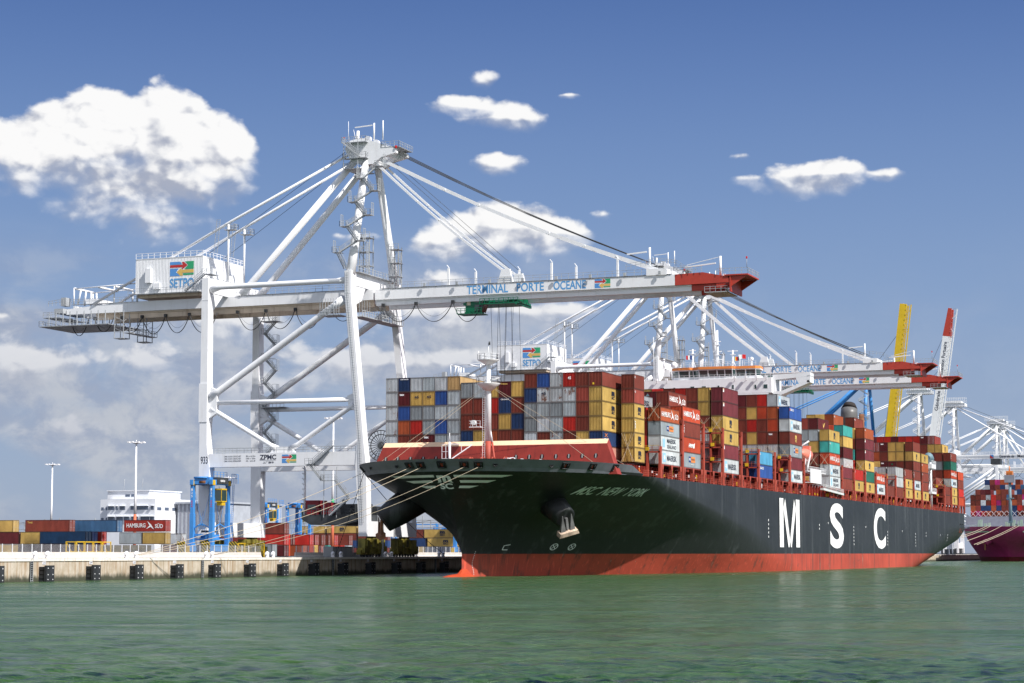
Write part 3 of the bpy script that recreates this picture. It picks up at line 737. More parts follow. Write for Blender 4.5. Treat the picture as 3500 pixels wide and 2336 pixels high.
for c, c2 in ((front(142.8,18.8,0), front(142.8,18.8,1)), (front(150.2,18.85,0), front(150.2,18.85,1)), (front(124.9,18.8,0), front(124.9,18.8,1)), (port(323.4,18.75,0), port(323.4,18.75,1))):
    n_ = (c2-c); n_.z = 0; n_.normalize(); b = MB(); sx = Vector((-n_.y, n_.x, 0))
    ringp = [c+n_*.05+(sx*math.cos(k*math.pi/8)+Vector((0,0,1))*math.sin(k*math.pi/8))*.34 for k in range(17)]
    b.path(ringp, .10, 6, 0, False); b.face([c+n_*.04+(sx*math.cos(k*math.pi/8)+Vector((0,0,1))*math.sin(k*math.pi/8))*.30 for k in range(16)], 1)
    b.build('fairlead', ['hull_black', 'dark_void'], ship)
# anchors in their pods
def anchor(side):
    s_ = side; ax = Vector((0.30, 0.28*s_, -.82)).normalized() if s_ < 0 else Vector((-.25, .45, -.80)).normalized()
    base = Vector((336.0, YC-12.5, 12.6)) if s_ < 0 else Vector((333.5, YC+14.5, 12.4))
    outn = Vector((-.38, s_*.62, -.50)).normalized()
    tip = base + outn*(4.4 if s_ < 0 else 4.7)
    b = MB(); b.path([base-outn*5, base+outn*1.4, tip, tip+outn*.05], [3.0, 2.3, 1.95, 1.6] if s_ < 0 else [3.2, 2.7, 2.2, 1.7], 20, 0)
    b.build('anchor_pod', 'hull_black', ship)
    a_ = MB(); d = Vector((.33, 0, -.93)) if s_ < 0 else Vector((.12, .1, -.98)); d.normalize()
    nx = outn.cross(d).normalized()
    o = tip+outn*.35
    a_.beam(o-d*.2, o+d*1.9, .45, .5, 0, outn)                     # shank
    for sg in (-1, 1):                                              # flukes point up beside the shank
        r0 = o+d*2.1+nx*sg*.95; a_.beam(r0, r0-d*3.1+nx*sg*(-.05)+outn*.5, 1.0, .55, 0, outn, .12, .12)
    a_.build('anchor', 'anchor_steel' if s_ < 0 else 'rust', ship)
    c = MB(); c.hexa([tuple(o+d*2.75+nx*k+outn*m) for k, m in ((-2.0,-.5),(2.0,-.5),(2.0,.6),(-2.0,.6))], [tuple(o+d*2.0+nx*k+outn*m) for k, m in ((-1.75,-.5),(1.75,-.5),(1.75,.75),(-1.75,.75))])
    p = c.build('anchor_crown', 'anchor_pale' if s_ < 0 else 'rust', ship)
anchor(-1); anchor(1)

# forecastle: breakwater, mast, derrick, winches, chain
b = MB(); XW = 337.2
wl = [(110.3, 17.66), (111.6, 23.05), (154.6, 23.05), (156.9, 17.66)]
b.face([(XW-1.2, 109.6, 17.66), (XW-1.2, 156.9, 17.66), (XW, 154.8, 23.1), (XW, 111.9, 23.1)], 0)
b.face([(XW-.0, 154.8, 23.1), (XW, 111.9, 23.1), (XW+1.0, 111.9, 23.95), (XW+1.0, 154.8, 23.95)], 1)
b.face([(XW+1.0, 111.9, 23.95), (XW+1.0, 154.8, 23.95), (XW+1.1, 156.9, 17.66), (XW+1.1, 109.6, 17.66)], 0)
b.face([(XW-1.2, 109.6, 17.66), (XW, 111.9, 23.1), (XW+1.0, 111.9, 23.95), (XW+1.1, 109.6, 17.66)], 0)
b.face([(XW-1.2, 156.9, 17.66), (XW, 154.8, 23.1), (XW+1.0, 154.8, 23.95), (XW+1.1, 156.9, 17.66)], 0)
bk = b.build('breakwater', ['ship_red', 'ship_cream'], ship)
for yy in (154.0,151.6,149.1,146.6,144.1,141.6,128.7,126.2,123.8,121.2,118.8,116.3,113.8):
    b = MB(); cz = 20.95; xx = XW-1.2+(cz-17.66)*.22-.02
    b.face([(xx-.02+.1*math.sin(k*math.pi/7), yy+.36*math.cos(k*math.pi/7), cz+.42*math.sin(k*math.pi/7)) for k in range(14)], 0)
    b.face([(xx-.035+.08*s2, yy+.12*s1, cz+.36*s2) for s1, s2 in ((-1,-1),(1,-1),(1,1),(-1,1))], 1)
    b.build('breakwater_opening', ['dark_void', 'grey_box'], bk)
mx, my = 332.5, 132.3
mast = MB(); mast.path([(mx,my,17.6),(mx,my,23.6)], [.60,.55], 14, 1); mast.path([(mx,my,23.6),(mx,my,33),(mx,my,37.4)], [.55,.48,.36], 14, 0)
for sg in (-1, 1): mast.tube((mx-1.0, my+sg*1.9, 17.6), (mx, my+sg*.75, 23.4), .17, 8, mi=1); mast.tube((mx, my+sg*.75, 23.4), (mx, my+sg*.3, 26), .15, 8, mi=0)
mast.path([(mx,my,32.4),(mx,my,33.7),(mx,my,33.8)], [.5,2.1,2.1], 16, 0); mast.path([(mx,my,37.0),(mx,my,37.9),(mx,my,38.0)], [.4,1.9,1.9], 16, 0)
mast.tube((mx,my,38),(mx,my,41), .07, 6); mast.tube((mx,my+1.7,38),(mx,my+1.9,39.6), .06, 6); mast.tube((mx, my-.2, 40.6), (mx, my-.2, 41.2), .16, 8, mi=2)
fm_ = mast.build('foremast', ['ship_white', 'ship_rust_red', 'dark_machine'], ship)
b = MB()
for (z_, r_) in ((33.8, 2.1), (38.0, 1.9)):
    b.rail([(mx+r_*math.cos(k*math.pi/5), my+r_*math.sin(k*math.pi/5), z_) for k in range(11)], 1.0, 1.4, .03)
for sg in (-.22, .22): b.beam((mx-.75, my+.6+sg, 17.8), (mx-.65, my+.6+sg, 33.5), .05, .05)
z_ = 18.
while z_ < 33.4: b.beam((mx-.7, my+.38, z_), (mx-.7, my+.82, z_), .04, .04); z_ += .4
b.box(mx-1.4, mx+.2, my+1.0, my+3.1, 26.0, 26.15); b.rail([(mx-1.4,my+1.0,26.15),(mx-1.4,my+3.1,26.15),(mx+.2,my+3.1,26.15)], 1.0, .7, .03)
b.build('mast_platform_rails', 'ship_white', fm_)
b = MB(); b.tube((mx-1.1, my+2.5, 26.9), (mx-.2, my+2.5, 26.9), .42, 14); b.path([(mx-.8,my-.6,34.3),(mx-.8,my-2.3,34.6)], [.18,.1], 8)
b.build('horn', 'grey_letter', fm_)
# small white derrick on the forecastle
dx, dy = 322.8, 135.6
b = MB(); b.tube((dx,dy,17.7),(dx,dy,23.0), .22, 10); b.tube((dx,dy,23),(dx,dy,24.6), .06, 6)
b.beam((dx,dy,19.9),(dx+1.5,dy-3.6,22.6), .16, .18); b.beam((dx,dy,22.7),(dx+1.5,dy-3.6,22.6), .1, .1); b.beam((dx+.7,dy-1.9,21.4),(dx+.7,dy-1.9,22.65), .08, .08)
for z_ in (20.2, 21.4, 22.6): b.beam((dx,dy,z_),(dx-.1,dy+1.4,z_), .08, .08)
for y_ in (.7, 1.4): b.beam((dx-.05*y_,dy+y_,20.2),(dx-.05*y_,dy+y_,22.6), .08, .08)
b.build('derrick', 'ship_white', ship)
b = MB()
for (wx, wy, wr) in ((325.5, 131.6, 1.5), (327.5, 128.2, 1.55), (330.5, 121.2, .8), (324.3, 133.2, 1.3)):
    b.cut()
    for sg in (-1.0, -.35, .35, 1.0): b.tube((wx-.1, wy+sg, 18.75), (wx+.1, wy+sg, 18.75), .001, 4)
    for sg in (-1.1, 1.1):
        rp = [(wx+wr*math.cos(k*math.pi/10), wy+sg, 19.0+wr*math.sin(k*math.pi/10)) for k in range(21)]
        b.path(rp, .12, 6, 0, False)
        for k in range(0, 20, 4): b.beam((wx, wy+sg, 19.0), rp[k], .12, .12)
    b.tube((wx, wy-1.1, 19.0), (wx, wy+1.1, 19.0), wr*.55, 12)
b.split('winch', 'ship_rust_red', ship)
b = MB()
for k in range(9):
    y_ = 127.0-k*.85; z_ = 20.3-k*.13 if k < 5 else 19.75
    b.path([(328.2+.18*math.cos(t*math.pi/4), y_+.5*math.sin(t*math.pi/4), z_+(.25*math.cos(t*math.pi/4) if k % 2 else 0)) for t in range(9)], .10, 6, 0, False)
b.build('anchor_chain', 'white_metal', ship)

# lashing bridges between the bays, hatch coamings, pedestals, railings
BAYX = [343.5, 358.7, 373.2, 387.8, 402.3, 417.0, 431.8, 446.4, 461.0, 503.6, 518.5, 533.8, 548.5, 563.7, 578.9, 593.3, 607.9, 623.2, 637.8, 666.6, 681, 695.3, 710.3]
BY0 = 108.65; RP = 2.46; ZC = 20.3
def bridge_at(X, levels, w0=0):
    b = MB(); y0 = BY0-.25+w0*RP; y1 = 2*YC-y0
    ztop = ZC+levels*2.92-.6
    for y in (y0+.15, y0+2.5, y0+2.5+2*RP, y0+2.5+4*RP, y1-.15):
        b.box(X-1.05, X-.75, y-.18, y+.18, 17.66, ztop); b.box(X-.45, X-.15, y-.18, y+.18, 17.66, ztop)
    for k in range(levels+1):
        z = ZC+k*2.92-.6 if k else 20.0
        if k == 0: continue
        b.box(X-1.05, X-.75, y0, y1, z-.28, z); b.box(X-.45, X-.15, y0, y1, z-.28, z); b.box(X-.76, X-.44, y0, y1, z-.07, z-.02)
    # the cranked, slotted outer wing plate
    yw = y0-.12
    for (za, zb, dx_) in ((17.66, ZC+2.0, 0), (ZC+2.0, ZC+3.2, .25), (ZC+3.2, ztop+.9, .25)):
        if levels < 2 and za > ZC+2: break
        b.hexa([(X-.95, yw, za), (X-.25, yw, za), (X-.25, yw+.3, za), (X-.95, yw+.3, za)], [(X-.95+dx_, yw, zb), (X-.25+dx_, yw, zb), (X-.25+dx_, yw+.3, zb), (X-.95+dx_, yw+.3, zb)])
    o = b.build('lashing_bridge', 'ship_rust_red', ship)
    b = MB()
    for k in range(1, levels+1):
        z = ZC+k*2.92-.6
        b.rail([(X-1.0, y0+.2, z), (X-1.0, y0+12, z)], 1.05, 1.25, .03, rows=(1.0, .66, .33))
    b.build('bridge_rails', 'ship_rust_red', o)
    b = MB(); rr = random.Random(int(X))
    for k in range(1, levels+1):
        z = ZC+k*2.92-.6; yy = y0+1.3+rr.random(); b.cut(); b.box(X-1.2, X-.9, yy, yy+.7, z+.1, z+.8)
    b.beam((X-1.05, y0+.2, ztop+1.05), (X-1.05, y0+3.6, ztop+1.05), .06, .06)
    b.split('lashing_box', 'yellow', o)
LB = [(1, 1), (2, 3), (3, 3), (4, 3), (5, 3), (6, 2), (7, 2), (8, 2), (9, 2), (10, 2), (11, 2), (12, 2), (13, 2), (14, 2), (15, 2), (16, 2), (17, 2), (18, 2), (19, 2), (20, 2), (21, 2), (22, 2)]
for i, lv in LB:
    X = BAYX[i]
    if i in (9, 19): continue
    bridge_at(X-.35, lv)
bridge_at(473.9+1.1, 2); bridge_at(723.5, 1)
# coaming (a long dark red box inboard of the walkway) and pedestals at the hull edge
b = MB()
for a, c in ((347, 474), (503, 652), (666, 720)):
    b.box(a, c, BY0+2.6, 2*YC-BY0-2.6, 17.66, 19.85)
    x = a+.6
    while x < c: b.box(x, x+.22, BY0+2.1, BY0+2.65, 17.66, 19.8); x += 1.5
b.build('hatch_coaming', 'ship_red', ship)
b = MB()
def pedestal(X):
    y = 108.36
    b.hexa([(X-.35,y,17.66),(X+.35,y,17.66),(X+.35,y+.5,17.66),(X-.35,y+.5,17.66)], [(X-.35,y,19.4),(X+.35,y,19.4),(X+.35,y+.5,19.4),(X-.35,y+.5,19.4)])
    b.hexa([(X-.35,y,19.4),(X+.35,y,19.4),(X+.35,y+.5,19.4),(X-.35,y+.5,19.4)], [(X-.75,y,20.28),(X+.75,y,20.28),(X+.75,y+.5,20.28),(X-.75,y+.5,20.28)])
for i in range(1, 23):
    for dx_ in (.3, 6.2, 12.1): pedestal(BAYX[i]+dx_); b.cut()
b.split('pedestal', 'ship_rust_red', ship)
b = MB()
for X in [x+d_ for x in BAYX[1:] for d_ in (.3, 6.2, 12.1)]: b.cut(); b.face([(X-.14, 108.34, 18.0), (X+.14, 108.34, 18.0), (X+.14, 108.34, 19.3), (X-.14, 108.34, 19.3)])
b.split('pedestal_slot', 'dark_void', ship)
b = MB(); rr = random.Random(5)
b.rail([(347.2, 108.42, 17.68), (474, 108.42, 17.68)], 1.05, 1.5, .03, rows=(1.0, .66, .33)); b.rail([(503, 108.42, 17.68), (706, 108.42, 17.68)], 1.05, 1.5, .035, rows=(1.0, .66, .33))
for k in range(120):
    x = 348+rr.random()*355
    if 475 < x < 502: continue
    s_ = .25+rr.random()*.5; b.box(x, x+s_*1.6, 109.3, 110.0+rr.random()*.8, 17.66, 17.9+rr.random()*1.3)
b.build('deck_railing', 'ship_rust_red', ship)
b = MB()
for k in range(46):
    x = 348+rr.random()*355
    if 475 < x < 502: continue
    b.cut(); b.box(x, x+.35, 108.9, 109.1, 18.0+rr.random(), 18.4+rr.random())
b.split('deck_box', 'white_metal', ship)
b = MB()
for k in range(40): x = 348+rr.random()*355; b.cut(); b.box(x, x+.25, 108.8, 109.0, 18.0, 18.3+rr.random()*1.2)
b.split('valve_box', 'yellow', ship)
b = MB()
for i in range(1, 23): b.box(BAYX[i]+.1, BAYX[i]+12.3, 108.5, BY0+.25, ZC-.22, ZC-.02)
b.build('stowage_rails', 'ship_red', ship)
# mooring deck openings at the stern
b = MB()
for X in (709.3, 713.6): b.face([port(x_, z_, .05) for x_, z_ in ((X, 10.9), (X+3.2, 10.9), (X+3.2, 13.7), (X+2.6, 14.1), (X+.6, 14.1), (X, 13.7))], 0); b.face([port(x_, z_, .08) for x_, z_ in ((X+.9, 11.0), (X+2.4, 11.0), (X+2.2, 12.6), (X+1.1, 12.4))], 1)
b.build('stern_openings', ['dark_void', 'ship_rust_red'], ship)
# bridge: white accommodation block right across the ship
b = MB(); XB = 480.0
b.box(XB, XB+15, 118.2, 150.2, 17.66, 43.2)
b.box(XB-.02, XB+10, 117.4, 151, 42.6, 46.3)
acc = b.build('accommodation_block', 'ship_white', ship)
b = MB()                               # wing on each side, an open bracket beneath
for s_ in (-1, 1):
    P_ = lambda d: YC+s_*d
    if s_ == 1: b.cut()
    b.prism([(P_(16.8), 42.4), (P_(19.8), 42.4), (P_(25.6), 44.9), (P_(25.6), 47.2), (P_(16.8), 46.3), ] if False else [(P_(16.8), 45.7), (P_(26.0), 46.4), (P_(26.0), 47.3), (P_(16.8), 47.0)], 'x', XB+1.2, XB+5.2)
    b.prism([(P_(25.2), 44.9), (P_(26.0), 44.9), (P_(26.0), 46.5), (P_(25.2), 46.5)], 'x', XB+1.2, XB+5.2)
    b.prism([(P_(16.8), 41.9), (P_(18.7), 42.0), (P_(26.0), 44.9), (P_(25.6), 45.5), (P_(18.6), 42.9), (P_(16.8), 43.2)], 'x', XB+1.2, XB+5.2)
    b.prism([(P_(23.4), 44.2), (P_(25.4), 45.0), (P_(25.4), 46.4), (P_(22.4), 46.2)], 'x', XB+1.21, XB+5.19)
    b.prism([(P_(16.8), 42.5), (P_(17.5), 42.6), (P_(17.5), 46.2), (P_(16.8), 46.0)], 'x', XB+1.21, XB+5.19)
b.split('bridge_wing', 'ship_white', ship)
b = MB()
b.rail([(XB+.05, 150.8, 46.32), (XB+.05, 117.6, 46.32)], 1.0, 1.3, .03); b.rail([(XB+1.25, 117.2, 47.1), (XB+1.25, 108.3, 47.35)], 1.0, 1.3, .03)
b.build('bridge_rails', 'ship_white', acc)
# wheelhouse: kinked front of tall raked windows under an orange band
pl = [(XB+2.6, 142.9), (XB+1.2, 140.9), (XB+1.2, 138.2), (XB+1.9, 137.4), (XB+.6, 135.6), (XB+.6, 131.0), (XB+.6, 127.2), (XB+1.6, 126.6), (XB+1.6, 121.6), (XB+2.8, 120.6)]
pl2 = [(XB+6.5, 121), (XB+6.5, 142.5)]
def loop(z, off): return [(x-off, y, z) for x, y in pl] + [(x, y, z) for x, y in pl2]
b = MB()
def band(za, oa, zb, ob, mi):
    A, B_ = loop(za, oa), loop(zb, ob)
    for k in range(len(A)): j = (k+1) % len(A); b.face([A[k], A[j], B_[j], B_[k]], mi)
band(46.3, 0, 47.0, 0, 0); band(48.5, .45, 48.75, .5, 0); band(48.75, .75, 49.35, .75, 1)
b.face(loop(49.35, .75), 0)
b.face(loop(48.75, .75), 1)
wh = b.build('wheelhouse', ['ship_white', 'orange'], ship)
for k in range(len(pl)-1):
    (xa, ya), (xc, yc) = pl[k], pl[k+1]; nn = max(1, int(round(abs(ya-yc)/2.1)))
    for q_ in range(nn):
        a0, a1 = (q_+.06)/nn, (q_+.94)/nn; b = MB()
        p0 = (xa+(xc-xa)*a0, ya+(yc-ya)*a0); p1 = (xa+(xc-xa)*a1, ya+(yc-ya)*a1)
        b.face([(p0[0], p0[1], 47.02), (p1[0], p1[1], 47.02), (p1[0]-.42, p1[1], 48.5), (p0[0]-.42, p0[1], 48.5)])
        b.build('window', 'glass', wh)
        b = MB(); pq = (xa+(xc-xa)*q_/nn, ya+(yc-ya)*q_/nn); b.beam((pq[0]-.03, pq[1], 46.95), (pq[0]-.47, pq[1], 48.55), .16, .16); b.build('window_post', 'ship_white', wh)
for (yy, zz, ww) in ((144.9,44.0,1.0),(141.8,43.95,.5),(137.2,44.1,1.0),(134.3,44.1,1.0),(130.6,44.15,.5),(127.0,44.2,.5),(121.4,44.1,.45),(118.9,44.1,1.0)):
    b = MB(); b.box(XB-.05, XB-.025, yy-ww/2, yy+ww/2, zz-.45, zz+.5); o = b.build('window', 'glass', acc)
    b = MB(); b.box(XB-.07, XB-.03, yy-ww/2-.08, yy-ww/2, zz-.5, zz+.55); b.box(XB-.07, XB-.03, yy+ww/2, yy+ww/2+.08, zz-.5, zz+.55); b.build('window_frame', 'ship_white', o)
for yy in (146.2, 143.6, 126.4, 123.6, 121.0, 118.6):
    b = MB(); b.box(XB-1.0, XB-.45, yy-.3, yy+.3, 46.2, 46.7); b.beam((XB-.5, yy, 46.1), (XB, yy, 45.8), .1, .1); b.build('floodlight', 'ship_white', acc)
# monkey island: radar masts, domes, aerials, flags
b = MB()
def tower(x, y, z0, z1, rr_=.35):
    b.path([(x,y,z0),(x,y,z1)], [rr_, rr_*.6], 8)
    for sg in ((.9,0),(-.9,0),(0,.9),(0,-.9)): b.tube((x+sg[0],y+sg[1],z0), (x,y,z0+(z1-z0)*.45), .08, 5)
tower(XB+4, 138.2, 49.3, 54.2); b.cut(); tower(XB+5, 132.2, 49.3, 58.8, .45); tower(XB+4, 128.0, 49.3, 53.6)
for (x, y, z, ww) in ((XB+4,138.2,53.9,1.6),(XB+5,132.2,53.5,2.2),(XB+5,132.2,56.0,1.8),(XB+5,132.2,51.5,2.4),(XB+4,128,53.4,2.6)):
    b.box(x-.1, x+.1, y-ww/2, y+ww/2, z-.1, z+.1); b.box(x-.6, x+.6, y-.6, y+.6, z-.9, z-.82)
b.rail([(XB+.2,142.2,49.4),(XB-.1,121.2,49.4)], 1.1, 1.4, .035)
for y in (136.2,134.9,130.6,129.3,125.6,124.0): b.tube((XB+4,y,49.4),(XB+4,y,51.2+.6*math.sin(y*3)), .05, 5)
b.tube((XB+3, 148.0, 46.3), (XB+3, 148.0, 57.5), .07, 5)
b.build('radar_masts', 'ship_white', ship)
b = MB()
for (x, y, z, r_) in ((XB+2,142.4,50.2,.85),(XB+3,123.0,51.2,.5),(XB+2,145.0,51.6,.3)):
    b.cut(); b.tube((x,y,z-2.0),(x,y,z), .25 if r_ > .6 else .18, 8)
    b.path([(x,y,z-r_*.7),(x,y,z-r_*.2),(x,y,z+r_*.4),(x,y,z+r_*.8),(x,y,z+r_)], [r_*.8,r_,r_*.95,r_*.55,.03], 16)
b.split('satellite_dome', 'ship_white', ship)
for (cols, y, z, w_) in ((('signal_red', 'white_letter', 'dark_blue'), 139.6, 51.6, .5), (('yellow', 'signal_red', 'dark_machine'), 127.2, 50.9, .35), (('white_letter', 'signal_red'), 126.2, 51.4, .85)):
    b = MB()
    for i_, c_ in enumerate(cols): 
        b.face([(XB+3, y-i_*w_, z), (XB+3.1, y-(i_+1)*w_, z-.12), (XB+3.1, y-(i_+1)*w_, z+.9), (XB+3, y-i_*w_, z+1.0)], i_)
    b.build('flag', list(cols), ship)
# port lifeboat, stairs and white pilot platform beside the accommodation
b = MB(); LX, LY, LZ = 485, 110.6, 27.6
b.path([(LX-4.4,LY,LZ+.5),(LX-3.6,LY,LZ+.2),(LX-1.5,LY,LZ),(LX+2,LY,LZ),(LX+4,LY,LZ+.3),(LX+4.8,LY,LZ+.7)], [.2,1.0,1.55,1.55,1.1,.2], 14)
b.box(LX+1.2, LX+3.2, LY-.8, LY+.8, LZ+1.3, LZ+2.3)
b.build('lifeboat', 'lifeboat', ship)
b = MB(); b.path([(LX-4.5,LY+2,20.3),(LX-4.5,LY+2,30),(LX-4.5,LY,31.2)], .22, 6); b.path([(LX+4.5,LY+2,20.3),(LX+4.5,LY+2,30),(LX+4.5,LY,31.2)], .22, 6)
b.box(LX-6, LX+14, 108.6, 112, 23.4, 23.6); b.box(LX-4, LX+8, 108.4, 108.5, 21.0, 24.2); b.box(LX-4, LX+8, 108.4, 112, 20.8, 21.0)
b.rail([(LX-6,108.6,23.6),(LX+14,108.6,23.6)], 1.1, 1.3, .04); b.stair((LX-5,109.4,23.5),(LX-1,109.4,27.5), .9); b.stair((LX+8,109.4,20.3),(LX+3,109.4,23.4), .9)
b.build('boat_platform', 'ship_white', ship)
b = MB(); b.beam((492, 108.1, 19.6), (516, 108.1, 18.9), .8, .5); b.rail([(492,107.8,19.9),(516,107.8,19.2)], .9, 1.2, .04); b.build('gangway', 'grey_letter', ship)
b = MB()
for x in range(476, 503, 3): b.box(x, x+.5, 109, 109.4, 17.66, 20.5)
b.box(475, 503, 113.5, 155, 17.66, 22); b.build('boat_deck_house', 'ship_red', ship)
# engine casing, funnel and aft mast
b = MB(); b.box(655.5, 663.5, 116, 152, 17.66, 37); b.build('engine_casing', 'ship_white', ship)
b = MB(); FX = 653; fy = YC
b.path([(FX,fy,34),(FX,fy,49.0),(FX+.4,fy,50.3)], [2.75,2.75,2.65], 20, 0); b.path([(FX+.4,fy,50.28),(FX+1.2,fy,51.9),(FX+1.3,fy,51.95)], [2.68,1.9,.2], 20, 1)
b.path([(FX,fy+4.6,34),(FX,fy+4.6,48.6)], .75, 10, 2); b.path([(FX,fy-4.0,34),(FX,fy-4.0,48.6)], .85, 10, 2)
b.build('funnel', ['funnel', 'soot', 'rust'], ship)
b = MB(); b.tube((658,109.2,17.7),(658,109.2,33), .35, 8); b.box(655.8,664,108.5,111.5,31.0,32.4); b.box(655.8,664,108.5,111.5,22.9,23.6); b.rail([(655.8,108.5,32.4),(664,108.5,32.4)], 1.1, 1.3, .04); b.rail([(655.8,108.5,23.6),(664,108.5,23.6)], 1.1, 1.3, .04)
b.stair((656,110,24),(663,110,31), .9)
b.build('aft_mast', 'ship_white', ship)
b = MB(); b.path([(657.5,110,34.4),(659,110,34.7),(662,110,34.2),(664.5,110,33.4)], [.8,1.5,1.3,.5], 12); b.build('covered_crane', 'mast_teal', ship)
for X in (705.0, 719.5):
    pass
b = MB(); b.box(706.5, 719, 109.4, 159, 10.0, 15.1) if False else b.box(719.6, 720.4, 108.8, 159.6, 15, 17.6); b.build('stern_rail', 'ship_rust_red', ship)
# ------------------------------------------------------------------ containers
CL, CW = 12.19, 2.438
def cont_mesh(L, H, kind):
    """kind: 'std' corrugated with blank front, 'door' doors at the -X end, 'reefer' smooth"""
    b = MB(); W = CW/2; e = .11; L2 = L/2
    for sx in (-1, 1):
        for sy in (-1, 1):
            x = sx*(L2-.07); y = sy*(W-.055); b.box(x-.07, x+.07, y-.055, y+.055, 0, H, 1)
        x = sx*(L2-.06); b.box(x-.05, x+.05, -W+.11, W-.11, 0, .17, 1); b.box(x-.05, x+.05, -W+.11, W-.11, H-.13, H, 1)
    for sy in (-1, 1):
        y = sy*(W-.04); b.box(-L2+.14, L2-.14, y-.035, y+.035, 0, .16, 1); b.box(-L2+.14, L2-.14, y-.035, y+.035, H-.10, H, 1)
    b.box(-L2+.1, L2-.1, -W+.1, W-.1, .12, .2, 1); b.face([(-L2+.1,-W+.06,H-.05),(L2-.1,-W+.06,H-.05),(L2-.1,W-.06,H-.05),(-L2+.1,W-.06,H-.05)], 0)
    z0, z1 = .16, H-.10
    def corr_x(sy, n):
        pts = []; a = -L2+.14; st = (2*L2-.28)/n
        for k in range(n):
            for f_, d_ in ((0, 0), (.28, 0), (.5, 1), (.78, 1)): pts.append((a+st*(k+f_), sy*(W-.015-.045*d_)))
        pts.append((L2-.14, sy*(W-.015)))
        for p, q in zip(pts, pts[1:]): b.face([(p[0],p[1],z0),(q[0],q[1],z0),(q[0],q[1],z1),(p[0],p[1],z1)], 0)
    def corr_y(sx, n, dep=.13):
        pts = []; a = -W+.11; st = (2*W-.22)/n
        for k in range(n):
            for f_, d_ in ((0, 0), (.30, 0), (.45, 1), (.85, 1)): pts.append((sx*(L2-.03-dep*d_), a+st*(k+f_)))
        pts.append((sx*(L2-.03), W-.11))
        for p, q in zip(pts, pts[1:]): b.face([(p[0],p[1],z0),(q[0],q[1],z0),(q[0],q[1],z1),(p[0],p[1],z1)], 0)
    if kind == 'reefer':
        for sy in (-1, 1): b.face([(-L2+.14,sy*(W-.02),z0),(L2-.14,sy*(W-.02),z0),(L2-.14,sy*(W-.02),z1),(-L2+.14,sy*(W-.02),z1)], 0)
        corr_y(-1, 10); corr_y(1, 10)
    else:
        n = int(round(L/.34))
        corr_x(-1, n); corr_x(1, n)
        if kind == 'door':
            for sx in (1,):
                b.face([(sx*(L2-.05),-W+.11,z0),(sx*(L2-.05),W-.11,z0),(sx*(L2-.05),W-.11,z1),(sx*(L2-.05),-W+.11,z1)], 0)
                for y in (-.85,-.38,.38,.85): b.box(sx*(L2-.03)-.02, sx*(L2-.03)+.02, y-.025, y+.025, .1, H-.08, 2)
                b.box(sx*(L2-.045)-.01, sx*(L2-.045)+.012, -.025, .025, z0, z1, 1)
                for y in (-.85,-.38,.38,.85):
                    b.box(sx*(L2-.02)-.02, sx*(L2-.02)+.02, y-.07, y+.07, 1.0, 1.12, 2); b.box(sx*(L2-.02)-.02, sx*(L2-.02)+.02, y-.07, y+.07, H-.4, H-.3, 2)
            corr_y(-1, 9)
        elif kind == 'doorfront':
            b.face([(-(L2-.05),-W+.11,z0),(-(L2-.05),W-.11,z0),(-(L2-.05),W-.11,z1),(-(L2-.05),-W+.11,z1)], 0)
            for y in (-.85,-.38,.38,.85): b.box(-L2+.0, -L2+.05, y-.03, y+.03, .1, H-.08, 2)
            b.box(-L2+.03,-L2+.05,-.03,.03,z0,z1,1); corr_y(1, 9)
        else: corr_y(-1, 8); corr_y(1, 8)
    o = b.build('tmp', ['container_paint', 'container_frame', 'galvanised']); me = o.data; bpy.data.objects.remove(o); me.name = 'container_body'
    return me
_cm = {}
def cmesh(L, H, kind):
    k = (round(L, 1), round(H, 2), kind)
    if k not in _cm: _cm[k] = cont_mesh(L, H, kind)
    return _cm[k]
# code: (colour words, rgb, rust, mesh kind)
CC = {
 'w': ('rusty white', (.56,.60,.64), .85, 'std'), 'W': ('clean white', (.66,.70,.72), .2, 'reefer'),
 'G': ('mid grey', (.30,.34,.37), .5, 'std'), 'g': ('pale grey', (.44,.50,.54), .45, 'std'),
 'd': ('pale grey reefer', (.48,.50,.52), .6, 'doorfront'),
 'e': ('blue grey reefer', (.38,.44,.48), .15, 'reefer'),
 'y': ('mustard yellow', (.60,.40,.115), .45, 'std'), 'T': ('tan', (.56,.37,.17), .5, 'std'),
 'r': ('bright red', (.52,.028,.020), .25, 'std'), 'R': ('brown red', (.225,.048,.032), .5, 'std'),
 's': ('salmon red', (.38,.075,.055), .4, 'std'), 'o': ('rust orange', (.42,.095,.035), .5, 'std'),
 'q': ('orange red', (.55,.075,.03), .2, 'std'), 'm': ('dark maroon', (.13,.018,.022), .25, 'std'),
 'u': ('purple brown', (.19,.035,.045), .2, 'std'),
 'n': ('navy blue', (.022,.055,.16), .3, 'std'), 'b': ('royal blue', (.035,.10,.36), .3, 'std'),
 'c': ('sky blue', (.09,.34,.55), .3, 'std'), 't': ('turquoise', (.06,.38,.35), .2, 'std'),
 'k': ('dark green', (.025,.16,.115), .2, 'std'), 'p': ('faded pink', (.58,.28,.22), .3, 'std'),
 'M': ('magenta', (.48,.03,.20), .1, 'std'), 'B': ('steel blue', (.05,.14,.28), .2, 'std'), 'D': ('red door-end', (.30,.05,.04), .4, 'doorfront'),
}
LET = {}
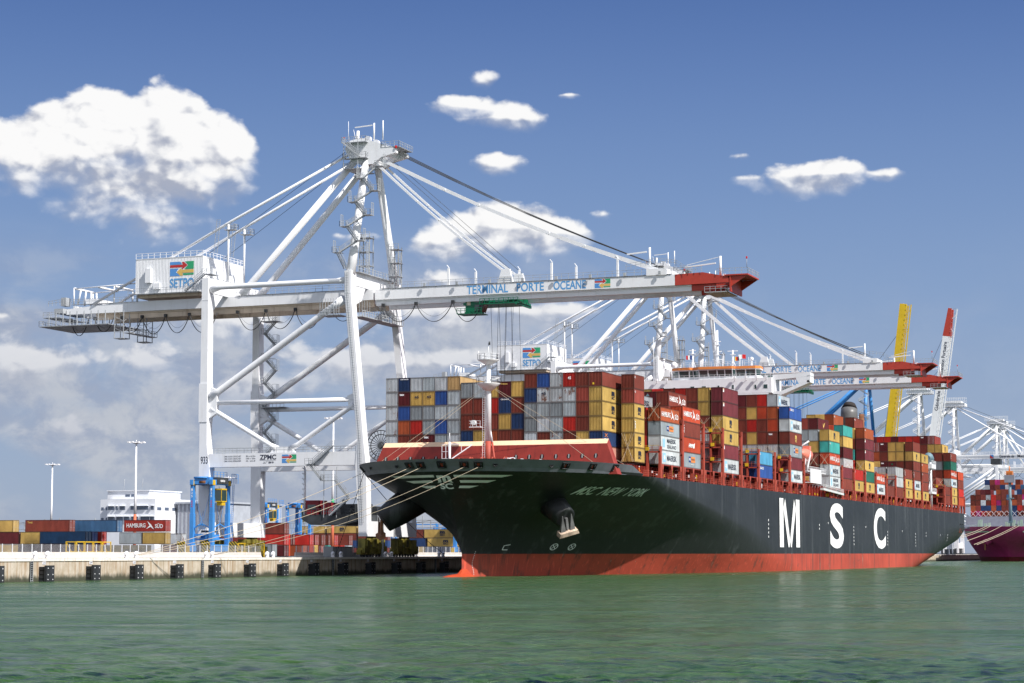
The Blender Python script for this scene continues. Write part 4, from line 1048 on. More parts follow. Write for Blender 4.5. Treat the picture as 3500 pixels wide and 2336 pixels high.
def lettering(kind, L, H):
    """flat lettering on the -Y side; origin at the container's base centre"""
    key = (kind, round(L, 1), round(H, 2))
    if key in LET: return LET[key]
    b = MB(); y = -CW/2-.012; f = lambda x0, x1, z0, z1: (lambda u, v: (x0+(x1-x0)*u, y, z0+(z1-z0)*v)); mats = ['dark_letter']; h = L/2
    if kind in ('msc', 'mscy'):
        put_text(b, 'm', f(-.75, .95, H*.52, H*.80), bold=.07); put_text(b, 'SC', f(-.75, .95, H*.24, H*.44), bold=.05); put_poly(b, [(0,0),(1,0),(1,1),(0,1)], f(-1.0, 1.2, H*.48, H*.51))
        if kind == 'mscy': mats = ['logo_yellow']
    elif kind == 'maersk':
        put_poly(b, [(0,0),(1,0),(1,1),(0,1)], f(-h*.78, -h*.50, .45, H-.45), 1)
        st = []
        for k in range(14): a = math.pi/2+k*math.pi/7; rr_ = .5 if k % 2 == 0 else .22; st.append((.5+rr_*math.cos(a)*.8, .5+rr_*math.sin(a)*.72))
        put_poly(b, st, lambda u, v: (-h*.78+h*.28*u, y-.01, .45+(H-.9)*v), 2)
        put_text(b, 'MAERSK', f(-h*.36, h*.66, H*.28, H*.68), 0, bold=.02); mats = ['dark_letter', 'pale_panel', 'white_letter']
    elif kind == 'sealand':
        put_poly(b, [(0,0),(1,0),(1,1),(0,1)], f(-h*.78, -h*.55, .6, H-.5), 1)
        put_text(b, 'MAERSK', f(-h*.34, h*.60, H*.54, H*.86), 0, bold=.02); put_text(b, 'SEALAND', f(-h*.34, h*.64, H*.16, H*.42), 0, bold=.01); mats = ['dark_letter', 'pale_panel']
    elif kind == 'hamburg':
        put_text(b, 'HAMBURG', f(-h*.88, h*.04, H*.36, H*.72), 0, bold=.02); put_text(b, 'S\u00dcD', f(h*.50, h*.88, H*.30, H*.72), 0, bold=.02)
        put_poly(b, [(0,.1),(.42,.5),(.15,1),(.62,.62),(1,.05),(.55,.36)], f(h*.07, h*.46, H*.14, H*.9), 0); mats = ['white_letter']
    elif kind == 'nedlloyd':
        put_poly(b, [(0,0),(1,0),(1,1),(0,1)], f(-h*.36, -h*.12, H*.38, H*.76), 1); put_poly(b, [(0,0),(1,0),(1,1),(0,1)], f(-h*.12, h*.36, H*.38, H*.76), 2)
        put_text(b, 'P&O', lambda u, v: (-h*.33+h*.19*u, y-.01, H*.5+H*.16*v), 0, bold=.02); put_text(b, 'Nedlloyd', lambda u, v: (-h*.10+h*.42*u, y-.01, H*.48+H*.18*v), 3, bold=.01)
        put_text(b, 'MAERSK LINE', f(-h*.14, h*.24, H*.22, H*.29), 0); mats = ['white_letter', 'dark_blue', 'orange', 'dark_letter']
    elif kind == 'hmm': put_text(b, 'HMM', f(-h*.36, h*.20, H*.36, H*.62), 0, bold=.05, shear=.3); put_poly(b, [(0,0),(.7,.1),(1,1),(.3,.8)], f(h*.16, h*.34, H*.32, H*.70)); mats = ['white_letter']
    elif kind == 'text_corner': put_text(b, '4', f(-h*.9, -h*.8, H*.72, H*.88), 0); put_text(b, '3', f(-h*.78, -h*.7, H*.72, H*.88), 0); mats = ['white_letter']
    elif kind == 'bird': put_poly(b, [(.2,0),(.55,.3),(1,1),(.6,.8),(.3,.45),(0,.9),(.1,.4)], f(-h*.1, h*.3, H*.2, H*.75)); mats = ['logo_yellow']
    elif kind == 'seaco': put_text(b, 'SEACO', f(-h*.82, -h*.3, H*.66, H*.84), 0, bold=.02); put_poly(b, [(0,0),(1,0),(1,1),(0,1)], f(-h*.93, -h*.85, H*.64, H*.86), 1); mats = ['white_letter', 'logo_red']
    elif kind == 'x': put_text(b, 'X', f(-h*.8, -h*.5, H*.62, H*.86), 0); put_text(b, 'SEACO', f(-h*.82, -h*.4, H*.42, H*.52), 1, bold=.02); mats = ['orange', 'white_letter']
    elif kind == 'tex': put_text(b, 'tex', f(-h*.88, -h*.72, H*.6, H*.85), 0, bold=.03); mats = ['white_letter']
    elif kind == 'triton': put_text(b, 'TRITON', f(-h*.9, -h*.6, H*.70, H*.82), 0, bold=.02); mats = ['white_letter']
    elif kind == 'touax': put_text(b, 'Touax', f(-h*.9, -h*.66, H*.72, H*.90), 0, bold=.02); mats = ['logo_yellow']
    elif kind == 'textext': put_text(b, 'TEX', lambda u, v: (-h*.9+.5*(1-v), y, H*.25+H*.6*(1-u)), 0, bold=.03); mats = ['white_letter']
    elif kind == 'travaux': put_text(b, 'TRAVAUX', f(-h*.75, h*.75, H*.40, H*.62), 0, bold=.0)
    elif kind == 'badge': put_poly(b, [(0,0),(1,0),(1,1),(0,1)], f(-h*.93, -h*.80, H*.66, H*.92), 0); put_poly(b, [(0,0),(1,1),(0,1)], lambda u, v: (-h*.92+h*.11*u, y-.01, H*.78+H*.13*v), 1); mats = ['white_letter', 'logo_yellow']
    o = b.build('tmp', mats, fix=False); me = o.data; bpy.data.objects.remove(o); me.name = 'lettering'; LET[key] = me; return me
paint('pale_panel', (0.30, 0.55, 0.75), .5, .05)
FLET = {}
def front_lettering(s, L, H):
    key = (s, round(L, 1), round(H, 2))
    if key in FLET: return FLET[key]
    b = MB(); x = -L/2-.012
    if s == '45': put_text(b, '45', lambda u, v: (x, .42-.84*u, H*.52+H*.20*v), 0, bold=.03); mats = ['dark_letter']
    elif s == '45w': put_text(b, '45', lambda u, v: (x, .30-.60*u, H*.52+H*.20*v), 0, bold=.03); mats = ['white_letter']
    elif s == 'tex': put_text(b, 'tex', lambda u, v: (x, .95-.95*u, H*.74+H*.15*v), 0, bold=.04); mats = ['white_letter']
    elif s == 'cronos': put_text(b, 'CRONOS', lambda u, v: (x, .8-1.6*u, H*.84+H*.08*v), 0, bold=.03); mats = ['white_letter']
    elif s == 'label': put_poly(b, [(0,0),(1,0),(1,1),(0,1)], lambda u, v: (x, .6-.35*u, H*.12+H*.14*v)); mats = ['yellow']
    elif s == 'triton': put_text(b, 'Triton', lambda u, v: (x, .9-1.4*u, H*.80+H*.1*v), 0, bold=.03); mats = ['logo_yellow']
    elif s == 'green': put_poly(b, [(.5+.5*math.cos(k*.6), .5+.5*math.sin(k*.6)) for k in range(10)], lambda u, v: (x, .25-.5*u, H*.60+H*.18*v)); mats = ['cab_green']
    elif s == 'tri': put_poly(b, [(0,0),(1,0),(.5,1)], lambda u, v: (x, .9-.8*u, H*.70+H*.18*v)); mats = ['mast_teal']
    o = b.build('tmp', mats, fix=False); me = o.data; bpy.data.objects.remove(o); me.name = 'number'; FLET[key] = me; return me
# lift to -Y of the lettering for rotated shore boxes is handled by the object's own rotation
crng = random.Random(11); NC = [0]
REST_RUNS = [(5, 5), (11, 11), (17, 17), (23, 23), (29, 29), (35, 35), (40, 40), (45, 45), (50, 50), (55, 55), (60, 60), (66, 66), (72, 72), (78, 78), (84, 84), (90, 90), (109, 109), (112, 115), (121, 124), (126, 134), (149, 152), (154, 158), (160, 170), (172, 176), (181, 182), (201, 202), (208, 209), (215, 223), (234, 234), (238, 238), (240, 246), (255, 256), (258, 270), (272, 277), (285, 290), (293, 296), (298, 299), (304, 308), (312, 314), (324, 326), (330, 332), (336, 338), (341, 350), (359, 359), (371, 373), (376, 381), (384, 389), (391, 397), (399, 405), (407, 413), (415, 421), (423, 429), (431, 445), (456, 456), (461, 461), (466, 466), (469, 471), (478, 482), (484, 485), (487, 490), (494, 494), (496, 496), (498, 501), (505, 506), (509, 510), (513, 514), (516, 516), (521, 522), (524, 533), (535, 548), (550, 556), (559, 559), (561, 561), (564, 572), (575, 575), (577, 577), (579, 580), (582, 590), (593, 619), (621, 626)]
REST = set(i for a_, b_ in REST_RUNS for i in range(a_, b_+1))
REST_MB = MB(); REST_MATS = []
def in_rest(i): return REST is not None and i in REST
def container(code, x, y, z, L, H, label, group, let=None, flet=None, rot=0, kind=None):
    if in_rest(NC[0]):
        NC[0] += 1; mn = 'stowed_'+code
        if mn not in MAT:
            paint(mn, CC[code][1], .55, .12, '3a2416', .4)
        if mn not in REST_MATS: REST_MATS.append(mn)
        a, c = (L/2, CW/2) if not rot else (CW/2, L/2)
        REST_MB.box(x-a, x+a, y-c, y+c, z, z+H, REST_MATS.index(mn))
        n = 9
        for k in range(n):      # ribs on the face towards the bow
            yy = y-c+(2*c)*(k+.2)/n; REST_MB.box(x-a-.05, x-a+.01, yy, yy+2*c/n*.5, z+.15, z+H-.1, REST_MATS.index(mn))
        return None
    wds, rgb, rust, kd = CC[code]
    o = bpy.data.objects.new('shipping_container', cmesh(L, H, kind or kd)); C.objects.link(o)
    j = .88+.24*crng.random(); o.color = (min(1, rgb[0]*j), min(1, rgb[1]*j), min(1, rgb[2]*j), min(1, rust*(.5+crng.random())))
    o.location = (x, y, z); o.rotation_euler = (0, 0, rot)
    tag(o, label, 'shipping container', group); NC[0] += 1
    for me in ([lettering(let, L, H)] if let else []) + ([front_lettering(flet, L, H)] if flet else []):
        c = bpy.data.objects.new(me.name.split('.')[0], me); C.objects.link(c); c.parent = o
    return o
TXT = {'msc': 'with black lettering', 'mscy': 'with yellow lettering', 'maersk': 'with star panel and dark lettering', 'sealand': 'with two-line dark lettering', 'hamburg': 'with white lettering', 'nedlloyd': 'with blue and orange panel'}
# foremost bay: columns from the left (starboard) to the right (port), top tier first
B1 = ['w. w. w. w. w. w.', 'nC mX b. o. R. R.', 'w. y4 G. r. R. R.', 'g. y4 G. G. mX R.', 'w. b. g. b. G. w.', 'T. g. g. g. w. w.',
      'G. R. R. n. w.', 'g. R. R. y. R.', 'y. rL R. oL G.', 'mT nC y. R. w.', 'y. R. n. R. R.',
      'R. n. G. G. w. R.', 'b. w4 g. w. R. w.', 'w. w. G. g. w. R.', 'r5 w. g. r. R. R.', 'R. s. R. R. y. R.', 'RL y. y. y. n. p.']
SL = {'.': None, 'C': 'cronos', 'X': 'tex', '4': '45', '5': '45w', 'L': 'label', 'T': 'triton', 'G': 'green', 'V': 'tri'}
TOP = ['top', 'second from top', 'third from top', 'fourth from top', 'fifth from top', 'bottom']
for k, colm in enumerate(B1):
    its = colm.split(); n = len(its); hp = 2.64 if n == 6 else 2.92
    j = 18-k; y = BY0+.2+RP*j+CW/2+.45+ (0.10 if k < 6 else (0 if k < 11 else -.1)); x0 = 341.3+ (0 if k not in (6,7,8,9,10) else .15)
    for q_, it in enumerate(its):
        if n-q_ == 1: continue            # lowest tier sits hidden below the breakwater top
        z = ZC+(n-1-q_)*hp; code = it[0]
        let = {'y': 'msc', 'n': 'x'}.get(code) if k == 16 else None
        container(code, x0+CL/2, y, z, CL, hp-.03, f'{CC[code][0]} container, {TOP[q_]}, {ORD[k]} column from left in foremost wall',
                  'containers in the foremost bay of the black ship', let, SL[it[1]])
    # the lowest tier, built as well so that nothing floats
    it = its[-1]; container(it[0], x0+CL/2, y, ZC, CL, hp-.03, f'{CC[it[0]][0]} container, bottom of {ORD[k]} column from left in foremost wall', 'containers in the foremost bay of the black ship')
for q_, (cd, lt) in enumerate((('R', 'text_corner'), ('s', 'text_corner'), ('y', 'msc'), ('y', 'textext'), ('y', 'msc'), ('y', 'msc'))):
    container(cd, 348.6+3.03, BY0+RP*.75+CW/2, ZC+(5-q_)*2.64, 6.06, 2.61, f'short {CC[cd][0]} container, {TOP[q_]} of the stack just right of the foremost wall', 'short containers beside the foremost bay', lt)
# later bays: bay index -> list of stacks from the port edge inwards, top first; 'H' hamburg etc via suffix
SFX = {'h': 'hamburg', 'a': 'maersk', 'A': 'sealand', 'N': 'nedlloyd', 'm': 'msc', 'Y': 'mscy', 'H': 'hmm', 'b': 'bird', 's': 'seaco', 'B': 'badge', 't': 'text_corner', 'x': 'textext', '.': None}
BAYS = {
 1: (2.64, ['oh eN WA Wa', 'r. r. r. g.', 'Ga r. R. R. G.', '. ']),
 2: (2.92, ['qh Rx qH eN', 'Rh R. R. G. g.', 'm.V R. R. R. g.', 'R. R. R. y. G.']),
 4: (2.92, ['uB.L uB.L ym ym uB Wa', 'y. y. R. d. g. g.', 'R. R. R. R. g. R.', 'r. R. y. y. R. g.', 'R. R. r. R. g. R.', 'r. R. y. R. R. g.', 'y. y. R. r. R. G.']),
 6: (2.92, ['ct bs', 'G. G.', 'g. g.']),
 8: (2.92, ['bs Wa RY eN uB Wa', 'wa o. q. R.X d. R. R.', 'r. q. R. R. d. R. g.', 'R. y. r. y. d. R. R.', 'm. R. R. R. d. g. R.', 'R. R. R. y. R. g. R.']),
 9: (2.92, ['ym tt qh Wa WA', 'mb g. y. R. R. g.', 's. g. g. R. R. y.', 'o. y. R. R. R. g.']),
 10: (2.92, ['uB Rx']),
 11: (2.92, ['rt ym', 't. y. m. d. R. g.', 'ot q. R. y. R. R. g.', 'y. R. R. y. R. R. g.', 'y. o. R. y. R. R. g.']),
 12: (2.92, ['ot uB uB ym kt ym', 'Rt y. R. t. r. R. g.']),
 13: (2.92, ['qh Wa', 'n. R.', 'n. g.']),
 14: (2.92, ['Rx', 'R. R.']),
 15: (2.92, ['d. d. R.', 'd. d. R.', 'd. g. R.']),
 16: (2.92, ['Rx ym ym', 'R. y. y.']),
 17: (2.92, ['R. ym R. Rx Wa ym', 'y. y. R. R. g. R.', 'y. y. m.G R. R. g.', 'm.X R. m.X R. g. R.', 'D. o. y. R. R. g.', 'r. R. R. y. g. R.']),
 18: (2.92, ['ym ot Rt Rt ym']),
 20: (2.92, ['R. Rx', 'R. R. R.']),
 21: (2.92, ['Rx k. qh Wa ym ym', 'ym R. G. R. R. R. R.', 'D. y. m.X g. R. R. g. R.', 'm.X R. R. y. g. R. R. R.', 'r. R. R. y. g. R. R. R.', 'r. R. R. y. g. R. R. R.', 'r. m. R. y. g. R. R. R.', 'm. R. R. y. g. R. R. R.', 'r. R. R. y. g. R. R. R.', 'r. y. R. y. g. R. R. R.', 'm. R. R. y. g. R. R. R.']),
 22: (2.92, ['q. R. rt qt']),
}
def stack_words(bi, r_):
    s = 'outermost' if r_ == 0 else (['second', 'third', 'fourth', 'fifth', 'sixth', 'seventh', 'eighth', 'ninth', 'tenth', 'eleventh'][r_-1])
    if bi <= 8: b_ = {1: 'second', 2: 'third', 4: 'fifth', 6: 'seventh', 8: 'ninth'}[bi]+' bay from bow'
    else: b_ = {9: 'first', 10: 'second', 11: 'third', 12: 'fourth', 13: 'fifth', 14: 'sixth', 15: 'seventh', 16: 'eighth', 17: 'ninth', 18: 'tenth', 20: 'eleventh', 21: 'twelfth', 22: 'last'}[bi]+' bay behind bridge'
    return s, b_
HID = {}
for bi, (hp, stacks) in BAYS.items():
    X = BAYX[bi]; Lc = min(13.0, BAYX[min(bi+1, 22)]-X-2.3) if bi not in (8, 18, 22) else 12.4
    Lc = max(Lc, 12.1)
    for r_, st in enumerate(stacks):
        its = [t for t in st.split() if len(t) > 1]; n = len(its)
        for q_, it in enumerate(its):
            code, lt = it[0], SFX[it[1]]; fl_ = SL[it[2]] if len(it) > 2 else (SL[it[3]] if len(it) > 3 else None)
            s, b_ = stack_words(bi, r_)
            lvl = TOP[q_] if q_ < 5 else ('bottom' if q_ == n-1 else ORD[q_]+' from top')
            if n == 1: lvl = 'alone'
            if q_ == n-1 and n > 1: lvl = 'bottom'
            container(code, X+Lc/2, BY0+CW/2+RP*r_+(.32 if r_ else 0), ZC+(n-1-q_)*hp, Lc, hp-.03,
                f'{CC[code][0]} container, {lvl} in {s} stack of {b_}', 'containers in the later bays of the black ship', lt, fl_)
# lashing rods crossed over the lower boxes
b = MB()
def xl(X, y0, z0, z1):
    b.beam((X-.35, y0, z0), (X-.05, y0+CW, z1), .05, .05); b.beam((X-.35, y0+CW, z0), (X-.05, y0, z1), .05, .05)
    b.beam((X-.35, y0+.3, z0), (X-.05, y0+CW-.5, z1), .04, .04); b.beam((X-.35, y0+CW-.3, z0), (X-.05, y0+.5, z1), .04, .04)
for bi in (1, 4, 8, 9, 11, 12, 16, 17, 20, 21):
    b.cut()
    for r_ in range(3):
        zz = ZC+ (3 if bi < 6 else 2)*2.92-.4; xl(BAYX[bi], BY0+RP*r_+(.32 if r_ else 0), zz, zz+2.9)
b.cut(); xl(348.6, BY0+RP*.75, ZC, ZC+5.2)
b.split('lashing_rods', 'rope', ship)
print('containers on ship', NC[0])
# ------------------------------------------------------------------ ship-to-shore cranes (near one numbered 933)
def split_parts(items, name, mats, parent):
    """items: list of functions drawing one piece each -> one part per piece"""
    res = []
    for fn in items:
        b = MB(); fn(b); res.append(b.build(name, mats, parent))
    return res
def sts_crane():
    XA, XD = 364.1, 386.1
    root = thing('gantry_crane', 'tall white ship-to-shore crane with red boom tip standing at the bow, nearest the camera', 'gantry crane', (375, 188, ZQ), 'white gantry cranes with red boom tips')
    W, G_ = 'crane_white', 'galvanised'
    def B(fn, name, mats=W, parent=None):
        b = MB(); fn(b); return b.build(name, mats, parent or root)
    for X in (XA, XD):
        # landside leg: upright box, slightly narrower over the portal
        def legA(b, X=X):
            b.hexa([(X-1.1,205.4,7.3),(X+1.1,205.4,7.3),(X+1.1,207.5,7.3),(X-1.1,207.5,7.3)], [(X-1.1,205.2,21.2),(X+1.1,205.2,21.2),(X+1.1,207.6,21.2),(X-1.1,207.6,21.2)])
            b.hexa([(X-1.1,205.2,21.2),(X+1.1,205.2,21.2),(X+1.1,207.6,21.2),(X-1.1,207.6,21.2)], [(X-1.1,205.9,26),(X+1.1,205.9,26),(X+1.1,207.6,26),(X-1.1,207.6,26)])
            b.hexa([(X-1.1,205.9,26),(X+1.1,205.9,26),(X+1.1,207.6,26),(X-1.1,207.6,26)], [(X-1.1,206.1,60.0),(X+1.1,206.1,60.0),(X+1.1,207.55,60.0),(X-1.1,207.55,60.0)])
            b.box(X-1.14, X+1.14, 206.06, 207.59, 55.4, 55.55)
        B(legA, 'leg')
        def legB(b, X=X):
            prof = [(7.3,170.0,171.8),(10.2,170.05,171.8),(21.2,170.3,172.6),(26,170.9,172.2),(35,171.8,173.2),(55.5,173.9,175.3),(60.0,173.9,175.3)]
            for (z0,a0,c0),(z1,a1,c1) in zip(prof, prof[1:]):
                b.hexa([(X-1.1,a0,z0),(X+1.1,a0,z0),(X+1.1,c0,z0),(X-1.1,c0,z0)], [(X-1.1,a1,z1),(X+1.1,a1,z1),(X+1.1,c1,z1),(X-1.1,c1,z1)])
            b.box(X-1.14, X+1.14, 173.86, 175.34, 55.4, 55.55)
        B(legB, 'leg')
        B(lambda b: b.box(X-1.0, X+1.0, 172.3, 205.4, 21.3, 24.0), 'portal_beam')
        B(lambda b: (b.rail([(X-.9, 173.5, 24.0), (X-.9, 205, 24.0)], 1.1, 1.7, .035), b.rail([(X+.9, 173.5, 24.0), (X+.9, 205, 24.0)], 1.1, 1.7, .035)), 'portal_railing', G_)
        B(lambda b: b.path([(X,175.4,58.2),(X,177.4,58.15),(X,203.8,58.15),(X,206.0,57.7)], [.75,.55,.55,.8], 12), 'tie_tube')
        B(lambda b: b.tube((X,173.0,34.3),(X,206.0,34.4), .46, 12), 'tie_tube')
        B(lambda b: b.path([(X,205.6,35.6),(X,203.8,36.8),(X,178.0,53.2),(X,175.8,54.4)], [1.05,.68,.68,1.05], 12), 'diagonal_brace')
        B(lambda b: b.path([(X,205.6,33.2),(X,204.2,32.5),(X,192,25.6),(X,190.4,24.8)], [.75,.5,.5,.7], 12), 'diagonal_brace')
        B(lambda b: b.path([(X,187.4,24.8),(X,185.8,25.6),(X,174.6,32.6),(X,173.4,33.3)], [.7,.5,.5,.75], 12), 'diagonal_brace')
        B(lambda b: (b.prism([(204.0,36.9),(206.3,38),(206.3,31),(204.2,32.2)], 'x', X-.5, X+.5)), 'gusset_plate')
        B(lambda b: (b.prism([(186.2,24),(191.8,24),(190.9,25.2),(187.2,25.2)], 'x', X-.5, X+.5)), 'gusset_plate')
        B(lambda b: (b.prism([(172.3,36),(174.8,35),(174.4,32.6),(172,31.8)], 'x', X-.45, X+.45)), 'gusset_plate')
        B(lambda b: b.box(X-1.2, X+1.2, 205.9, 207.8, 30.5, 38.4), 'leg_collar')
    # upper cross beams and sills
    B(lambda b: (b.box(XA+1.1, XD-1.1, 173.9, 175.9, 57.2, 60.0), b.prism([(XA+1.1,57.2),(XA+6,57.2),(XA+4.2,54.4),(XA+1.1,53.2)], 'y', 174, 175.2), b.prism([(XD-1.1,57.2),(XD-6,57.2),(XD-4.2,54.4),(XD-1.1,53.2)], 'y', 174, 175.2)), 'cross_beam')
    B(lambda b: (b.box(XA+1.1, XD-1.1, 205.9, 207.5, 57.0, 60.0), b.prism([(XA+1.1,57.0),(XA+5,57.0),(XA+1.1,53.6)], 'y', 206, 207.2), b.prism([(XD-1.1,57.0),(XD-5,57.0),(XD-1.1,53.6)], 'y', 206, 207.2)), 'cross_beam')
    for y0, y1 in ((169.9, 171.9), (205.0, 207.0)):
        B(lambda b: b.box(XA-.9, XD+.9, y0, y1, 7.3, 10.25), 'sill_beam')
        for xc in (XA+3.2, XD-3.2):
            def bogie(b, xc=xc, yc=(y0+y1)/2):
                b.box(xc-1.1, xc+1.1, yc-.7, yc+.7, 6.3, 7.28); b.box(xc-4.7, xc-2.0, yc-.8, yc+.8, 4.4, 6.9); b.box(xc+1.9, xc+4.6, yc-.8, yc+.8, 4.4, 6.7); b.box(xc-5.4, xc+5.4, yc-.55, yc+.55, 3.9, 5.0); b.prism([(xc-4.6,5.2),(xc-4.3,6.0),(xc-1.2,6.9),(xc+1.2,6.9),(xc+4.3,6.0),(xc+4.6,5.2),(xc+2.4,5.2),(xc+1.0,5.8),(xc-1.0,5.8),(xc-2.4,5.2)], 'y', yc-.6, yc+.6)
                for dx in (-3.3, 3.3):
                    b.prism([(xc+dx-2.2,4.2),(xc+dx-1.8,5.0),(xc+dx,5.5),(xc+dx+1.8,5.0),(xc+dx+2.6,4.2),(xc+dx,4.5)], 'y', yc-.75, yc+.75)
                    for d2 in (-1.5, 1.5):
                        b.box(xc+dx+d2-1.2, xc+dx+d2+1.2, yc-.5, yc+.5, 3.75, 4.6); b.box(xc+dx+d2-.4, xc+dx+d2+.4, yc-.95, yc-.5, 4.0, 5.4)
                b.box(xc-1.7, xc-.3, yc-1.3, yc-.7, 5.2, 6.8); b.box(xc+.9, xc+2.6, yc-1.15, yc-.7, 4.8, 5.9); b.box(xc-4.2, xc-3, yc-1.1, yc-.7, 5.4, 6.7)
            bo = B(bogie, 'bogie', 'olive')
            for k in range(8):
                wx = xc-4.8+k*(9.6/7); b = MB(); b.tube((wx, (y0+y1)/2-.16, ZQ+.38), (wx, (y0+y1)/2+.16, ZQ+.38), .34, 12); b.build('wheel', 'dark_machine', bo)
    # twin box girder and boom, rail beams below
    for X, far in ((371.7, 0), (378.6, 1)):
        B(lambda b: (b.hexa([(X-.6,172.8,54.95),(X+.6,172.8,54.95),(X+.6,245.2,54.95),(X-.6,245.2,54.95)], [(X-.6,172.8,57.05),(X+.6,172.8,57.05),(X+.6,240,56.95),(X-.6,240,56.95)]) if False else (b.box(X-.6,X+.6,172.8,232,54.95,57.05), b.hexa([(X-.6,232,54.95),(X+.6,232,54.95),(X+.6,245.2,54.95),(X-.6,245.2,54.95)], [(X-.6,232,57.05),(X+.6,232,57.05),(X+.6,245.2,56.1),(X-.6,245.2,56.1)]))), 'girder')
        B(lambda b: (b.box(X-.62, X+.62, 109.35, 172.35, 54.9, 57.0), b.box(X-.66, X-.60, 150, 150.1, 54.9, 57)), 'boom')
        B(lambda b: b.prism([(109.34,54.9),(109.34,57.0),(103.8,57.15),(98.9,56.1),(98.6,55.0)], 'x', X-.63, X+.63), 'boom_tip', 'boom_red')
        B(lambda b: (b.box(X-.28, X+.45, 106.2, 172.3, 54.62, 54.93), b.box(X-.12, X+.40, 106.2, 172.3, 53.72, 54.62)), 'trolley_rail_beam', 'crane_white')
        B(lambda b: (b.box(X-.28, X+.45, 172.8, 238, 54.62, 54.98), b.box(X-.12, X+.40, 172.8, 238, 53.55, 54.62)), 'trolley_rail_beam', 'crane_cream')
        B(lambda b: b.box(X-.14, X+.42, 101.5, 106.15, 53.75, 54.9), 'tip_rail_beam', 'boom_red')
        for wi, (a, c, z) in enumerate(((110, 171, 57.1), (176.5, 204, 57.15), (208.5, 212, 57.1), (227.5, 244, 57.0))):
         def walk(b, X=X, s=(-1 if not far else 1)):
                xo = X+s*.62
                b.box(min(xo+s*.12, xo-s*.8), max(xo+s*.12, xo-s*.8), a, c, z, z+.05); b.rail([(xo+s*.08, a, z+.05), (xo+s*.08, c, z+.05)], 1.1, 1.5, .032)
                y = a+1
                while y < c: b.box(xo-.05, xo+.05, y-.05, y+.05, z-.3, z+.02); y += 6
                if wi == 0: [b.box(xo+s*.5-.12, xo+s*.5+.12, y, y+.5, 57.1, 57.75) for y in range(112, 170, 7)]
         B(walk, 'walkway', G_)
        for y in (156.5, 134.6, 121.0) if not far else (153.4, 131.9, 144.0): B(lambda b: (b.box(X-.22, X+.22, y-.18, y+.18, 57.0, 60.6), b.beam((X, y-.2, 60.6), (X, y+.35, 61.3), .3, .12)), 'stay_rest_post')
    B(lambda b: [b.box(372.3, 378.0, y-.25, y+.25, 56.2, 56.8) for y in (100, 112, 124, 136, 148, 160, 171)], 'boom_cross_ties')
    B(lambda b: [b.box(372.3, 378.0, y-.3, y+.3, 56.0, 56.9) for y in (174, 185, 196, 208, 220, 232, 244)], 'girder_cross_ties')
    B(lambda b: (b.box(370.9, 379.4, 95.0, 99.6, 56.25, 56.5), b.prism([(98.4,54.2),(98.4,56.2),(95.2,56.2)], 'x', 371.2, 371.5), b.prism([(98.4,54.2),(98.4,56.2),(95.2,56.2)], 'x', 378.8, 379.1), b.box(371, 379.3, 98.3, 98.6, 53.2, 56.2)), 'tip_platform', 'boom_red')
    B(lambda b: (b.rail([(370.9,108.8,57.1),(370.9,104,57.2)],1.1,1.2,.035), b.rail([(370.9,101,56.55),(370.9,95.0,56.55),(379.4,95.0,56.55)], 1.1, 1.3, .035), b.box(371,379,99.2,103.5,53.2,53.35), b.rail([(371,103.5,53.35),(371,99.2,53.35),(379,99.2,53.35)],1.0,1.2,.035), b.tube((371.4,95.3,57.6),(371.4,95.3,59.4),.05,5)), 'tip_railing', G_)
    B(lambda b: (b.tube((372,100.6,56.5),(372,100.6,60.2),.24,8), b.beam((372,101.5,58.9),(372,107.6,58.4),.22,.24), b.beam((372,100.6,60.1),(372,107.2,58.8),.1,.1)), 'service_jib')
    B(lambda b: b.box(371.3,371.6,95.2,95.45,59.4,59.8), 'warning_lamp', 'signal_red')
    B(lambda b: (b.box(370.9,379.4,111,115,57.0,58.3), b.tube((372,114.6,58.3),(372,114.6,62.6),.22,8), b.beam((372,115.2,61.8),(372,119.2,61.5),.3,.26)), 'stay_anchor')
    B(lambda b: b.rail([(370.7,119,58.3),(370.7,113,59.2),(370.7,109,58.6),(370.7,107,57.3)],1.1,1.0,.032), 'stay_anchor_railing', G_)
    B(lambda b: (b.prism([(145.8,57),(142.6,57),(143.2,59.8),(144.9,59.8)],'x',371.1,371.9)), 'stay_anchor')
    B(lambda b: (b.prism([(145.8,57),(142.6,57),(143.2,59.8),(144.9,59.8)],'x',378.2,379)), 'stay_anchor')
    # text on the near boom and the near portal beam
    xt = 371.7-.62-.015
    ft = lambda y0, y1, z0, z1, x: (lambda u, v: (x, y0+(y1-y0)*u, z0+(z1-z0)*v))
    for s, a, c in (('TERMINAL', 152.3, 143.5), ('PORTE', 141.7, 136.0), ('OCEANE', 134.0, 127.3)):
        b = MB(); put_text(b, s, ft(a, c, 55.12, 56.85, xt), bold=.022); b.build('boom_lettering', 'pale_blue_letter', root, fix=False)
    b = MB(); arrows_logo(b, ft(125.5, 122.3, 55.1, 56.85, xt)); b.build('arrow_logo', LOGO, root, fix=False)
    xs_ = XA-1.0-.015
    b = MB(); put_text(b, '933', ft(207.2, 205.6, 22.0, 23.5, XA-1.115), bold=.015); b.build('crane_number', 'dark_letter', root, fix=False)
    b = MB()
    for i, (l, r_) in enumerate((('CMU SOUS CROCHET', '85t x 62.5m'), ('CMU SOUS CROCHET', '100t x 55m'), ('CMU SOUS SPREADER', '65t - twin 20'))):
        put_text(b, l, ft(201.9, 198.0, 23.25-i*.47, 23.55-i*.47, xs_), bold=.01); put_text(b, r_, ft(196.9, 194.8, 23.25-i*.47, 23.55-i*.47, xs_), bold=.01)
    b.build('load_table', 'dark_letter', root, fix=False)
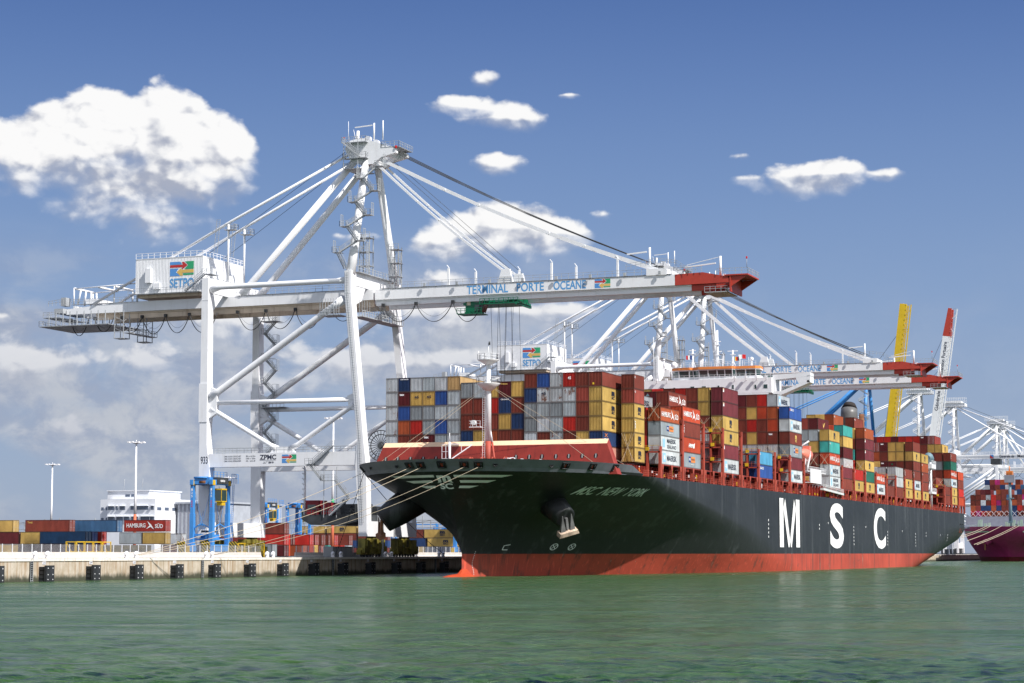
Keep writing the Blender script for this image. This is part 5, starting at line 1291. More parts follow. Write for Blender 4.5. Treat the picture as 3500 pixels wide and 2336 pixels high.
    b = MB(); put_text(b, 'ZPMC', ft(193.8, 190.1, 22.65, 23.65, xs_), bold=.03); put_poly(b, [(0,0),(1,0),(1,1),(0,1)], ft(193.8,190.1,22.5,22.56,xs_)); put_text(b, '\u4e0a\u5382\u632f\u534e', ft(193.1, 190.6, 21.85, 22.3, xs_), bold=.02); b.build('maker_lettering', 'dark_letter', root, fix=False)
    b = MB(); arrows_logo(b, ft(188.8, 185.6, 21.9, 23.6, xs_)); b.build('arrow_logo', LOGO, root, fix=False)
    # machinery house
    def house(b):
        x0, x1, y0, y1, z0, z1 = 369.6, 387.4, 211.2, 227.3, 58.2, 65.7
        b.box(x0+.1, x1-.1, y0+.1, y1-.1, z0, z1)
        n = 46; st = (y1-y0)/n
        for k in range(n):
            a = y0+k*st; b.face([(x0,a,z0),(x0,a+st*.5,z0),(x0,a+st*.5,z1),(x0,a,z1)]); b.face([(x0,a+st*.5,z0),(x0+.08,a+st*.6,z0),(x0+.08,a+st*.6,z1),(x0,a+st*.5,z1)]); b.face([(x0+.08,a+st*.6,z0),(x0+.08,a+st*.9,z0),(x0+.08,a+st*.9,z1),(x0+.08,a+st*.6,z1)]); b.face([(x0+.08,a+st*.9,z0),(x0,a+st,z0),(x0,a+st,z1),(x0+.08,a+st*.9,z1)])
        b.box(x0-.03, x1, y0, y0+.1, z0, z1); b.box(x0-.04, x1, y0-.02, y1, z1, z1+.12)
        b.box(x0-.7, x0, 224.6, 223.3, 60.6, 63.6); b.box(x0-.5, x0, 222.8, 221.2, 59.2, 60.4)
        b.box(373, 374.2, y0-.5, y0, 61.2, 64.0); b.box(381.5, 382.7, y0-.5, y0, 60.6, 63.2)
    h_ = B(house, 'machinery_house')
    B(lambda b: b.box(370, 387, 211.5, 227, 57.55, 58.15), 'house_base', 'crane_cream')
    B(lambda b: (b.rail([(369.6,211.2,65.85),(369.6,227.3,65.85)],1.1,1.5,.04), b.rail([(369.6,211.2,65.85),(387.4,211.2,65.85),(387.4,227.3,65.85)],1.1,1.5,.04)), 'roof_railing', W, h_)
    B(lambda b: (b.box(368.6,369.5,211.4,228.5,58.2,58.28), b.rail([(368.6,211.4,58.28),(368.6,228.5,58.28)],1.1,1.3,.035), b.stair((368.2,214.6,58.3),(368.2,209.8,61.8),.8), b.box(368.6,372,208.6,210.6,61.7,61.8), b.rail([(368.6,208.6,61.8),(368.6,210.9,61.8)],1.1,1,.03), b.box(369.6,388,210.2,211.1,60.2,60.3), b.rail([(369.6,210.2,60.3),(388,210.2,60.3)],1.1,1.4,.035), b.stair((376,209.6,60.2),(376,206.2,57.2),.8)), 'house_walkway', G_, h_)
    b = MB(); fh = ft(219.0, 213.3, 61.8, 64.8, 369.6-.03); arrows_logo(b, fh); b.build('arrow_logo', LOGO, h_, fix=False)
    b = MB(); put_text(b, 'SETPO', ft(219.0, 213.2, 59.3, 61.3, 369.6-.03), bold=.025); b.build('house_lettering', 'pale_blue_letter', h_, fix=False)
    # A-frame, apex, stays
    ax0, ax1 = 372.6, 377.8
    for X, xa in ((XA, ax0), (XD, ax1)):
        B(lambda b: b.path([(X+(.3 if X == XA else -.3),174.6,59.5),((X*.72+xa*.28),174.7,66.0),(xa,175.2,84.5)],[.95,.85,.72],14), 'aframe_leg')
    for xa, xg in ((ax0, 371.7), (ax1, 378.6)):
        B(lambda b: b.path([(xa,176.6,85.2),(xg,201.0,59.6),(xg,203.0,57.4)],[.68,.68,.9],12), 'back_strut')
        B(lambda b: b.path([(xa-.4,179.3,85.2),(xg-.7,206,72.6),(xg-.7,238.5,56.9)],[.30,.30,.30],8), 'backstay')
        yy = 205.8 if xg < 375 else 203.0
        zz = 72.4 if xg < 375 else 72.6
        B(lambda b: (b.tube((xg-.7,206,60.2),(xg-.7,206,72.3),.22,8)), 'stay_post')
        B(lambda b: (b.box(xg-1.6,xg+.2,204.2,206.6,71.0,71.1), b.rail([(xg-1.6,204.2,71.1),(xg-1.6,206.6,71.1),(xg-1.6,206.6,71.1)],1.1,.8,.04), b.rail([(xg+.2,204.2,71.1),(xg+.2,206.6,71.1)],1.1,.8,.04), b.rail([(xg-1.6,204.2,71.1),(xg+.2,204.2,71.1)],1.1,.9,.04),
            b.beam((xg-1.4,208.2,66.3),(xg-1.4,207.6,73.3),.08,.08), b.beam((xg-1.4,209.0,66.3),(xg-1.4,208.4,73.3),.08,.08), [b.beam((xg-1.4,208.2-.6*k/16,66.3+7*k/16),(xg-1.4,209.0-.6*k/16,66.3+7*k/16),.05,.05) for k in range(17)]), 'stay_platform', G_)
        def fore(b, xa=xa, xg=xg):
            n = 8; P0 = Vector((xa,172.6,84.3)); P1 = Vector((xg,113.0,58.2))
            pts = [P0.lerp(P1, k/n)-Vector((0,0,1.5*math.sin(math.pi*k/n))) for k in range(n+1)]
            for p, q in zip(pts, pts[1:]): b.beam(p, q, .34, .62)
            for k in (2, 3, 5, 6): b.tube(pts[k]+Vector((-.35,0,0)), pts[k]+Vector((.35,0,0)), .3, 8)
        B(fore, 'forestay')
        def fore2(b, xa=xa, xg=xg):
            n = 6; P0 = Vector((xa,173.4,83.6)); P1 = Vector((xg,144.4,59.3))
            pts = [P0.lerp(P1, k/n)-Vector((0,0,.8*math.sin(math.pi*k/n))) for k in range(n+1)]
            for p, q in zip(pts, pts[1:]): b.beam(p, q, .30, .46)
            for k in (2, 3, 4): b.tube(pts[k]+Vector((-.3,0,0)), pts[k]+Vector((.3,0,0)), .24, 8)
        B(fore2, 'forestay')
        for d_, zz_ in ((0, 86.3), (.35, 86.6), (.7, 86.0)):
            B(lambda b: b.path([Vector((xa+.3+d_,170.5,zz_)).lerp(Vector((xg+.3,113.5,59.3)), k/8)-Vector((0,0,(1.0)*math.sin(math.pi*k/8))) for k in range(9)], .045, 4), 'boom_hoist_rope', 'cable')
        B(lambda b: b.path([(xa,180,86),(xg,211,66.5)], .045, 4), 'hoist_rope', 'cable')
        B(lambda b: b.path([(xa,171.5,84.5),(xg,143,59.5)], .04, 4), 'hoist_rope', 'cable')
    def apex(b):
        b.prism([(178.4,84.0),(179.8,86.5),(178.5,88.2),(176,88.6),(172,87.2),(168.4,85.9),(168.2,85.0),(171.5,84.3),(173.4,83.0),(176.5,83.2)], 'x', ax0-.75, ax0+.35)
        b.prism([(178.4,84.0),(179.8,86.5),(178.5,88.2),(176,88.6),(172,87.2),(168.4,85.9),(168.2,85.0),(171.5,84.3),(173.4,83.0),(176.5,83.2)], 'x', ax1-.35, ax1+.75)
        b.box(ax0, ax1, 174, 176, 83.4, 85.4); b.box(ax0, ax1, 170.2, 171.2, 84.7, 86)
        b.path([(ax0-.2,177.2,88.0),(ax0-.2,177.0,90.2)],[.5,.3],8)
        b.tube((ax0,173.5,88),(ax0,173.5,91.6),.18,8); b.beam((ax0,173.9,91.2),(ax0,177.8,91.0),.24,.2)
        b.tube((ax0,179.3,87.6),(ax0,179.3,92.4),.05,5); b.tube((ax0+1,177.9,87.6),(ax0+1,178.6,90.8),.05,5); b.tube((ax0,171.5,88),(ax0,171.5,92),.14,6)
        for sg in (ax0+.6, ax1-.6): b.tube((sg,175.2,88.4),(sg+.5,175.2,88.4),.8,14)
    ap = B(apex, 'apex_head')
    def apexp(b):
        for (z, y0, y1, x0, x1) in ((87.6,174.5,179.9,370.6,372.0),(84.3,174.4,179.6,370.6,372.0),(82.2,175.8,179.6,370.8,378.0),(86.3,167.6,171.5,371.8,378.8)):
            b.box(x0,x1,y0,y1,z-.08,z); b.rail([(x0,y0,z),(x0,y1,z)],1.1,.9,.035); b.rail([(x0,y1,z),(x1,y1,z)],1.1,.9,.035); b.rail([(x0,y0,z),(x1,y0,z)],1.1,.9,.035)
        b.stair((370.2,175.6,84.3),(370.2,179.5,87.6),.7)
        for y in (176.2,177.9,179.4): b.beam((370.6,y,82.0),(370.6,y,87.5),.1,.1)
        for z in (83.1,84.2,85.6,86.6): b.beam((370.6,176.2,z),(370.6,179.4,z),.05,.05)
    B(apexp, 'apex_platforms', G_, ap)
    B(lambda b: (b.box(371.6,371.9,179.8,180.0,88.8,89.0), b.box(371.6,371.9,168.0,168.35,85.9,86.4)), 'apex_lamps', 'signal_red', ap)
    # zigzag stair up the near A-frame leg
    LS = [(177.2,63.8),(172.7,66.1),(176.5,69.3),(171.8,71.5),(175.6,74.5),(171.1,76.7),(174.7,79.6),(170.9,82.0)]
    def zz_stair(b):
        def xl_(z): return XA-1.9+(z-60)*(ax0-XA)/25
        b.stair((xl_(60.5),174.8,60.2),(xl_(63),176.9,63.6),.7)
        for (ya, za), (yb, zb_) in zip(LS, LS[1:]):
            s = 1 if yb > ya else -1
            b.stair((xl_(za),ya+s*.5,za),(xl_(zb_),yb-s*.5,zb_),.7)
        for i, (y, z) in enumerate(LS):
            x = xl_(z); b.box(x-.6,x+1.3,y-.85,y+.85,z-.08,z); b.rail([(x-.6,y-.85,z),(x-.6,y+.85,z)],1.1,.85,.035)
            s = .85 if i % 2 == 0 else -.85
            b.rail([(x-.6,y+s,z),(x+1.0,y+s,z)],1.1,.8,.035)
            b.box(x-.1,x+.0,y+s-.02,y+s+.02,z,z+2.5); b.box(x+1.0,x+1.1,y+s-.02,y+s+.02,z,z+2.5); b.box(x-.1,x+1.1,y+s-.03,y+s+.03,z+2.4,z+2.5)
            for q in range(5): b.box(x+.0+q*.2,x+.03+q*.2,y+s-.01,y+s+.01,z,z+2.4)
    B(zz_stair, 'aframe_stair', G_)
    def leg_stair(b):
        z = 24.2; y0, y1, X = 205.0, 202.3, XD-.4; k = 0
        while z < 53:
            ya, yb = (y0, y1) if k % 2 == 0 else (y1, y0)
            b.stair((X,ya,z),(X,yb,z+2.65),.75); b.box(X-.6,X+.6,yb-.5,yb+.5,z+2.6,z+2.68); b.rail([(X-.6,yb-.5,z+2.68),(X-.6,yb+.5,z+2.68)],1.1,.5,.035)
            if k % 2 == 0:
                for q in range(4): b.beam((X-.6+q*.4,yb-.5,z+2.68),(X-.6+q*.4,yb-.5,z+5.0),.05,.05)
                b.box(X-.62,X+.62,yb-.52,yb-.48,z+4.95,z+5.02); b.beam((X-.6,yb+.5,z+2.68),(X-.6,yb+.5,z+5.0),.05,.05); b.beam((X-.6,yb-.5,z+5.0),(X-.6,yb+.5,z+5.0),.05,.05)
            z += 2.65; k += 1
            if k % 4 == 0: b.beam((X,205.6,z),(X,y1,z),.1,.1)
        b.box(XD-1.8,XD+1,199.5,205,34.8,34.9); b.rail([(XD-1.8,199.5,34.9),(XD-1.8,205,34.9)],1.1,1,.035); b.box(XD-1.8,XD+1,201.4,205.4,53.2,53.3); b.rail([(XD-1.8,201.4,53.3),(XD-1.8,205.4,53.3)],1.1,1,.035)
    B(leg_stair, 'leg_stair', G_)
    def low_stair(b):
        X = XA-1.6
        P_ = [(178.0,23.9),(182.5,20.6),(178.6,17.9),(178.6,17.9),(173.0,14.2),(178.2,10.9)]
        b.stair((X,181.6,21.6),(X,177.2,25.2),.8); b.box(X-.5,X+.6,181.4,183.2,21.5,21.6); b.rail([(X-.5,181.4,21.6),(X-.5,183.2,21.6)],1.1,.9,.035)
        b.stair((X,179.6,18.3),(X,182.4,21.5),.8); b.box(X-.5,X+.6,176.4,179.6,18.2,18.3); b.rail([(X-.5,176.4,18.3),(X-.5,179.6,18.3)],1.1,.8,.035); b.rail([(X-.5,179.6,18.3),(X+.6,179.6,18.3)],1.1,.8,.035)
        b.stair((X,173.6,14.7),(X,176.6,18.2),.8); b.box(X-.5,X+.6,171.8,173.7,14.6,14.7); b.rail([(X-.5,171.8,14.7),(X-.5,173.7,14.7)],1.1,.8,.035)
        b.stair((X,177.8,11.4),(X,173.9,14.6),.8)
        for y in (176.6, 179.4): b.beam((X+.5,y,11),(X+.5,y,21),.1,.1)
    B(low_stair, 'portal_stair', G_)
    def ladder(b):
        for s in (-.25, .25):
            for (z0, y0), (z1, y1) in zip([(10,170.9),(26,171.6),(35,172.5),(55.5,174.6),(60,174.6)], [(26,171.6),(35,172.5),(55.5,174.6),(60,174.6)]): b.beam((XA-1.25,y0+s,z0),(XA-1.25,y1+s,z1),.05,.05)
        z = 10.
        while z < 60: y = lerp([(10,170.9),(26,171.6),(35,172.5),(55.5,174.6),(60,174.6)], z); b.beam((XA-1.25,y-.25,z),(XA-1.25,y+.25,z),.04,.05); z += .5
    B(ladder, 'leg_ladder', G_)
    # lift towers beside the A-frame, walkway on the cross beam
    def tower(b):
        for (x0,x1,y0,y1,z0,z1,st) in ((374.4,376.2,175.2,177.4,59.6,68.8,2.9),(379.8,381.6,171.2,172.8,58.0,67.0,2.8)):
            for x in (x0,x1):
                for y in (y0,y1): b.beam((x,y,z0),(x,y,z1),.16,.16)
            z = z0; k = 0
            while z <= z1:
                b.box(x0-.5,x1+.3,y0-.3,y1+.3,z-.06,z); b.rail([(x0-.5,y0-.3,z),(x0-.5,y1+.3,z)],1.1,.9,.04)
                if z+st <= z1+.1: b.beam((x0,y0 if k % 2 else y1,z),(x0,y1 if k % 2 else y0,z+st),.09,.09)
                z += st; k += 1
        b.rail([(XA+.8,173.2,60.05),(XD-.8,173.2,60.05)],1.1,1.4,.04); b.box(XA+1.2,XD-1.2,173.1,173.9,59.9,60.0)
        for x in (368.3,384.0): b.beam((x,172.9,60),(x,172.9,66.5),.12,.12); b.beam((x+.9,172.9,60),(x+.9,172.9,66.5),.12,.12); [b.beam((x,172.9,60.3+.5*k),(x+.9,172.9,60.3+.5*k),.05,.05) for k in range(13)]
    B(tower, 'lift_tower', G_)
    B(lambda b: (b.box(XA-.8,XA+3,176.6,180.8,51.2,51.35), b.rail([(XA-.8,176.6,51.35),(XA-.8,180.8,51.35)],1.1,1.1,.05), [b.beam((XA-.8,176.6+.6*k,51.3),(XA-.8,176.6+.6*k,54.6),.09,.09) for k in range(8)], b.box(XA+1,XD-1,172.2,175,50.9,51.05), b.rail([(XA+1,172.2,51.05),(XD-1,172.2,51.05)],1.1,1.1,.05), [b.beam((XA+2+1.2*k,173.4,51),(XA+2+1.2*k,173.4,54.5),.08,.08) for k in range(16)], b.stair((380,173.6,51),(376,173.6,54.6),.8)), 'service_platform', G_)
    # tail platforms
    def tail(b):
        b.box(368.6,382,233.2,250.4,52.2,52.35)
        b.rail([(368.6,233.2,52.35),(368.6,250.4,52.35)],1.1,1.1,.04); b.rail([(368.6,250.4,52.35),(382,250.4,52.35)],1.1,1.2,.04)
        for k in range(9): b.beam((369.5,234.5+k*1.75,52.3),(369.5,234.5+k*1.75,55.4),.16,.16); b.beam((379.5,234.5+k*1.75,52.3),(379.5,234.5+k*1.75,55.4),.16,.16)
        b.box(369.5,380,246,250,54.2,54.3); b.rail([(369.5,246,54.3),(369.5,250,54.3)],1.1,1.1,.04); b.box(370,379,245.4,247.6,55.2,56.2); b.rail([(369,244.6,57),(369,248.4,56.6)],1.1,.9,.04)
        b.box(370.4,372.2,245,246.2,56.8,58.6)
    B(tail, 'tail_platform', G_)
    def basket(b):
        for (x0, y0) in ((369.2,229.8),(377.8,229.4)):
            for y in (y0, y0+2.2):
                for x in (x0, x0+2.4): b.beam((x,y,49.2),(x,y,55.0),.14,.14)
            b.box(x0-.1,x0+2.5,y0-.1,y0+2.3,49.1,49.25)
            for z in (50.4,51.6,52.8): b.beam((x0,y0,z),(x0,y0+2.2,z+1.0),.07,.07); b.beam((x0,y0,z),(x0,y0+2.2,z),.07,.07); b.beam((x0,y0,z),(x0+2.4,y0,z+1),.06,.06)
        b.box(369.2,380.2,228.2,229.8,50.2,50.32); b.rail([(369.2,228.2,50.32),(380.2,228.2,50.32)],1.1,1.2,.045)
    B(basket, 'inspection_basket', G_)
    def pipework(b):
        for X in (371.4, 378.8):
            for y in (243.6, 233.6, 228.0): b.tube((X,y,57),(X,y,60.6),.16,6)
            b.tube((X,243.6,60.5),(X,227.6,61.0),.13,6)
        for y in (243.6, 237.5, 233.6, 228.0): b.tube((371.4,y,60.6),(378.8,y,60.6),.24,8)
        for k in range(4): b.tube((371.4+k*2,242.6-k*.3,57),(371.0+k*2,241.6,60.2),.2,6)
        b.box(372,378,238,241,57.2,58.2)
    B(pipework, 'tail_frames')
    # trolley, cab and ropes
    B(lambda b: (b.box(371.9,378.4,141.4,153.4,53.1,53.5), b.box(372.2,378.2,142.0,144.2,53.5,54.4), b.box(372.2,378.2,149.0,152,53.5,54.5), b.rail([(371.0,141.4,53.1),(371.0,149.5,53.1)],1.0,1.0,.05), b.box(370.9,372,141.4,149.5,52.95,53.1), b.box(370.9,379.2,141.6,142,52.7,53.2)), 'trolley', 'cab_green')
    cab = B(lambda b: (b.box(371.8,374.4,149.9,153.0,51.4,51.7), b.box(371.9,374.3,151.0,152.9,51.7,54.3), b.box(371.8,374.4,148.4,152.9,54.2,54.5), b.box(371.0,374.8,149.2,154.4,51.2,51.35), b.rail([(371.0,149.2,51.35),(371.0,154.4,51.35)],1.0,.9,.045), b.beam((371.9,148.6,54.3),(371.9,149.6,51.6),.12,.12), b.beam((374.3,148.6,54.3),(374.3,149.6,51.6),.12,.12), b.beam((371.9,149.9,51.6),(371.9,149.9,54.3),.1,.1)), 'operator_cab', 'cab_green')
    B(lambda b: b.hexa([(371.95,149.5,51.7),(374.25,149.5,51.7),(374.25,151,51.7),(371.95,151,51.7)], [(371.95,148.65,54.2),(374.25,148.65,54.2),(374.25,151,54.2),(371.95,151,54.2)]), 'cab_window', 'glass', cab)
    B(lambda b: b.box(371.86,371.9,151.8,152.6,53.0,53.9), 'cab_window', 'crane_cream', cab)
    for (x, y, yt) in ((373,147.9,147.4),(377,147.7,147.2),(373,146.3,146.7),(377,146.1,146.5),(373.5,144.9,145.3),(377,144.7,145.1),(373,143.6,143.2),(377,143.4,143.0)):
        B(lambda b: b.beam((x,y,53.0),(x,yt,37.6),.055,.055), 'hoist_rope', 'cable')
    B(lambda b: (b.box(373,377.2,142.4,148,36.6,37.4), b.box(374.2,376,141,149.2,35.9,36.6)), 'spreader', 'yellow')
    # festoon cable loops
    def loop_(y0, y1, sag, X=371.5):
        b = MB(); n = 14
        for off in (0, .14): b.path([(X-.25+off, y0+(y1-y0)*k/n, 53.9-sag*(1-(2*k/n-1)**2)**.85) for k in range(n+1)], .06, 5)
        b.path([(X-.1, y0+(y1-y0)*k/n, 53.9-sag*.72*(1-(2*k/n-1)**2)) for k in range(n+1)], .025, 4)
        b.box(X-.45, X+.2, y0-.28, y0+.28, 53.5, 54.1); b.build('festoon_cable', 'cable', root)
    ys = [248.2, 244.6]; 
    loop_(243.6+.6, 239.8, 3.6)
    y = 238.2
    for y0, y1, sg in ((238.2,233.6,3.0),(231.5,226.6,3.4),(226.6,220.9,3.9),(220.9,215.2,3.9),(215.2,208.6,4.1),(203.8,197.2,4.0),(197.2,190.4,4.0),(190.4,184.2,4.2),(182.4,176.6,3.0),(170.6,163.4,3.6),(163.4,155.4,3.9),(155.4,149.0,4.2)): loop_(y0, y1, sg)
    # lashing platform with cabins slung between the waterside legs
    B(lambda b: (b.prism([(184.4,10.6),(184.4,11.6),(172.2,11.6),(172.2,10.9),(182.6,9.6),(176,9.6),(173.4,10.4)] if False else [(184.4,10.7),(184.4,11.6),(172.0,11.6),(172.0,10.3),(175,9.6),(182.4,9.6)], 'x', XA-.9, XD-2), b.rail([(XA-1.0,172.4,11.62),(XA-1.0,184.3,11.62)],1.1,1.1,.05)), 'service_deck', 'dark_machine')
    B(lambda b: (b.box(XA-.2,XA+3.4,181.0,183.8,11.62,14.2), b.box(XA-.3,XA+3.5,180.9,183.9,14.2,14.45), b.box(XA-.1,XA+3,178.4,180.4,11.62,14.0)), 'deck_cabin', 'maroon_cab')
    B(lambda b: b.box(XA-.24,XA-.2,181.6,183.4,12.6,13.6), 'cabin_window', 'glass')
    B(lambda b: (b.box(XA+.5,XA+3,174.4,177.4,11.62,13.6), b.box(XA+5,XA+8,173,182,11.62,13.8), b.box(XA+10,XD-4,173,183,11.62,13.4), b.tube((XA+1,176,13.6),(XA+1,176,14.6),.4,8)), 'deck_machinery', 'dark_machine')
    B(lambda b: [b.prism([(171.9,11.6),(169.0,11.2),(171.9,8.6)], 'x', 372+k*2.7, 372.25+k*2.7) for k in range(5)], 'cable_guides', 'galvanised')
    # cable reel
    def reel(b):
        cx, cy, cz = XA+2.4, 169.0, 25.2
        for r_ in (3.0, 2.2): b.path([(cx,cy-.3+r_*math.cos(k*math.pi/16),cz+r_*math.sin(k*math.pi/16)) for k in range(33)], .1, 5, 0, False)
        for k in range(24): a = k*math.pi/12; b.beam((cx,cy-.3,cz),(cx,cy-.3+3*math.cos(a),cz+3*math.sin(a)),.08,.12)
        b.tube((cx-.5,cy-.3,cz),(cx+.6,cy-.3,cz),.5,12)
    B(reel, 'cable_reel', 'dark_machine')
    B(lambda b: b.box(XA+5.6,XA+5.9,169.5,169.9,3.3,10), 'cable_mast', 'galvanised')
    B(lambda b: b.box(XA-1.12,XA-1.1+.0,0,0,0,0) if False else b.box(XA+5,XA+5.6,169.85,169.89,8.6,9.3), 'hazard_plate', 'yellow')
    return root
crane = sts_crane()
def copy_tree(o, parent=None):
    c = o.copy(); C.objects.link(c)
    if parent: c.parent = parent
    for ch in list(o.children): copy_tree(ch, c)
    return c
for dX, lab in ((209.2, 'second white crane along the quay, its lettered machinery house above the foremost containers'), (255.5, 'third white crane along the quay, the lower of two booms behind the bridge')):
    r = copy_tree(crane); r['label'] = lab; r.location.x += dX
    r.scale = (1.0, 1.0, 1.025)
    for ch in list(r.children):
        if ch.name.split('.')[0] == 'crane_number': bpy.data.objects.remove(ch)
# ------------------------------------------------------------------ other cranes further along the quay
def far_crane(X, lab, col, up=None, tipcol='boom_red', z0=59.5, apexz=85.5, text=None, grp=None, boomcol=None, end=128):
    r = thing('gantry_crane', lab, 'gantry crane', (X+10, 188, ZQ), grp); W = col; boomcol = boomcol or col
    def B(fn, name, mats=W, parent=None):
        b = MB(); fn(b); return b.build(name, mats, parent or r)
    x0, x1 = X, X+20
    for x in (x0, x1):
        B(lambda b: b.hexa([(x-.9,170,4),(x+.9,170,4),(x+.9,172,4),(x-.9,172,4)], [(x-.9,171,z0),(x+.9,171,z0),(x+.9,172.6,z0),(x-.9,172.6,z0)]), 'leg')
        B(lambda b: b.box(x-.9,x+.9,205,207,4,z0), 'leg')
        B(lambda b: (b.box(x-.8,x+.8,172,205,19,22)), 'portal_beam')
        B(lambda b: (b.tube((x,172,34),(x,205,34),.5,8)), 'tie_tube'); B(lambda b: (b.tube((x,172,z0-1.5),(x,205,z0-1.5),.6,8)), 'tie_tube')
        B(lambda b: b.tube((x,205,34),(x,172.6,z0-3),.65,8), 'diagonal_brace'); B(lambda b: b.tube((x,172,33),(x,188,22),.5,8), 'diagonal_brace'); B(lambda b: b.tube((x,205,33),(x,190,22),.5,8), 'diagonal_brace')
    for y in (171.6, 206): B(lambda b: b.box(x0,x1,y-.8,y+.8,z0-3,z0), 'cross_beam'); B(lambda b: b.box(x0-1,x1+1,y-.9,y+.9,6.5,9.5), 'sill_beam'); B(lambda b: [b.box(c-4.5,c+4.5,y-.6,y+.6,ZQ+.1,6.5) for c in (x0+3.5,x1-3.5)], 'bogies', 'dark_machine')
    for xa in (x0+7, x1-7):
        B(lambda b: b.tube(((x0 if xa < X+10 else x1),171.8,z0),(xa,172.2,apexz),.75,8), 'aframe_leg')
        B(lambda b: b.tube((xa,173,apexz),(xa,200,z0),.7,8), 'back_strut'); B(lambda b: b.tube((xa,174,apexz),(xa,238,z0-2),.28,6), 'backstay')
        B(lambda b: b.box(xa-.6,xa+.6,172,245,z0-5,z0-2.8), 'girder')
    B(lambda b: (b.box(x0+5.5,x1-5.5,166,178,apexz-.4,apexz+1.4), b.rail([(x0+5,165,apexz+1.4),(x0+5,179,apexz+1.4)],1.3,1,.08), b.rail([(x0+5,165,apexz+3),(x0+5,179,apexz+3)],1.3,1,.08), b.box(x0+5,x1-5,168,176,apexz+1.4,apexz+2.6)), 'apex_head')
    B(lambda b: (b.box(x0+4,x1-2,212,227,z0-2.5,z0+5)), 'machinery_house')
    B(lambda b: [b.stair((x0-1.2,172+(2 if k % 2 else -2),z0+1+k*2.6),(x0-1.0+k*.4,172-(2 if k % 2 else -2),z0+3.6+k*2.6),.9) for k in range(8)], 'aframe_stair', 'galvanised' if col != 'crane_white' else 'white_metal')
    for xa in (x0+7, x1-7):
        if up is None:
            B(lambda b: (b.box(xa-.6,xa+.6,end,171.5,z0-4.9,z0-2.7), b.rail([(xa-1.4,end,z0-2.6),(xa-1.4,171,z0-2.6)],1.3,2,.07), [b.box(xa-.3,xa+.3,y,y+.4,z0-2.7,z0+.9) for y in (136,144,150,162)]), 'boom', boomcol)
            B(lambda b: b.tube((xa,170.5,apexz-.5),(xa,end+4,z0-2),.34,6), 'forestay'); B(lambda b: b.tube((xa,171,apexz-1.4),(xa,end+28,z0-2),.3,6), 'forestay')
            B(lambda b: b.tube((xa+.5,169,apexz+1),(xa+.5,end+4,z0-1),.06,4), 'hoist_rope', 'cable')
    if up is None:
        B(lambda b: (b.box(x0+6,x1-6,148,153,z0-8,z0-5)), 'trolley', 'dark_machine')
        for k in range(7):
            B(lambda b: b.path([(x0+6.2,206-k*7-7*j/8,z0-5.2-3.6*(1-(j/4-1)**2)) for j in range(9)], .09, 4), 'festoon_cable', 'cable')
        B(lambda b: (b.box(x0-1,x1+1,165,178,45,45.4), b.rail([(x0-1,165,45.4),(x0-1,178,45.4)],1.2,1.3,.08)), 'service_platform', 'white_metal')
    else:
        (yb, zb), (yt, zt), wd = up
        d = Vector((0, yt-yb, zt-zb)).normalized(); nrm = Vector((0, d.z, -d.y))
        for i, xa in enumerate((x0+7, x1-7)):
            A = Vector((xa, yb, zb)); E_ = Vector((xa, yt, zt)); M_ = A.lerp(E_, .80)
            B(lambda b: b.beam(A, M_ if tipcol else E_, 1.4, wd, 0, tuple(nrm)), 'raised_boom', boomcol)
            if tipcol: B(lambda b: b.beam(M_, E_, 1.45, wd*1.02, 0, tuple(nrm), 1.2, wd*.5), 'boom_tip', tipcol)
        B(lambda b: [b.beam(Vector((x0+7,yb,zb)).lerp(Vector((x0+7,yt,zt)),k/26), Vector((x1-7,yb,zb)).lerp(Vector((x1-7,yt,zt)),k/26), .3, .3) for k in range(27)], 'boom_cross_ties', boomcol)
        B(lambda b: [(b.beam(Vector((x0+6.1,yb,zb)).lerp(Vector((x0+6.1,yt,zt)),k/30)-nrm*(wd*.5), Vector((x0+6.1,yb,zb)).lerp(Vector((x0+6.1,yt,zt)),k/30)-nrm*(wd*.5+1.3), .12,.12)) for k in range(31)] + [b.beam(Vector((x0+6.1,yb,zb))-nrm*(wd*.5+1.3), Vector((x0+6.1,yt,zt))-nrm*(wd*.5+1.3), .12,.12), b.beam(Vector((x0+6.1,yb,zb))-nrm*(wd*.5+.7), Vector((x0+6.1,yt,zt))-nrm*(wd*.5+.7), .1,.1)], 'boom_walkway', 'galvanised')
        B(lambda b: [b.beam(Vector((x0+7,yb,zb)).lerp(Vector((x0+7,yt,zt)),k/14)-nrm*(wd*.5+.1), Vector((x0+7,yb,zb)).lerp(Vector((x0+7,yt,zt)),(k+(.5 if k%2 else -.5))/14)-nrm*(wd*.5+1.9), .25,.25) for k in range(1,14)] + [b.beam(Vector((x0+7,yb,zb))-nrm*(wd*.5+1.9), Vector((x0+7,yt,zt))-nrm*(wd*.5+1.9), .35,.5)], 'boom_lattice', boomcol)
        if tipcol is None: B(lambda b: b.beam(Vector((x0+7,yb,zb))+nrm*(wd*.5+.3), Vector((x0+7,yt,zt-8))+nrm*(wd*.5+.3), .5,.5), 'boom_rail', 'crane_blue')
        for k in (.55, .78): B(lambda b: b.tube((x0+7,172.5,apexz), Vector((x0+7,yb,zb)).lerp(Vector((x0+7,yt,zt)),k)+nrm*wd*.5, .08, 4), 'hoist_rope', 'cable')
        if text:
            b = MB(); xx = x0+7-.74
            for s, k0, k1 in text:
                A = Vector((xx,yb,zb)); E_ = Vector((xx,yt,zt)); L = (E_-A)
                put_text(b, s, lambda u, v: A+L*(k0+(k1-k0)*u)+nrm*(wd*(.52*v-.26)), bold=.015)
            b.build('boom_lettering', 'dark_letter', r, fix=False)
    return r
far_crane(868, 'sky-blue crane with its yellow boom raised, behind the funnel of the black ship', 'crane_blue', ((163.6, 48), (155.4, 111), 2.9), None, 55, 79, boomcol='crane_yellow')
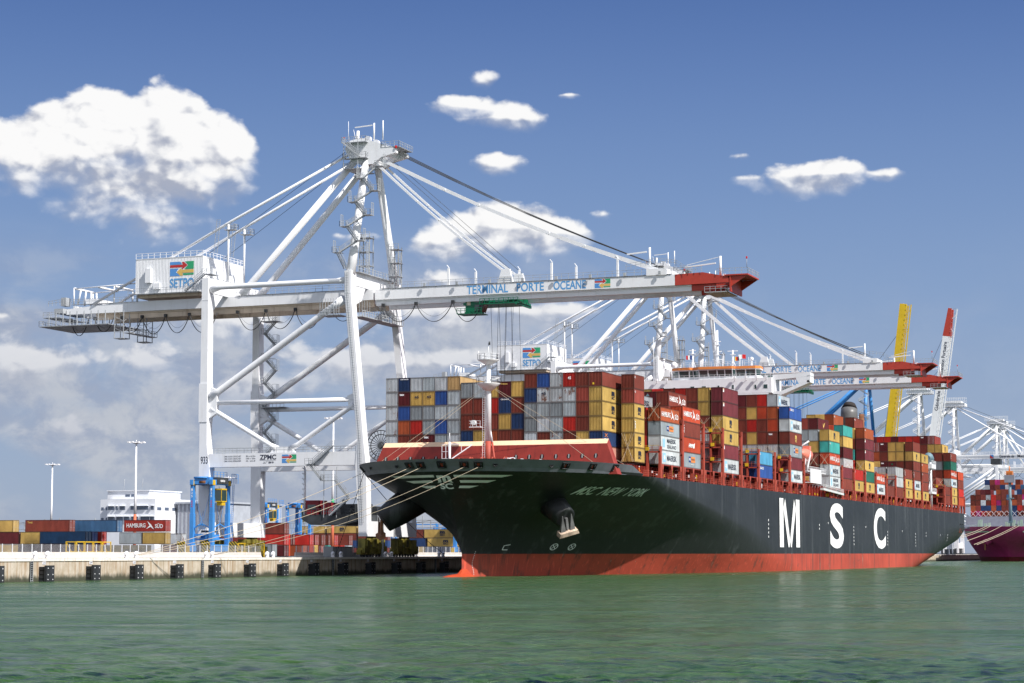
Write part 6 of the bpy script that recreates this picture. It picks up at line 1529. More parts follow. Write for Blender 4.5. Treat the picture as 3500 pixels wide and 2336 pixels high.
c2 = far_crane(1000, 'white crane with raised boom, red at its tip, lettered up the side', 'crane_white', ((166.6, 55), (156.0, 124), 3.4), 'boom_red', 59.5, 82.5, text=[('G\u00e9n\u00e9rale de', .27, .46), ('Manutention Portuaire', .48, .76)], grp='white gantry cranes far along the quay')
c3 = far_crane(1109, 'white crane with lowered lettered boom behind the stern of the black ship', 'crane_white', None, None, 59.5, 83.5, grp='white gantry cranes far along the quay', end=104)
b = MB(); xx = 1109+7-.66; f = lambda y0, y1, z0, z1: (lambda u, v: (xx, y0+(y1-y0)*u, z0+(z1-z0)*v))
put_text(b, 'G\u00e9n\u00e9rale de', f(148.4, 140.6, 54.95, 56.55), bold=.015); b.build('boom_lettering', 'dark_letter', c3, fix=False); b = MB(); put_text(b, 'Manutention Portuaire', f(138.8, 119, 54.95, 56.55), bold=.015); b.build('boom_lettering', 'dark_letter', c3, fix=False)
b = MB(); put_poly(b, [(0,0),(1,0),(1,1),(0,1)], f(153.3, 151.4, 54.8, 56.6)); put_poly(b, [(0,0),(1,0),(0,1)], lambda u, v: (xx-.02, 153.3-1.9*u, 54.8+1.8*v), 1); b.build('boom_emblem', ['logo_blue', 'logo_red'], c3, fix=False)
far_crane(1278, 'white crane in the right background, left one of a close pair', 'crane_white', None, None, 59.5, 84, grp='white gantry cranes far along the quay')
far_crane(1312, 'rightmost white crane in the background, close behind its twin', 'crane_white', None, None, 59.5, 83, grp='white gantry cranes far along the quay')

# ------------------------------------------------------------------ straddle carriers
def straddle():
    r = thing('straddle_carrier', 'tall blue straddle carrier on the quay in front of the landside crane legs', 'straddle carrier', (363, 204, ZQ), 'blue straddle carriers')
    X0, X1, Y0, Y1, g = 358.2, 365.6, 201.6, 206.8, ZQ
    U, N_ = 'crane_blue', 'dark_blue'
    def B(fn, name, mats=U, parent=None):
        b = MB(); fn(b); return b.build(name, mats, parent or r)
    for x in (X0+.5, X1-.5):
        for y in (Y0+.4, Y1-.4):
            lg = B(lambda b: (b.box(x-.45,x+.45,y-.42,y+.42,g+1.9,g+8.6), b.box(x-.38,x+.38,y-.36,y+.36,g+8.6,g+14.3)), 'leg')
            B(lambda b: b.box(x-.47,x+.47,y-.44,y+.44,g+14.3,g+15.3), 'leg_cap', 'yellow', lg)
            if x < X0+1:
                b = MB(); 
                for i, ch in enumerate('125'): put_text(b, ch, lambda u, v: (x-.39, y+.16-.32*u, g+13.2-i*.65+.45*v), bold=.02)
                b.build('number', 'white_letter', lg, fix=False)
                b = MB()
                for k in range(4): put_poly(b, [(0,0),(.5,.45),(1,0),(1,.5),(.5,.95),(0,.5)], lambda u, v: (x-.39, y+.14-.28*u, g+9.9+k*.36+.32*v))
                b.build('chevrons', 'signal_red', lg, fix=False)
    for y in (Y0+.4, Y1-.4):
        B(lambda b: (b.box(X0-1.2,X1+1.2,y-.45,y+.45,g+1.1,g+2.1), b.box(X0-.6,X1+.6,y-.5,y+.5,g+2.1,g+2.5)), 'base_beam')
        B(lambda b: (b.box(X0-.2,X1+.2,y-.35,y+.35,g+14.4,g+15.4)), 'top_beam')
        for k in range(4):
            xx = X0-.3+k*2.6; b = MB(); b.tube((xx,y-.28,g+.72),(xx,y+.28,g+.72),.72,18); wv = b.build('wheel', 'rubber', r); b = MB(); b.tube((xx,y-.30,g+.72),(xx,y+.30,g+.72),.34,12); b.build('rim', 'grey_letter', wv)
        B(lambda b: b.box(X0-1.25,X0-1.2,y-.45,y+.45,g+.9,g+2.3), 'hazard_panel', 'yellow')
        def xb(b):
            c = Vector(((X0+X1)/2, y, g+6.6))
            for p in ((X0+.5,y,g+5.6),(X1-.5,y,g+5.6)): b.beam(c, p, .16, .2)
            for p in ((X0+.6,y,g+14),(X1-.6,y,g+14),(X0+.8,y,g+2.6),(X1-.8,y,g+2.6)): b.beam(c, p, .05, .05)
        B(xb, 'cross_bracing')
    for x in (X0+.5, X1-.5): B(lambda b: b.box(x-.3,x+.3,Y0+.8,Y1-.8,g+14.5,g+15.3), 'end_beam')
    def xb2(b):
        c = Vector((X0+.5,(Y0+Y1)/2,g+6.6))
        for p in ((X0+.5,Y0+.5,g+5.6),(X0+.5,Y1-.5,g+5.6)): b.beam(c, p, .16, .2)
        for p in ((X0+.5,Y0+.7,g+13.6),(X0+.5,Y1-.7,g+13.6),(X0+.5,Y0+.8,g+3),(X0+.5,Y1-.8,g+3)): b.beam(c, p, .05, .05)
    B(xb2, 'cross_bracing')
    B(lambda b: (b.tube((X0+.6,203.4,g+14.9),(X0+.6,204.8,g+14.9),.5,12)), 'exhaust_silencer', 'rust')
    B(lambda b: (b.box(X0+.2,X1-1,Y0+.9,Y1-.9,g+15.3,g+15.9), b.tube((X0+.2,203,g+15.8),(X0+.2,206,g+15.8),.22,8), b.rail([(X0+1,202,g+15.9),(X1-1,202,g+15.9)],1.1,1.3,.04)), 'engine_deck')
    eb = B(lambda b: b.box(X0+1.6,X0+6,Y0-.1,Y0+.8,g+14.6,g+15.9), 'engine_cover', 'dark_machine')
    b = MB(); put_text(b, 'seto', lambda u, v: (X0+2.9+1.8*u, Y0-.12, g+15.0+.5*v), bold=.02); b.build('cover_lettering', 'white_letter', eb, fix=False)
    cb = B(lambda b: (b.box(X0+3.0,X0+5.2,Y0-.3,Y0+1.4,g+11.0,g+11.2), b.box(X0+3.0,X0+5.2,Y0-.3,Y0+1.4,g+13.4,g+13.7), b.box(X0+3.0,X0+3.1,Y0-.3,Y0-.2,g+11,g+13.5), b.box(X0+5.1,X0+5.2,Y0-.3,Y0-.2,g+11,g+13.5), b.box(X0+3.4,X0+4.8,Y0-.2,Y0+1,g+10.3,g+11)), 'driver_cab', 'yellow')
    B(lambda b: b.box(X0+3.05,X0+5.15,Y0-.25,Y0+1.35,g+11.2,g+13.4), 'cab_window', 'glass', cb)
    B(lambda b: (b.beam((X0+7,Y0-.3,g+2.5),(X0+7.6,Y0-.3,g+14.6),.07,.07), b.beam((X0+7.6,Y0-.3,g+2.5),(X0+8.2,Y0-.3,g+14.6),.07,.07), [b.beam((X0+7+.6*k/30,Y0-.3,g+2.5+12.1*k/30),(X0+7.6+.6*k/30,Y0-.3,g+2.5+12.1*k/30),.05,.05) for k in range(31)], b.rail([(X0+7,Y0-.4,g+14.8),(X0+9.6,Y0-.4,g+14.8)],1.9,.8,.05)), 'ladder')
    B(lambda b: (b.box(X0+.9,X1-.9,Y0+.9,Y1-.9,g+3.4,g+3.7), b.box(X0+.6,X0+1.2,Y0+.9,Y1-.9,g+4.2,g+4.6), b.box(X0+2,X1-2,203,205.4,g+3.7,g+4.5)), 'spreader')
    B(lambda b: (b.box(X0+1.2,X1-1.5,203.6,204.8,g+4.9,g+5.3), b.beam((X0+4,203,g+5.5),(X0+6,203,g+10.6),.06,.06), b.beam((X0+6,203,g+10.6),(X0+5,203,g+14.2),.06,.06)), 'lift_frame', 'dark_machine')
    return r
sc1 = straddle()
for (x, y, z_, lab) in ((549, 290, 0, 'distant blue straddle carrier standing left of the second landside crane leg'), (560, 284.5, 0, 'distant straddle carrier with yellow cab just right of the second landside crane leg'),
        (520, 212.5, 0, 'blue straddle carrier behind the containers left of the waterside crane leg')):
    c = copy_tree(sc1); c['label'] = lab; c.location.x = x; c.location.y = y

# ------------------------------------------------------------------ lamp masts
def lamp_mast(h):
    def f(b):
        b.path([(0,0,0),(0,0,h*.36)], [.42,.36], 10, 1); b.path([(0,0,h*.36),(0,0,h*.52),(0,0,h-1)], [.36,.32,.2], 10, 0)
        b.path([(0,0,h-1),(0,0,h-.7),(0,0,h-.55)], [.3,1.1,.3], 10, 0); b.tube((0,0,h-.6),(0,0,h),.1,6)
    return f
for (x, y, hh, lab, red) in ((554.6, 370.4, 29.5, 'leftmost tall lamp mast, behind the container stacks', 1), (450.8, 276.1, 29.5, 'tall lamp mast with red lower half in front of the white office block', 1), (663.6, 367.1, 29, 'distant all-white lamp mast between the two landside crane legs', 0), (468.3, 228.9, 35.6, 'lamp mast with red and green bands between the crane legs', 1)):
    r = thing('lamp_mast', lab, 'lamp mast', (x, y, ZQ), 'lamp masts on the terminal'); b = MB(); lamp_mast(hh)(b)
    o = b.build('mast', ['white_metal', 'lamp_red' if red else 'white_metal'], None); o.parent = r
    if hh > 35: b = MB(); b.tube((0,0,hh*.36+.01),(0,0,hh*.36+1.6),.40,10); o = b.build('green_band', 'logo_green', None); o.parent = r
    for k in range(8):
        a = k*math.pi/4; b = MB(); b.beam((0,0,hh-.7),(2.0*math.cos(a),2.0*math.sin(a),hh-.5),.08,.08); b.box(2.0*math.cos(a)-.35,2.0*math.cos(a)+.35,2.0*math.sin(a)-.3,2.0*math.sin(a)+.3,hh-.75,hh-.4); o = b.build('floodlight', 'white_metal', None); o.parent = r

# ------------------------------------------------------------------ office block and shed
r = thing('office_building', 'white four-storey office block with ribbon windows behind the container stacks', 'building', (608, 373, ZQ))
def B(fn, name, mats, parent=r):
    b = MB(); fn(b); return b.build(name, mats, parent)
B(lambda b: (b.box(604.5, 632, 362.5, 381.2, ZQ, 22.4), b.box(607, 634, 381.2, 385.6, ZQ, 22.4), b.box(607, 634, 354.8+8, 383, 22.4, 22.5)), 'walls', 'building_white')
B(lambda b: (b.box(607, 628, 366.4, 382.8, 22.4, 25.2), b.box(606.6, 628.6, 366, 383, 25.2, 25.5)), 'penthouse', 'building_white')
for (z, segs) in ((18.9, ((380.9,378.5),(377.8,377.1),(376.3,374.2),(372.0,365.1),(364.0,362.9))), (15.3, ((380.9,378.2),(377.6,375.0),(374.6,372.4),(371.6,369),(368,364.6),(364.3,362.7)))):
    for a, c in segs:
        w_ = B(lambda b: b.box(604.44, 604.49, c, a, z-.15, z+1.1), 'window', 'building_glass')
        B(lambda b: b.box(603.6, 604.49, c-.1, a+.1, z+1.12, z+1.25), 'sunshade', 'building_white', w_)
    for y in (385.0, 383.2): B(lambda b: b.box(606.94, 606.99, y-.8, y+.2, z-.2, z+.8), 'window', 'building_glass')
for a, c in ((375.7, 373.9), (373.4, 371.6)): B(lambda b: b.box(606.94, 606.98, c, a, 23.3, 24.1), 'window', 'building_glass')
for k in range(5): B(lambda b: b.box(606+k*5, 608.6+k*5, 362.43, 362.49, 18.6, 19.6), 'window', 'building_glass')
B(lambda b: [b.tube((612,yy,25.5),(612,yy-.3,29.6),.08,5) for yy in (379.5,372.2)] + [b.beam((612,yy-.6,27+k*.6),(612,yy+.5,27+k*.6),.05,.05) for yy in (379.5,372.2) for k in range(4)], 'roof_aerial', 'galvanised')
r = thing('warehouse', 'grey flat-roofed shed between the office block and the straddle carrier', 'building', (640, 352, ZQ))
B(lambda b: (b.box(618, 660, 343, 361.5, ZQ, 21.0), b.box(617, 661, 342.5, 362, 21.0, 21.6)), 'walls', 'building_grey', r)
B(lambda b: [b.box(617.9, 617.97, 344+k*1.6, 344.6+k*1.6, ZQ, 20.8) for k in range(11)], 'wall_ribs', 'deck_grey', r)

# ------------------------------------------------------------------ containers ashore: long sides face the camera, doors face the water
SH = [  # x plane, y left end, y right end, tier, height, code, lettering, words
 (410,296.6,284.4,2,2.9,'y',None,'mustard yellow container, top tier, at the left frame edge'), (410,281.0,268.8,2,2.9,'R','touax','dark red container with small yellow writing, top tier, left stacks'),
 (416,272.0,259.6,2,2.9,'B',None,'long blue container, top tier, left of the white-lettered red one'), (411,254.6,243.6,2,2.75,'h','hamburg','red container with large white lettering on top of the left stacks'),
 (407,292.6,280.6,1,2.9,'m',None,'dark maroon container, second tier, at the left frame edge'), (407,280.2,274.2,1,2.9,'y',None,'short mustard container, second tier, under the dark red one'), (407,274.0,261.8,1,2.9,'R','textext','long rust-red container with vertical white writing, second tier'),
 (411,255.8,249.8,1,2.75,'g',None,'grey striped short container under the white-lettered red one'), (411,249.6,243.6,1,2.75,'y',None,'short mustard container under the right end of the lettered red one'),
 (407,292,280.2,0,2.85,'y',None,'mustard container on the ground behind the fence at the left edge'), (405,279.4,267.2,0,2.85,'m',None,'maroon container on the ground left of the yellow lifting frame'), (405,267,262,0,2.85,'m',None,'maroon container on the ground behind the yellow lifting frame'), (402,255.6,249.6,0,2.6,'y',None,'yellow site container on the ground, left of the lettered one'), (402,249.4,243.3,0,2.6,'y','travaux','yellow site container lettered in black on the ground'), (408,242.9,231,0,2.75,'m',None,'maroon container on the ground right of the yellow lettered one'),
 (425,253.6,247.5,1,2.6,'w',None,'white container behind the straddle carrier, upper'), (418,243.5,231.6,0,2.9,'w',None,'white container behind the straddle carrier, lower left'), (418,231.0,219.6,0,2.9,'G',None,'grey container behind the straddle carrier, lower right'),
]
CC['h'] = ('red', (.36,.035,.025), .2, 'std')
for (x, ya, yb, t_, H, cd, lt, words) in SH:
    L = ya-yb
    container(cd, x+CW/2, (ya+yb)/2, ZQ+t_*2.85, L if L > 3 else 12.19, H-.03, words, 'containers stacked ashore', lt, rot=-math.pi/2, kind='door') if L > 3 else container(cd, x+CW/2, (ya+yb)/2+6.095-1.2, ZQ+t_*2.85, 12.19, H-.03, words, 'containers stacked ashore', lt, rot=-math.pi/2, kind='door')

ENDROWS = [(243.0, 1, 'bright', [(455.8,'R'),(461.9,'y'),(464.5,'w'),(470.0,'r'),(472.7,'R'),(486.6,'s'),(490.6,'R'),(494.7,'R'),(498.3,'r'),(507.5,'R')]),
 (243.0, 0, '', [(450.7,'r'),(457.7,'s'),(461.6,'t'),(465.6,'w'),(470.0,'q'),(479.7,'o'),(483.5,'s'),(486.1,'y'),(490.1,'s'),(494.5,'t'),(498.3,'q'),(502.3,'r'),(507.1,'g')])]
for (y, t_, _, row) in ENDROWS:
    for i, (x, cd) in enumerate(row):
        container(cd, x+CW/2, y+6.095, ZQ+t_*2.85, 12.19, 2.82, f'{CC[cd][0]} container end facing quay, {ORD[i]} from left in {"upper" if t_ else "lower"} row between crane legs', 'containers stacked ashore between the crane legs', rot=-math.pi/2, kind='door')
container('r', 483.8+CW/2, 246.1, ZQ+2.85, 6.06, 2.82, 'bright red short container with its ribbed side showing, upper row between the crane legs', 'containers stacked ashore between the crane legs', rot=-math.pi/2, kind='door')
for i, (x, cd, wd) in enumerate(((397.6,'B','steel blue'),(400.2,'b','royal blue'),(403.9,'r','bright red'),(407.9,'R','brown red'),(411.8,'R','brown red'))):
    for t_ in (0, 1): container(cd if t_ else 'm', x+CW/2, 262.4+(5.9 if x > 406 else 0), ZQ+t_*2.85, 12.19, 2.82, f'{wd if t_ else "dark maroon"} container end, {"second tier" if t_ else "on the ground"}, {ORD[i]} from left in middle of left stacks', 'container ends in the left stacks', rot=-math.pi/2, kind='door')
for k in range(3): container('R' if k == 2 else 'mr'[k], 426.2, 223.2, ZQ+2.62*k, 6.06, 2.6, f'{["dark maroon","bright red","brown red"][k]} short container, {["bottom","middle","top"][k]} of the stack right of the second landside leg', 'short containers right of the landside leg', rot=-math.pi/2, kind='door')
for j, (ya, yb, lt) in enumerate(((352.7, 340.5, 'msc'), (339.6, 327.4, 'msc'), (326.8, 314.6, None))):
    for k in range(4): container('y' if k == 3 else 'RnR'[k], 691.2, (ya+yb)/2, ZQ+2.72*k, 12.19, 2.7, f'{"mustard yellow" if k == 3 else "dark"} container, {["bottom","second","third","top"][k]} tier of the {["left","middle","right"][j]} far yellow-topped stack', 'far yellow-topped stacks', lt if k == 3 else None, rot=-math.pi/2, kind='door')
for (ya, yb, t_, cd, lt, wd) in ((256.5+6.0,256.6,2,'R',None,'brown red short container, top tier, left of the yellow one under the bow'), (256.4,244.2,2,'y','msc','mustard container with black letters, top tier, under the black bow'), (268,255.8,1,'n',None,'blue container, second tier, seen under the black bow'), (255.3,243.1,1,'y','msc','mustard container with black letters, second tier, under the black bow'), (242.7,230.5,1,'m',None,'dark maroon container beside the stem, second tier, under the black bow'), (268,256.5,0,'y',None,'mustard container on the ground seen under the black bow'), (256,243.8,0,'n',None,'navy container on the ground behind the quay fence under the bow'), (243.3,231.1,0,'B',None,'steel blue container on the ground near the stem, under the bow')):
    container(cd, 591.2, (ya+yb)/2, ZQ+t_*2.75, ya-yb, 2.72, wd, 'containers seen under the bow', lt, rot=-math.pi/2, kind='door')
# yellow lifting frames behind the fence
for (xa, lab) in ((306.5, 'yellow steel lifting frame behind the fence at the left'), (320, None), (365.0, 'yellow steel lifting frame behind the fence right of the straddle carrier')):
    if lab is None: continue
    b = MB(); y0, y1 = 199.5, 201.5; xb = xa+11.2
    for y in (y0, y1):
        for z in (ZQ+1.0, ZQ+2.75): b.beam((xa,y,z),(xb,y,z),.16,.16)
        for k in range(5): b.beam((xa+k*2.8,y,ZQ),(xa+k*2.8,y,ZQ+2.8),.16,.16)
        for k in range(0, 4, 3): b.beam((xa+k*2.8,y,ZQ+2.7),(xa+k*2.8+2.4,y,ZQ+.2),.12,.12)
    for k in range(5): b.beam((xa+k*2.8,y0,ZQ+2.75),(xa+k*2.8,y1,ZQ+2.75),.14,.14)
    tag(b.build('lifting_frame', 'yellow'), lab, 'lifting frame', 'yellow lifting frames')
# hazard-striped guard panels
m = bpy.data.materials.new('hazard_stripes'); m.use_nodes = True; t = NT(m.node_tree); g = t.node('ShaderNodeNewGeometry'); s_ = t.node('ShaderNodeSeparateXYZ'); t.l.new(g.outputs['Position'], s_.inputs[0])
k = t.m('GREATER_THAN', t.m('FRACT', t.m('MULTIPLY', t.m('ADD', t.m('MULTIPLY', s_.outputs[1], -1.0), s_.outputs[2]), 1.5)), .5)
t.l.new(t.mix(k, (.55,.38,.02,1), (.02,.02,.02,1)), t.n['Principled BSDF'].inputs['Base Color']); MAT['hazard_stripes'] = m
for i, y in enumerate((207.4, 201.8, 199.2)):
    b = MB(); b.box(356.0+(6.5 if i == 2 else 0), 356.15+(6.5 if i == 2 else 0), y-.9, y+.9, ZQ+.05, ZQ+3.1); b.box(356.15+(6.5 if i == 2 else 0), 356.5+(6.5 if i == 2 else 0), y-.8, y+.8, ZQ, ZQ+.3)
    tag(b.build('hazard_board', 'hazard_stripes'), f'yellow and black striped board by the straddle carrier, {["left","middle","right"][i]} of three', 'hazard board', 'striped boards around the straddle carrier')
# distant clutter: reach of railings, antennas and blue frames behind the stacks
r = thing('pipe_rack', 'long grey steel rack with rails on the horizon behind the container stacks', 'steel rack', (800, 400, ZQ))
b = MB(); rr = random.Random(9)
for k in range(60):
    y = 300+k*3.4; x = 720; h_ = 13.2+rr.random()*2.0; b.beam((x,y,ZQ),(x,y,ZQ+h_),.3,.3)
    if k % 3 == 0: b.beam((x,y,ZQ+h_),(x,y+3.4*2,ZQ+h_-rr.random()*2),.25,.25)
for z in (10.5, 12.5, 13.3): b.beam((720,300,ZQ+z),(720,500,ZQ+z),.25,.25)
b.build('rack_frame', 'galvanised', r)
b = MB()
for k in range(26):
    y = 338+rr.random()*40; h_ = 9+rr.random()*5.5; x = 800+rr.random()*10; b.beam((x,y,ZQ),(x,y,ZQ+h_),.6,.6)
for z in (9, 11.5, 13): b.beam((806,338,ZQ+z),(806,378,ZQ+z),.4,.4)
tag(b.build('crane_frames', 'crane_blue'), 'cluster of distant blue carrier frames seen in the gap under the bow', 'straddle carriers', None, 'stuff')
# electrical mast with crossarms
b = MB(); b.path([(372,183,ZQ),(372,183,ZQ+.01)], .2, 6); b.tube((366.2,185.2,10.6),(366.2,185.2,22.0),.24,8)
for k in range(10): b.beam((366.2,185.0,11+k*1.05),(366.0,185.7,11.6+k*1.05),.08,.2)
tag(b.build('striped_post', 'white_metal'), 'thin white post with slanted bars at the end of the slung service deck', 'post')

# ------------------------------------------------------------------ the magenta ship moored astern
PX, PY = 1002., 131.5
pship = thing('container_ship', 'magenta container ship seen bow-on behind the stern of the black ship', 'container ship', (PX+60, PY, 0))
b = MB(); lv = [(-3,14,.2,90),(0,14,.35,85),(2.2,13,.4,80),(5,11,.5,66),(8,8,.7,52),(11,4,.85,42),(14,1,.95,36),(16.8,0,1.0,32)]
N = 26; rows_ = []
for (z, xo, q, L) in lv:
    rw = []
    for k in range(N+1):
        t_ = (k/N)**1.7; e = 1/(.9+q*1.1); rw.append((PX+xo+L*t_, 24.0*(1-(1-t_)**2)**(1/(.9+q*1.1)), z))
    rw.append((PX+250, 24.0, z)); rows_.append(rw)
for side in (-1, 1):
    base = len(b.v); n = len(rows_[0])
    for rw in rows_:
        for (x, h_, z) in rw: b.v.append((x, PY+side*h_, z))
    for i in range(len(rows_)-1):
        for k in range(n-1):
            a = base+i*n+k; q = (a,a+1,a+n+1,a+n); b.f.append(q if side < 0 else q[::-1]); b.mi.append(1 if lv[i+1][0] <= 2.3 else 0); b.sm.append(True)
b.build('hull', ['magenta_hull', 'magenta_dark'], pship, fix=False)
b = MB(); b.box(PX+12, PX+250, PY-23, PY+23, 16.0, 16.7); b.box(PX+36, PX+37.5, PY-24, PY+24, 16.7, 22.2); b.build('breakwater', 'deck_grey', pship)
b = MB(); n = 22
rw = rows_[-1]
for side in (-1, 1):
    for k in range(10, n): (x0,h0,_),(x1,h1,_) = rw[k], rw[k+1]; b.face([(x0-.02,PY+side*(h0+.02),16.8),(x1-.02,PY+side*(h1+.02),16.8),(x1-.02,PY+side*(h1+.02),17.9),(x0-.02,PY+side*(h0+.02),17.9)])
b.build('bulwark', 'ship_white', pship)
b = MB()
for side in (-1,1):
    for k in range(5, 20):
        def pt(kk, z0, z1, f): 
            A = rows_[-2][kk]; B_ = rows_[-1][kk]; return (A[0]+(B_[0]-A[0])*f-.12, PY+side*(A[1]+(B_[1]-A[1])*f+.1), A[2]+(B_[2]-A[2])*f)
        b.face([pt(k,0,0,-.02), pt(k+1,0,0,-.02), pt(k+1,0,0,.22), pt(k,0,0,.22)])
b.build('hull_stripe', 'pale_green_stripe', pship)
for sd_ in (-1, 1):
    b = MB(); c = Vector((PX+11, PY+sd_*9.0, 10.3)); o_ = Vector((-.65, sd_*.45, -.45)).normalized()
    b.path([c-o_*3, c+o_*1.5, c+o_*3.4, c+o_*3.5], [2.6, 2.0, 1.4, .9], 14); pd = b.build('anchor_pod', 'magenta_hull', pship)
    b = MB(); b.beam(c+o_*3.6, c+o_*3.6+Vector((0,0,-3)), 1.0, .8, w2=.2); b.beam(c+o_*3.6+Vector((0,1,0)), c+o_*3.4+Vector((0,1.2,1.6)), .4, .5, w2=.1); b.beam(c+o_*3.6-Vector((0,1,0)), c+o_*3.4+Vector((0,-1.2,1.6)), .4, .5, w2=.1); b.build('anchor', 'rust', pship)
b = MB(); mx_ = PX+22; b.path([(mx_,PY,16.7),(mx_,PY,41)], [.95,.62], 12); b.box(mx_-.8,mx_+.8,PY-1.8,PY+1.8,30.6,31.0); b.box(mx_-1,mx_+1,PY-1.6,PY+1.6,19,19.4)
b.build('foremast', 'mast_teal', pship)
b = MB(); b.box(mx_-1.5,mx_+1.5,PY-2.4,PY+2.4,38.5,42.2); b.build('mast_cabin', 'deck_grey', pship)
b = MB(); b.box(mx_-1,mx_+1,PY-1.5,PY+1.5,42.2,44.2); b.rail([(mx_-1.2,PY-2,42.2),(mx_-1.2,PY+2,42.2)],1.6,.8,.08); b.tube((mx_,PY,44),(mx_,PY,46.5),.3,6); b.build('mast_light', 'orange', pship)
b = MB(); rr = random.Random(4)
for k in range(24): y = PY-17+rr.random()*34; x = PX+9+rr.random()*6+abs(y-PY)*.4; b.box(x,x+.8,y,y+.5+rr.random(),16.7,18+rr.random()*2.6)
b.build('deck_machinery', 'pale_green_stripe', pship)
PROW = [ # bottom tier first, columns from left to right as seen
 'rMr RRR RRR RBn nnB RR', 'oDBBRBoBRrRRoBRr', 'RRwRRMoRRwrRwRRr', 'RRRwRsRBRRMgRrRB', '.RRmo.nRoRR.RnRo']
PR = ['rMroRoRRnRRRnnBR', 'oDnnonRRnrRRgbwR', 'RRwRrMoRoRwrRwMR', 'RRRwrsRBRRMgRRnR', '.Rmm.oRR.nRRR.oR', '..gmRnwnoBonBmnB', '..nRMoo.R.oRRRon']
PC = []
for t_, row in enumerate(PR):
    for j, cd in enumerate(row):
        if cd == '.': continue
        x = PX+(39.2 if t_ < 5 else 54.5); y = PY+20.6-j*2.55; z = 22.3+t_*2.7
        PC.append((cd, x, y, z, t_, j))
for (cd, x, y, z, t_, j) in PC:
    container(cd, x+6.1, y, z, 12.19, 2.66, f'{CC[cd][0]} container on the magenta ship, {["bottom","second","third","fourth","fifth","sixth","seventh"][t_]} tier, {ORD[j]} column from left', 'containers on the magenta ship')
b = MB()
for j in range(16):
    y = PY+20.6-j*2.55; b.beam((PX+38.9,y-1.2,22.2),(PX+38.9,y+1.2,25.0),.14,.14); b.beam((PX+38.9,y+1.2,22.2),(PX+38.9,y-1.2,25.0),.14,.14)
b.build('lashing_rods', 'white_metal', pship)

# ------------------------------------------------------------------ mooring ropes
def rope(name_lab, p, q, sag, r=.042, grp='mooring ropes from the black bow', mat='rope'):
    p = Vector(p); q = Vector(q); b = MB()
    b.path([p.lerp(q, k/24)-Vector((0,0,sag*math.sin(math.pi*k/24))) for k in range(25)], r, 6)
    return tag(b.build('mooring_rope', mat, None, tuple(p)), name_lab, 'mooring rope', grp)
fr = lambda Y, z=18.6: front(Y, z, .35)
rope('cream mooring rope from the leftmost bow port down to the left bollards', fr(154.6, 18.4), (275.7, Q+.7, ZQ+.5), .8)
rope('upper cream mooring rope from the port left of the wing emblem', fr(139.9), (275.2, Q+.6, ZQ+.5), 1.6)
rope('cream mooring rope from the second port left of the emblem, to the left bollards', fr(137.6), (275.9, Q+.6, ZQ+.45), 2.1)
rope('cream mooring rope crossing the wing emblem, from its upper right port', fr(129.8), (299.1, Q+.6, ZQ+.5), 1.4)
rope('lowest cream mooring rope, from the port right of the emblem', fr(127.5), (299.6, Q+.6, ZQ+.5), 1.9)
rope('dark mooring rope from the bow tip down to the bollard behind the bow', front(154.6, 18.3, .2), (397.4, Q+.6, ZQ+.5), 1.0, .06, 'dark mooring ropes behind the bow', 'cable')
rope('steep dark mooring rope from the bow tip to the crane foot', front(155.6, 18.3, .2), (345.4, Q+.6, ZQ+.5), .3, .06, 'dark mooring ropes behind the bow', 'cable')
for i, (dy, dz, q) in enumerate(((0, 0, (1008, 140.5, 17.2)), (-.6, -.1, (1006, 138.5, 17.2)), (-1.2, -1.2, (1004, 133.0, 17.2)), (-2, -2.4, (1006, 126.5, 17.2)), (-2.3, -2.5, (1006, 125.0, 17.2)))):
    rope(f'pale mooring rope between the two ships, {["top","second","third","fourth","lowest"][i]} of five', (719.5+i*.3, YC-23+dy*3, 9.4+dz), q, .4, .09, 'mooring ropes between the two ships')
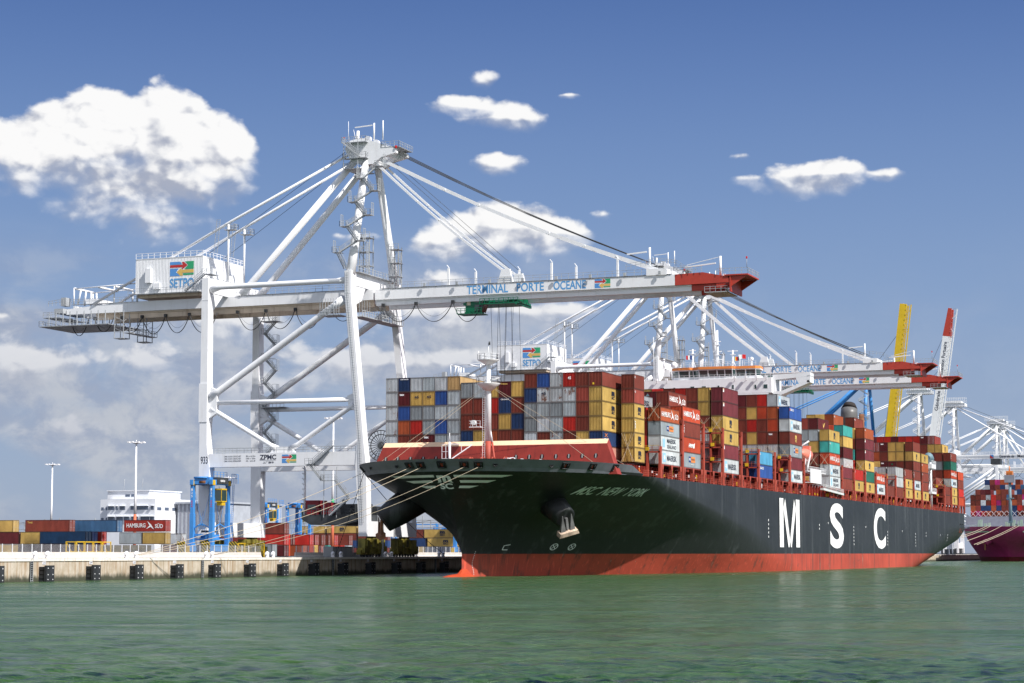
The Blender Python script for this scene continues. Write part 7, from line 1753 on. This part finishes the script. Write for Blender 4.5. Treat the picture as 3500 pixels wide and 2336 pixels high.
for i, (a, c) in enumerate((((mx, my, 33.6), (331.5, 112.6, 19.6)), ((mx, my, 33.6), (339.5, 109.4, 19.4)), ((mx, my, 33.6), (327.0, 151.2, 19.6)), ((mx, my, 33.4), (325.0, 148.0, 19.6)))):
    b = MB(); b.beam(a, c, .05, .05); b.build('mast_stay', 'rope', fm_)

# ------------------------------------------------------------------ a seaman on the side deck
def person(x, y, z, lab, face):
    me = bpy.data.meshes.new('person'); V = [(0,0,.95),(0,0,1.2),(0,0,1.42),(0,0,1.54),(.02,0,1.62),(.02,0,1.72),(0,.20,1.40),(.03,.27,1.12),(.16,.24,.95),(.22,.23,.90),(0,-.20,1.40),(.03,-.27,1.12),(.16,-.24,.95),(.22,-.23,.90),
        (0,.10,.90),(.02,.12,.50),(0,.13,.08),(.16,.14,.04),(0,-.10,.90),(.03,-.12,.50),(-.04,-.13,.08),(.12,-.14,.04)]
    E_ = [(0,1),(1,2),(2,3),(3,4),(4,5),(2,6),(6,7),(7,8),(8,9),(2,10),(10,11),(11,12),(12,13),(0,14),(14,15),(15,16),(16,17),(0,18),(18,19),(19,20),(20,21)]
    me.from_pydata(V, E_, []); me.materials.append(MAT['overall'])
    o = bpy.data.objects.new('person', me); C.objects.link(o); md = o.modifiers.new('skin', 'SKIN'); o.modifiers.new('sub', 'SUBSURF').levels = 1
    rad = [.15,.14,.15,.06,.10,.085,.075,.055,.04,.035,.075,.055,.04,.035,.10,.07,.05,.04,.10,.07,.05,.04]
    for v, r_ in zip(me.skin_vertices[0].data, rad): v.radius = (r_, r_)
    me.skin_vertices[0].data[0].use_root = True
    o.location = (x, y, z); o.rotation_euler = (0, 0, face); tag(o, lab, 'person')
    b = MB(); b.path([(.02,0,1.66),(.02,0,1.74),(.02,0,1.80)], [.13,.12,.03], 10); h_ = b.build('helmet', 'white_letter'); h_.parent = o
person(348.4, 109.6, 17.68, 'person in orange overalls and white helmet on the side deck behind the bow bulwark', -1.6)
if REST_MB.f:
    tag(REST_MB.build('stowed_containers', REST_MATS), 'remaining small and half-hidden containers stowed on the two ships and ashore', 'shipping containers', None, 'stuff')
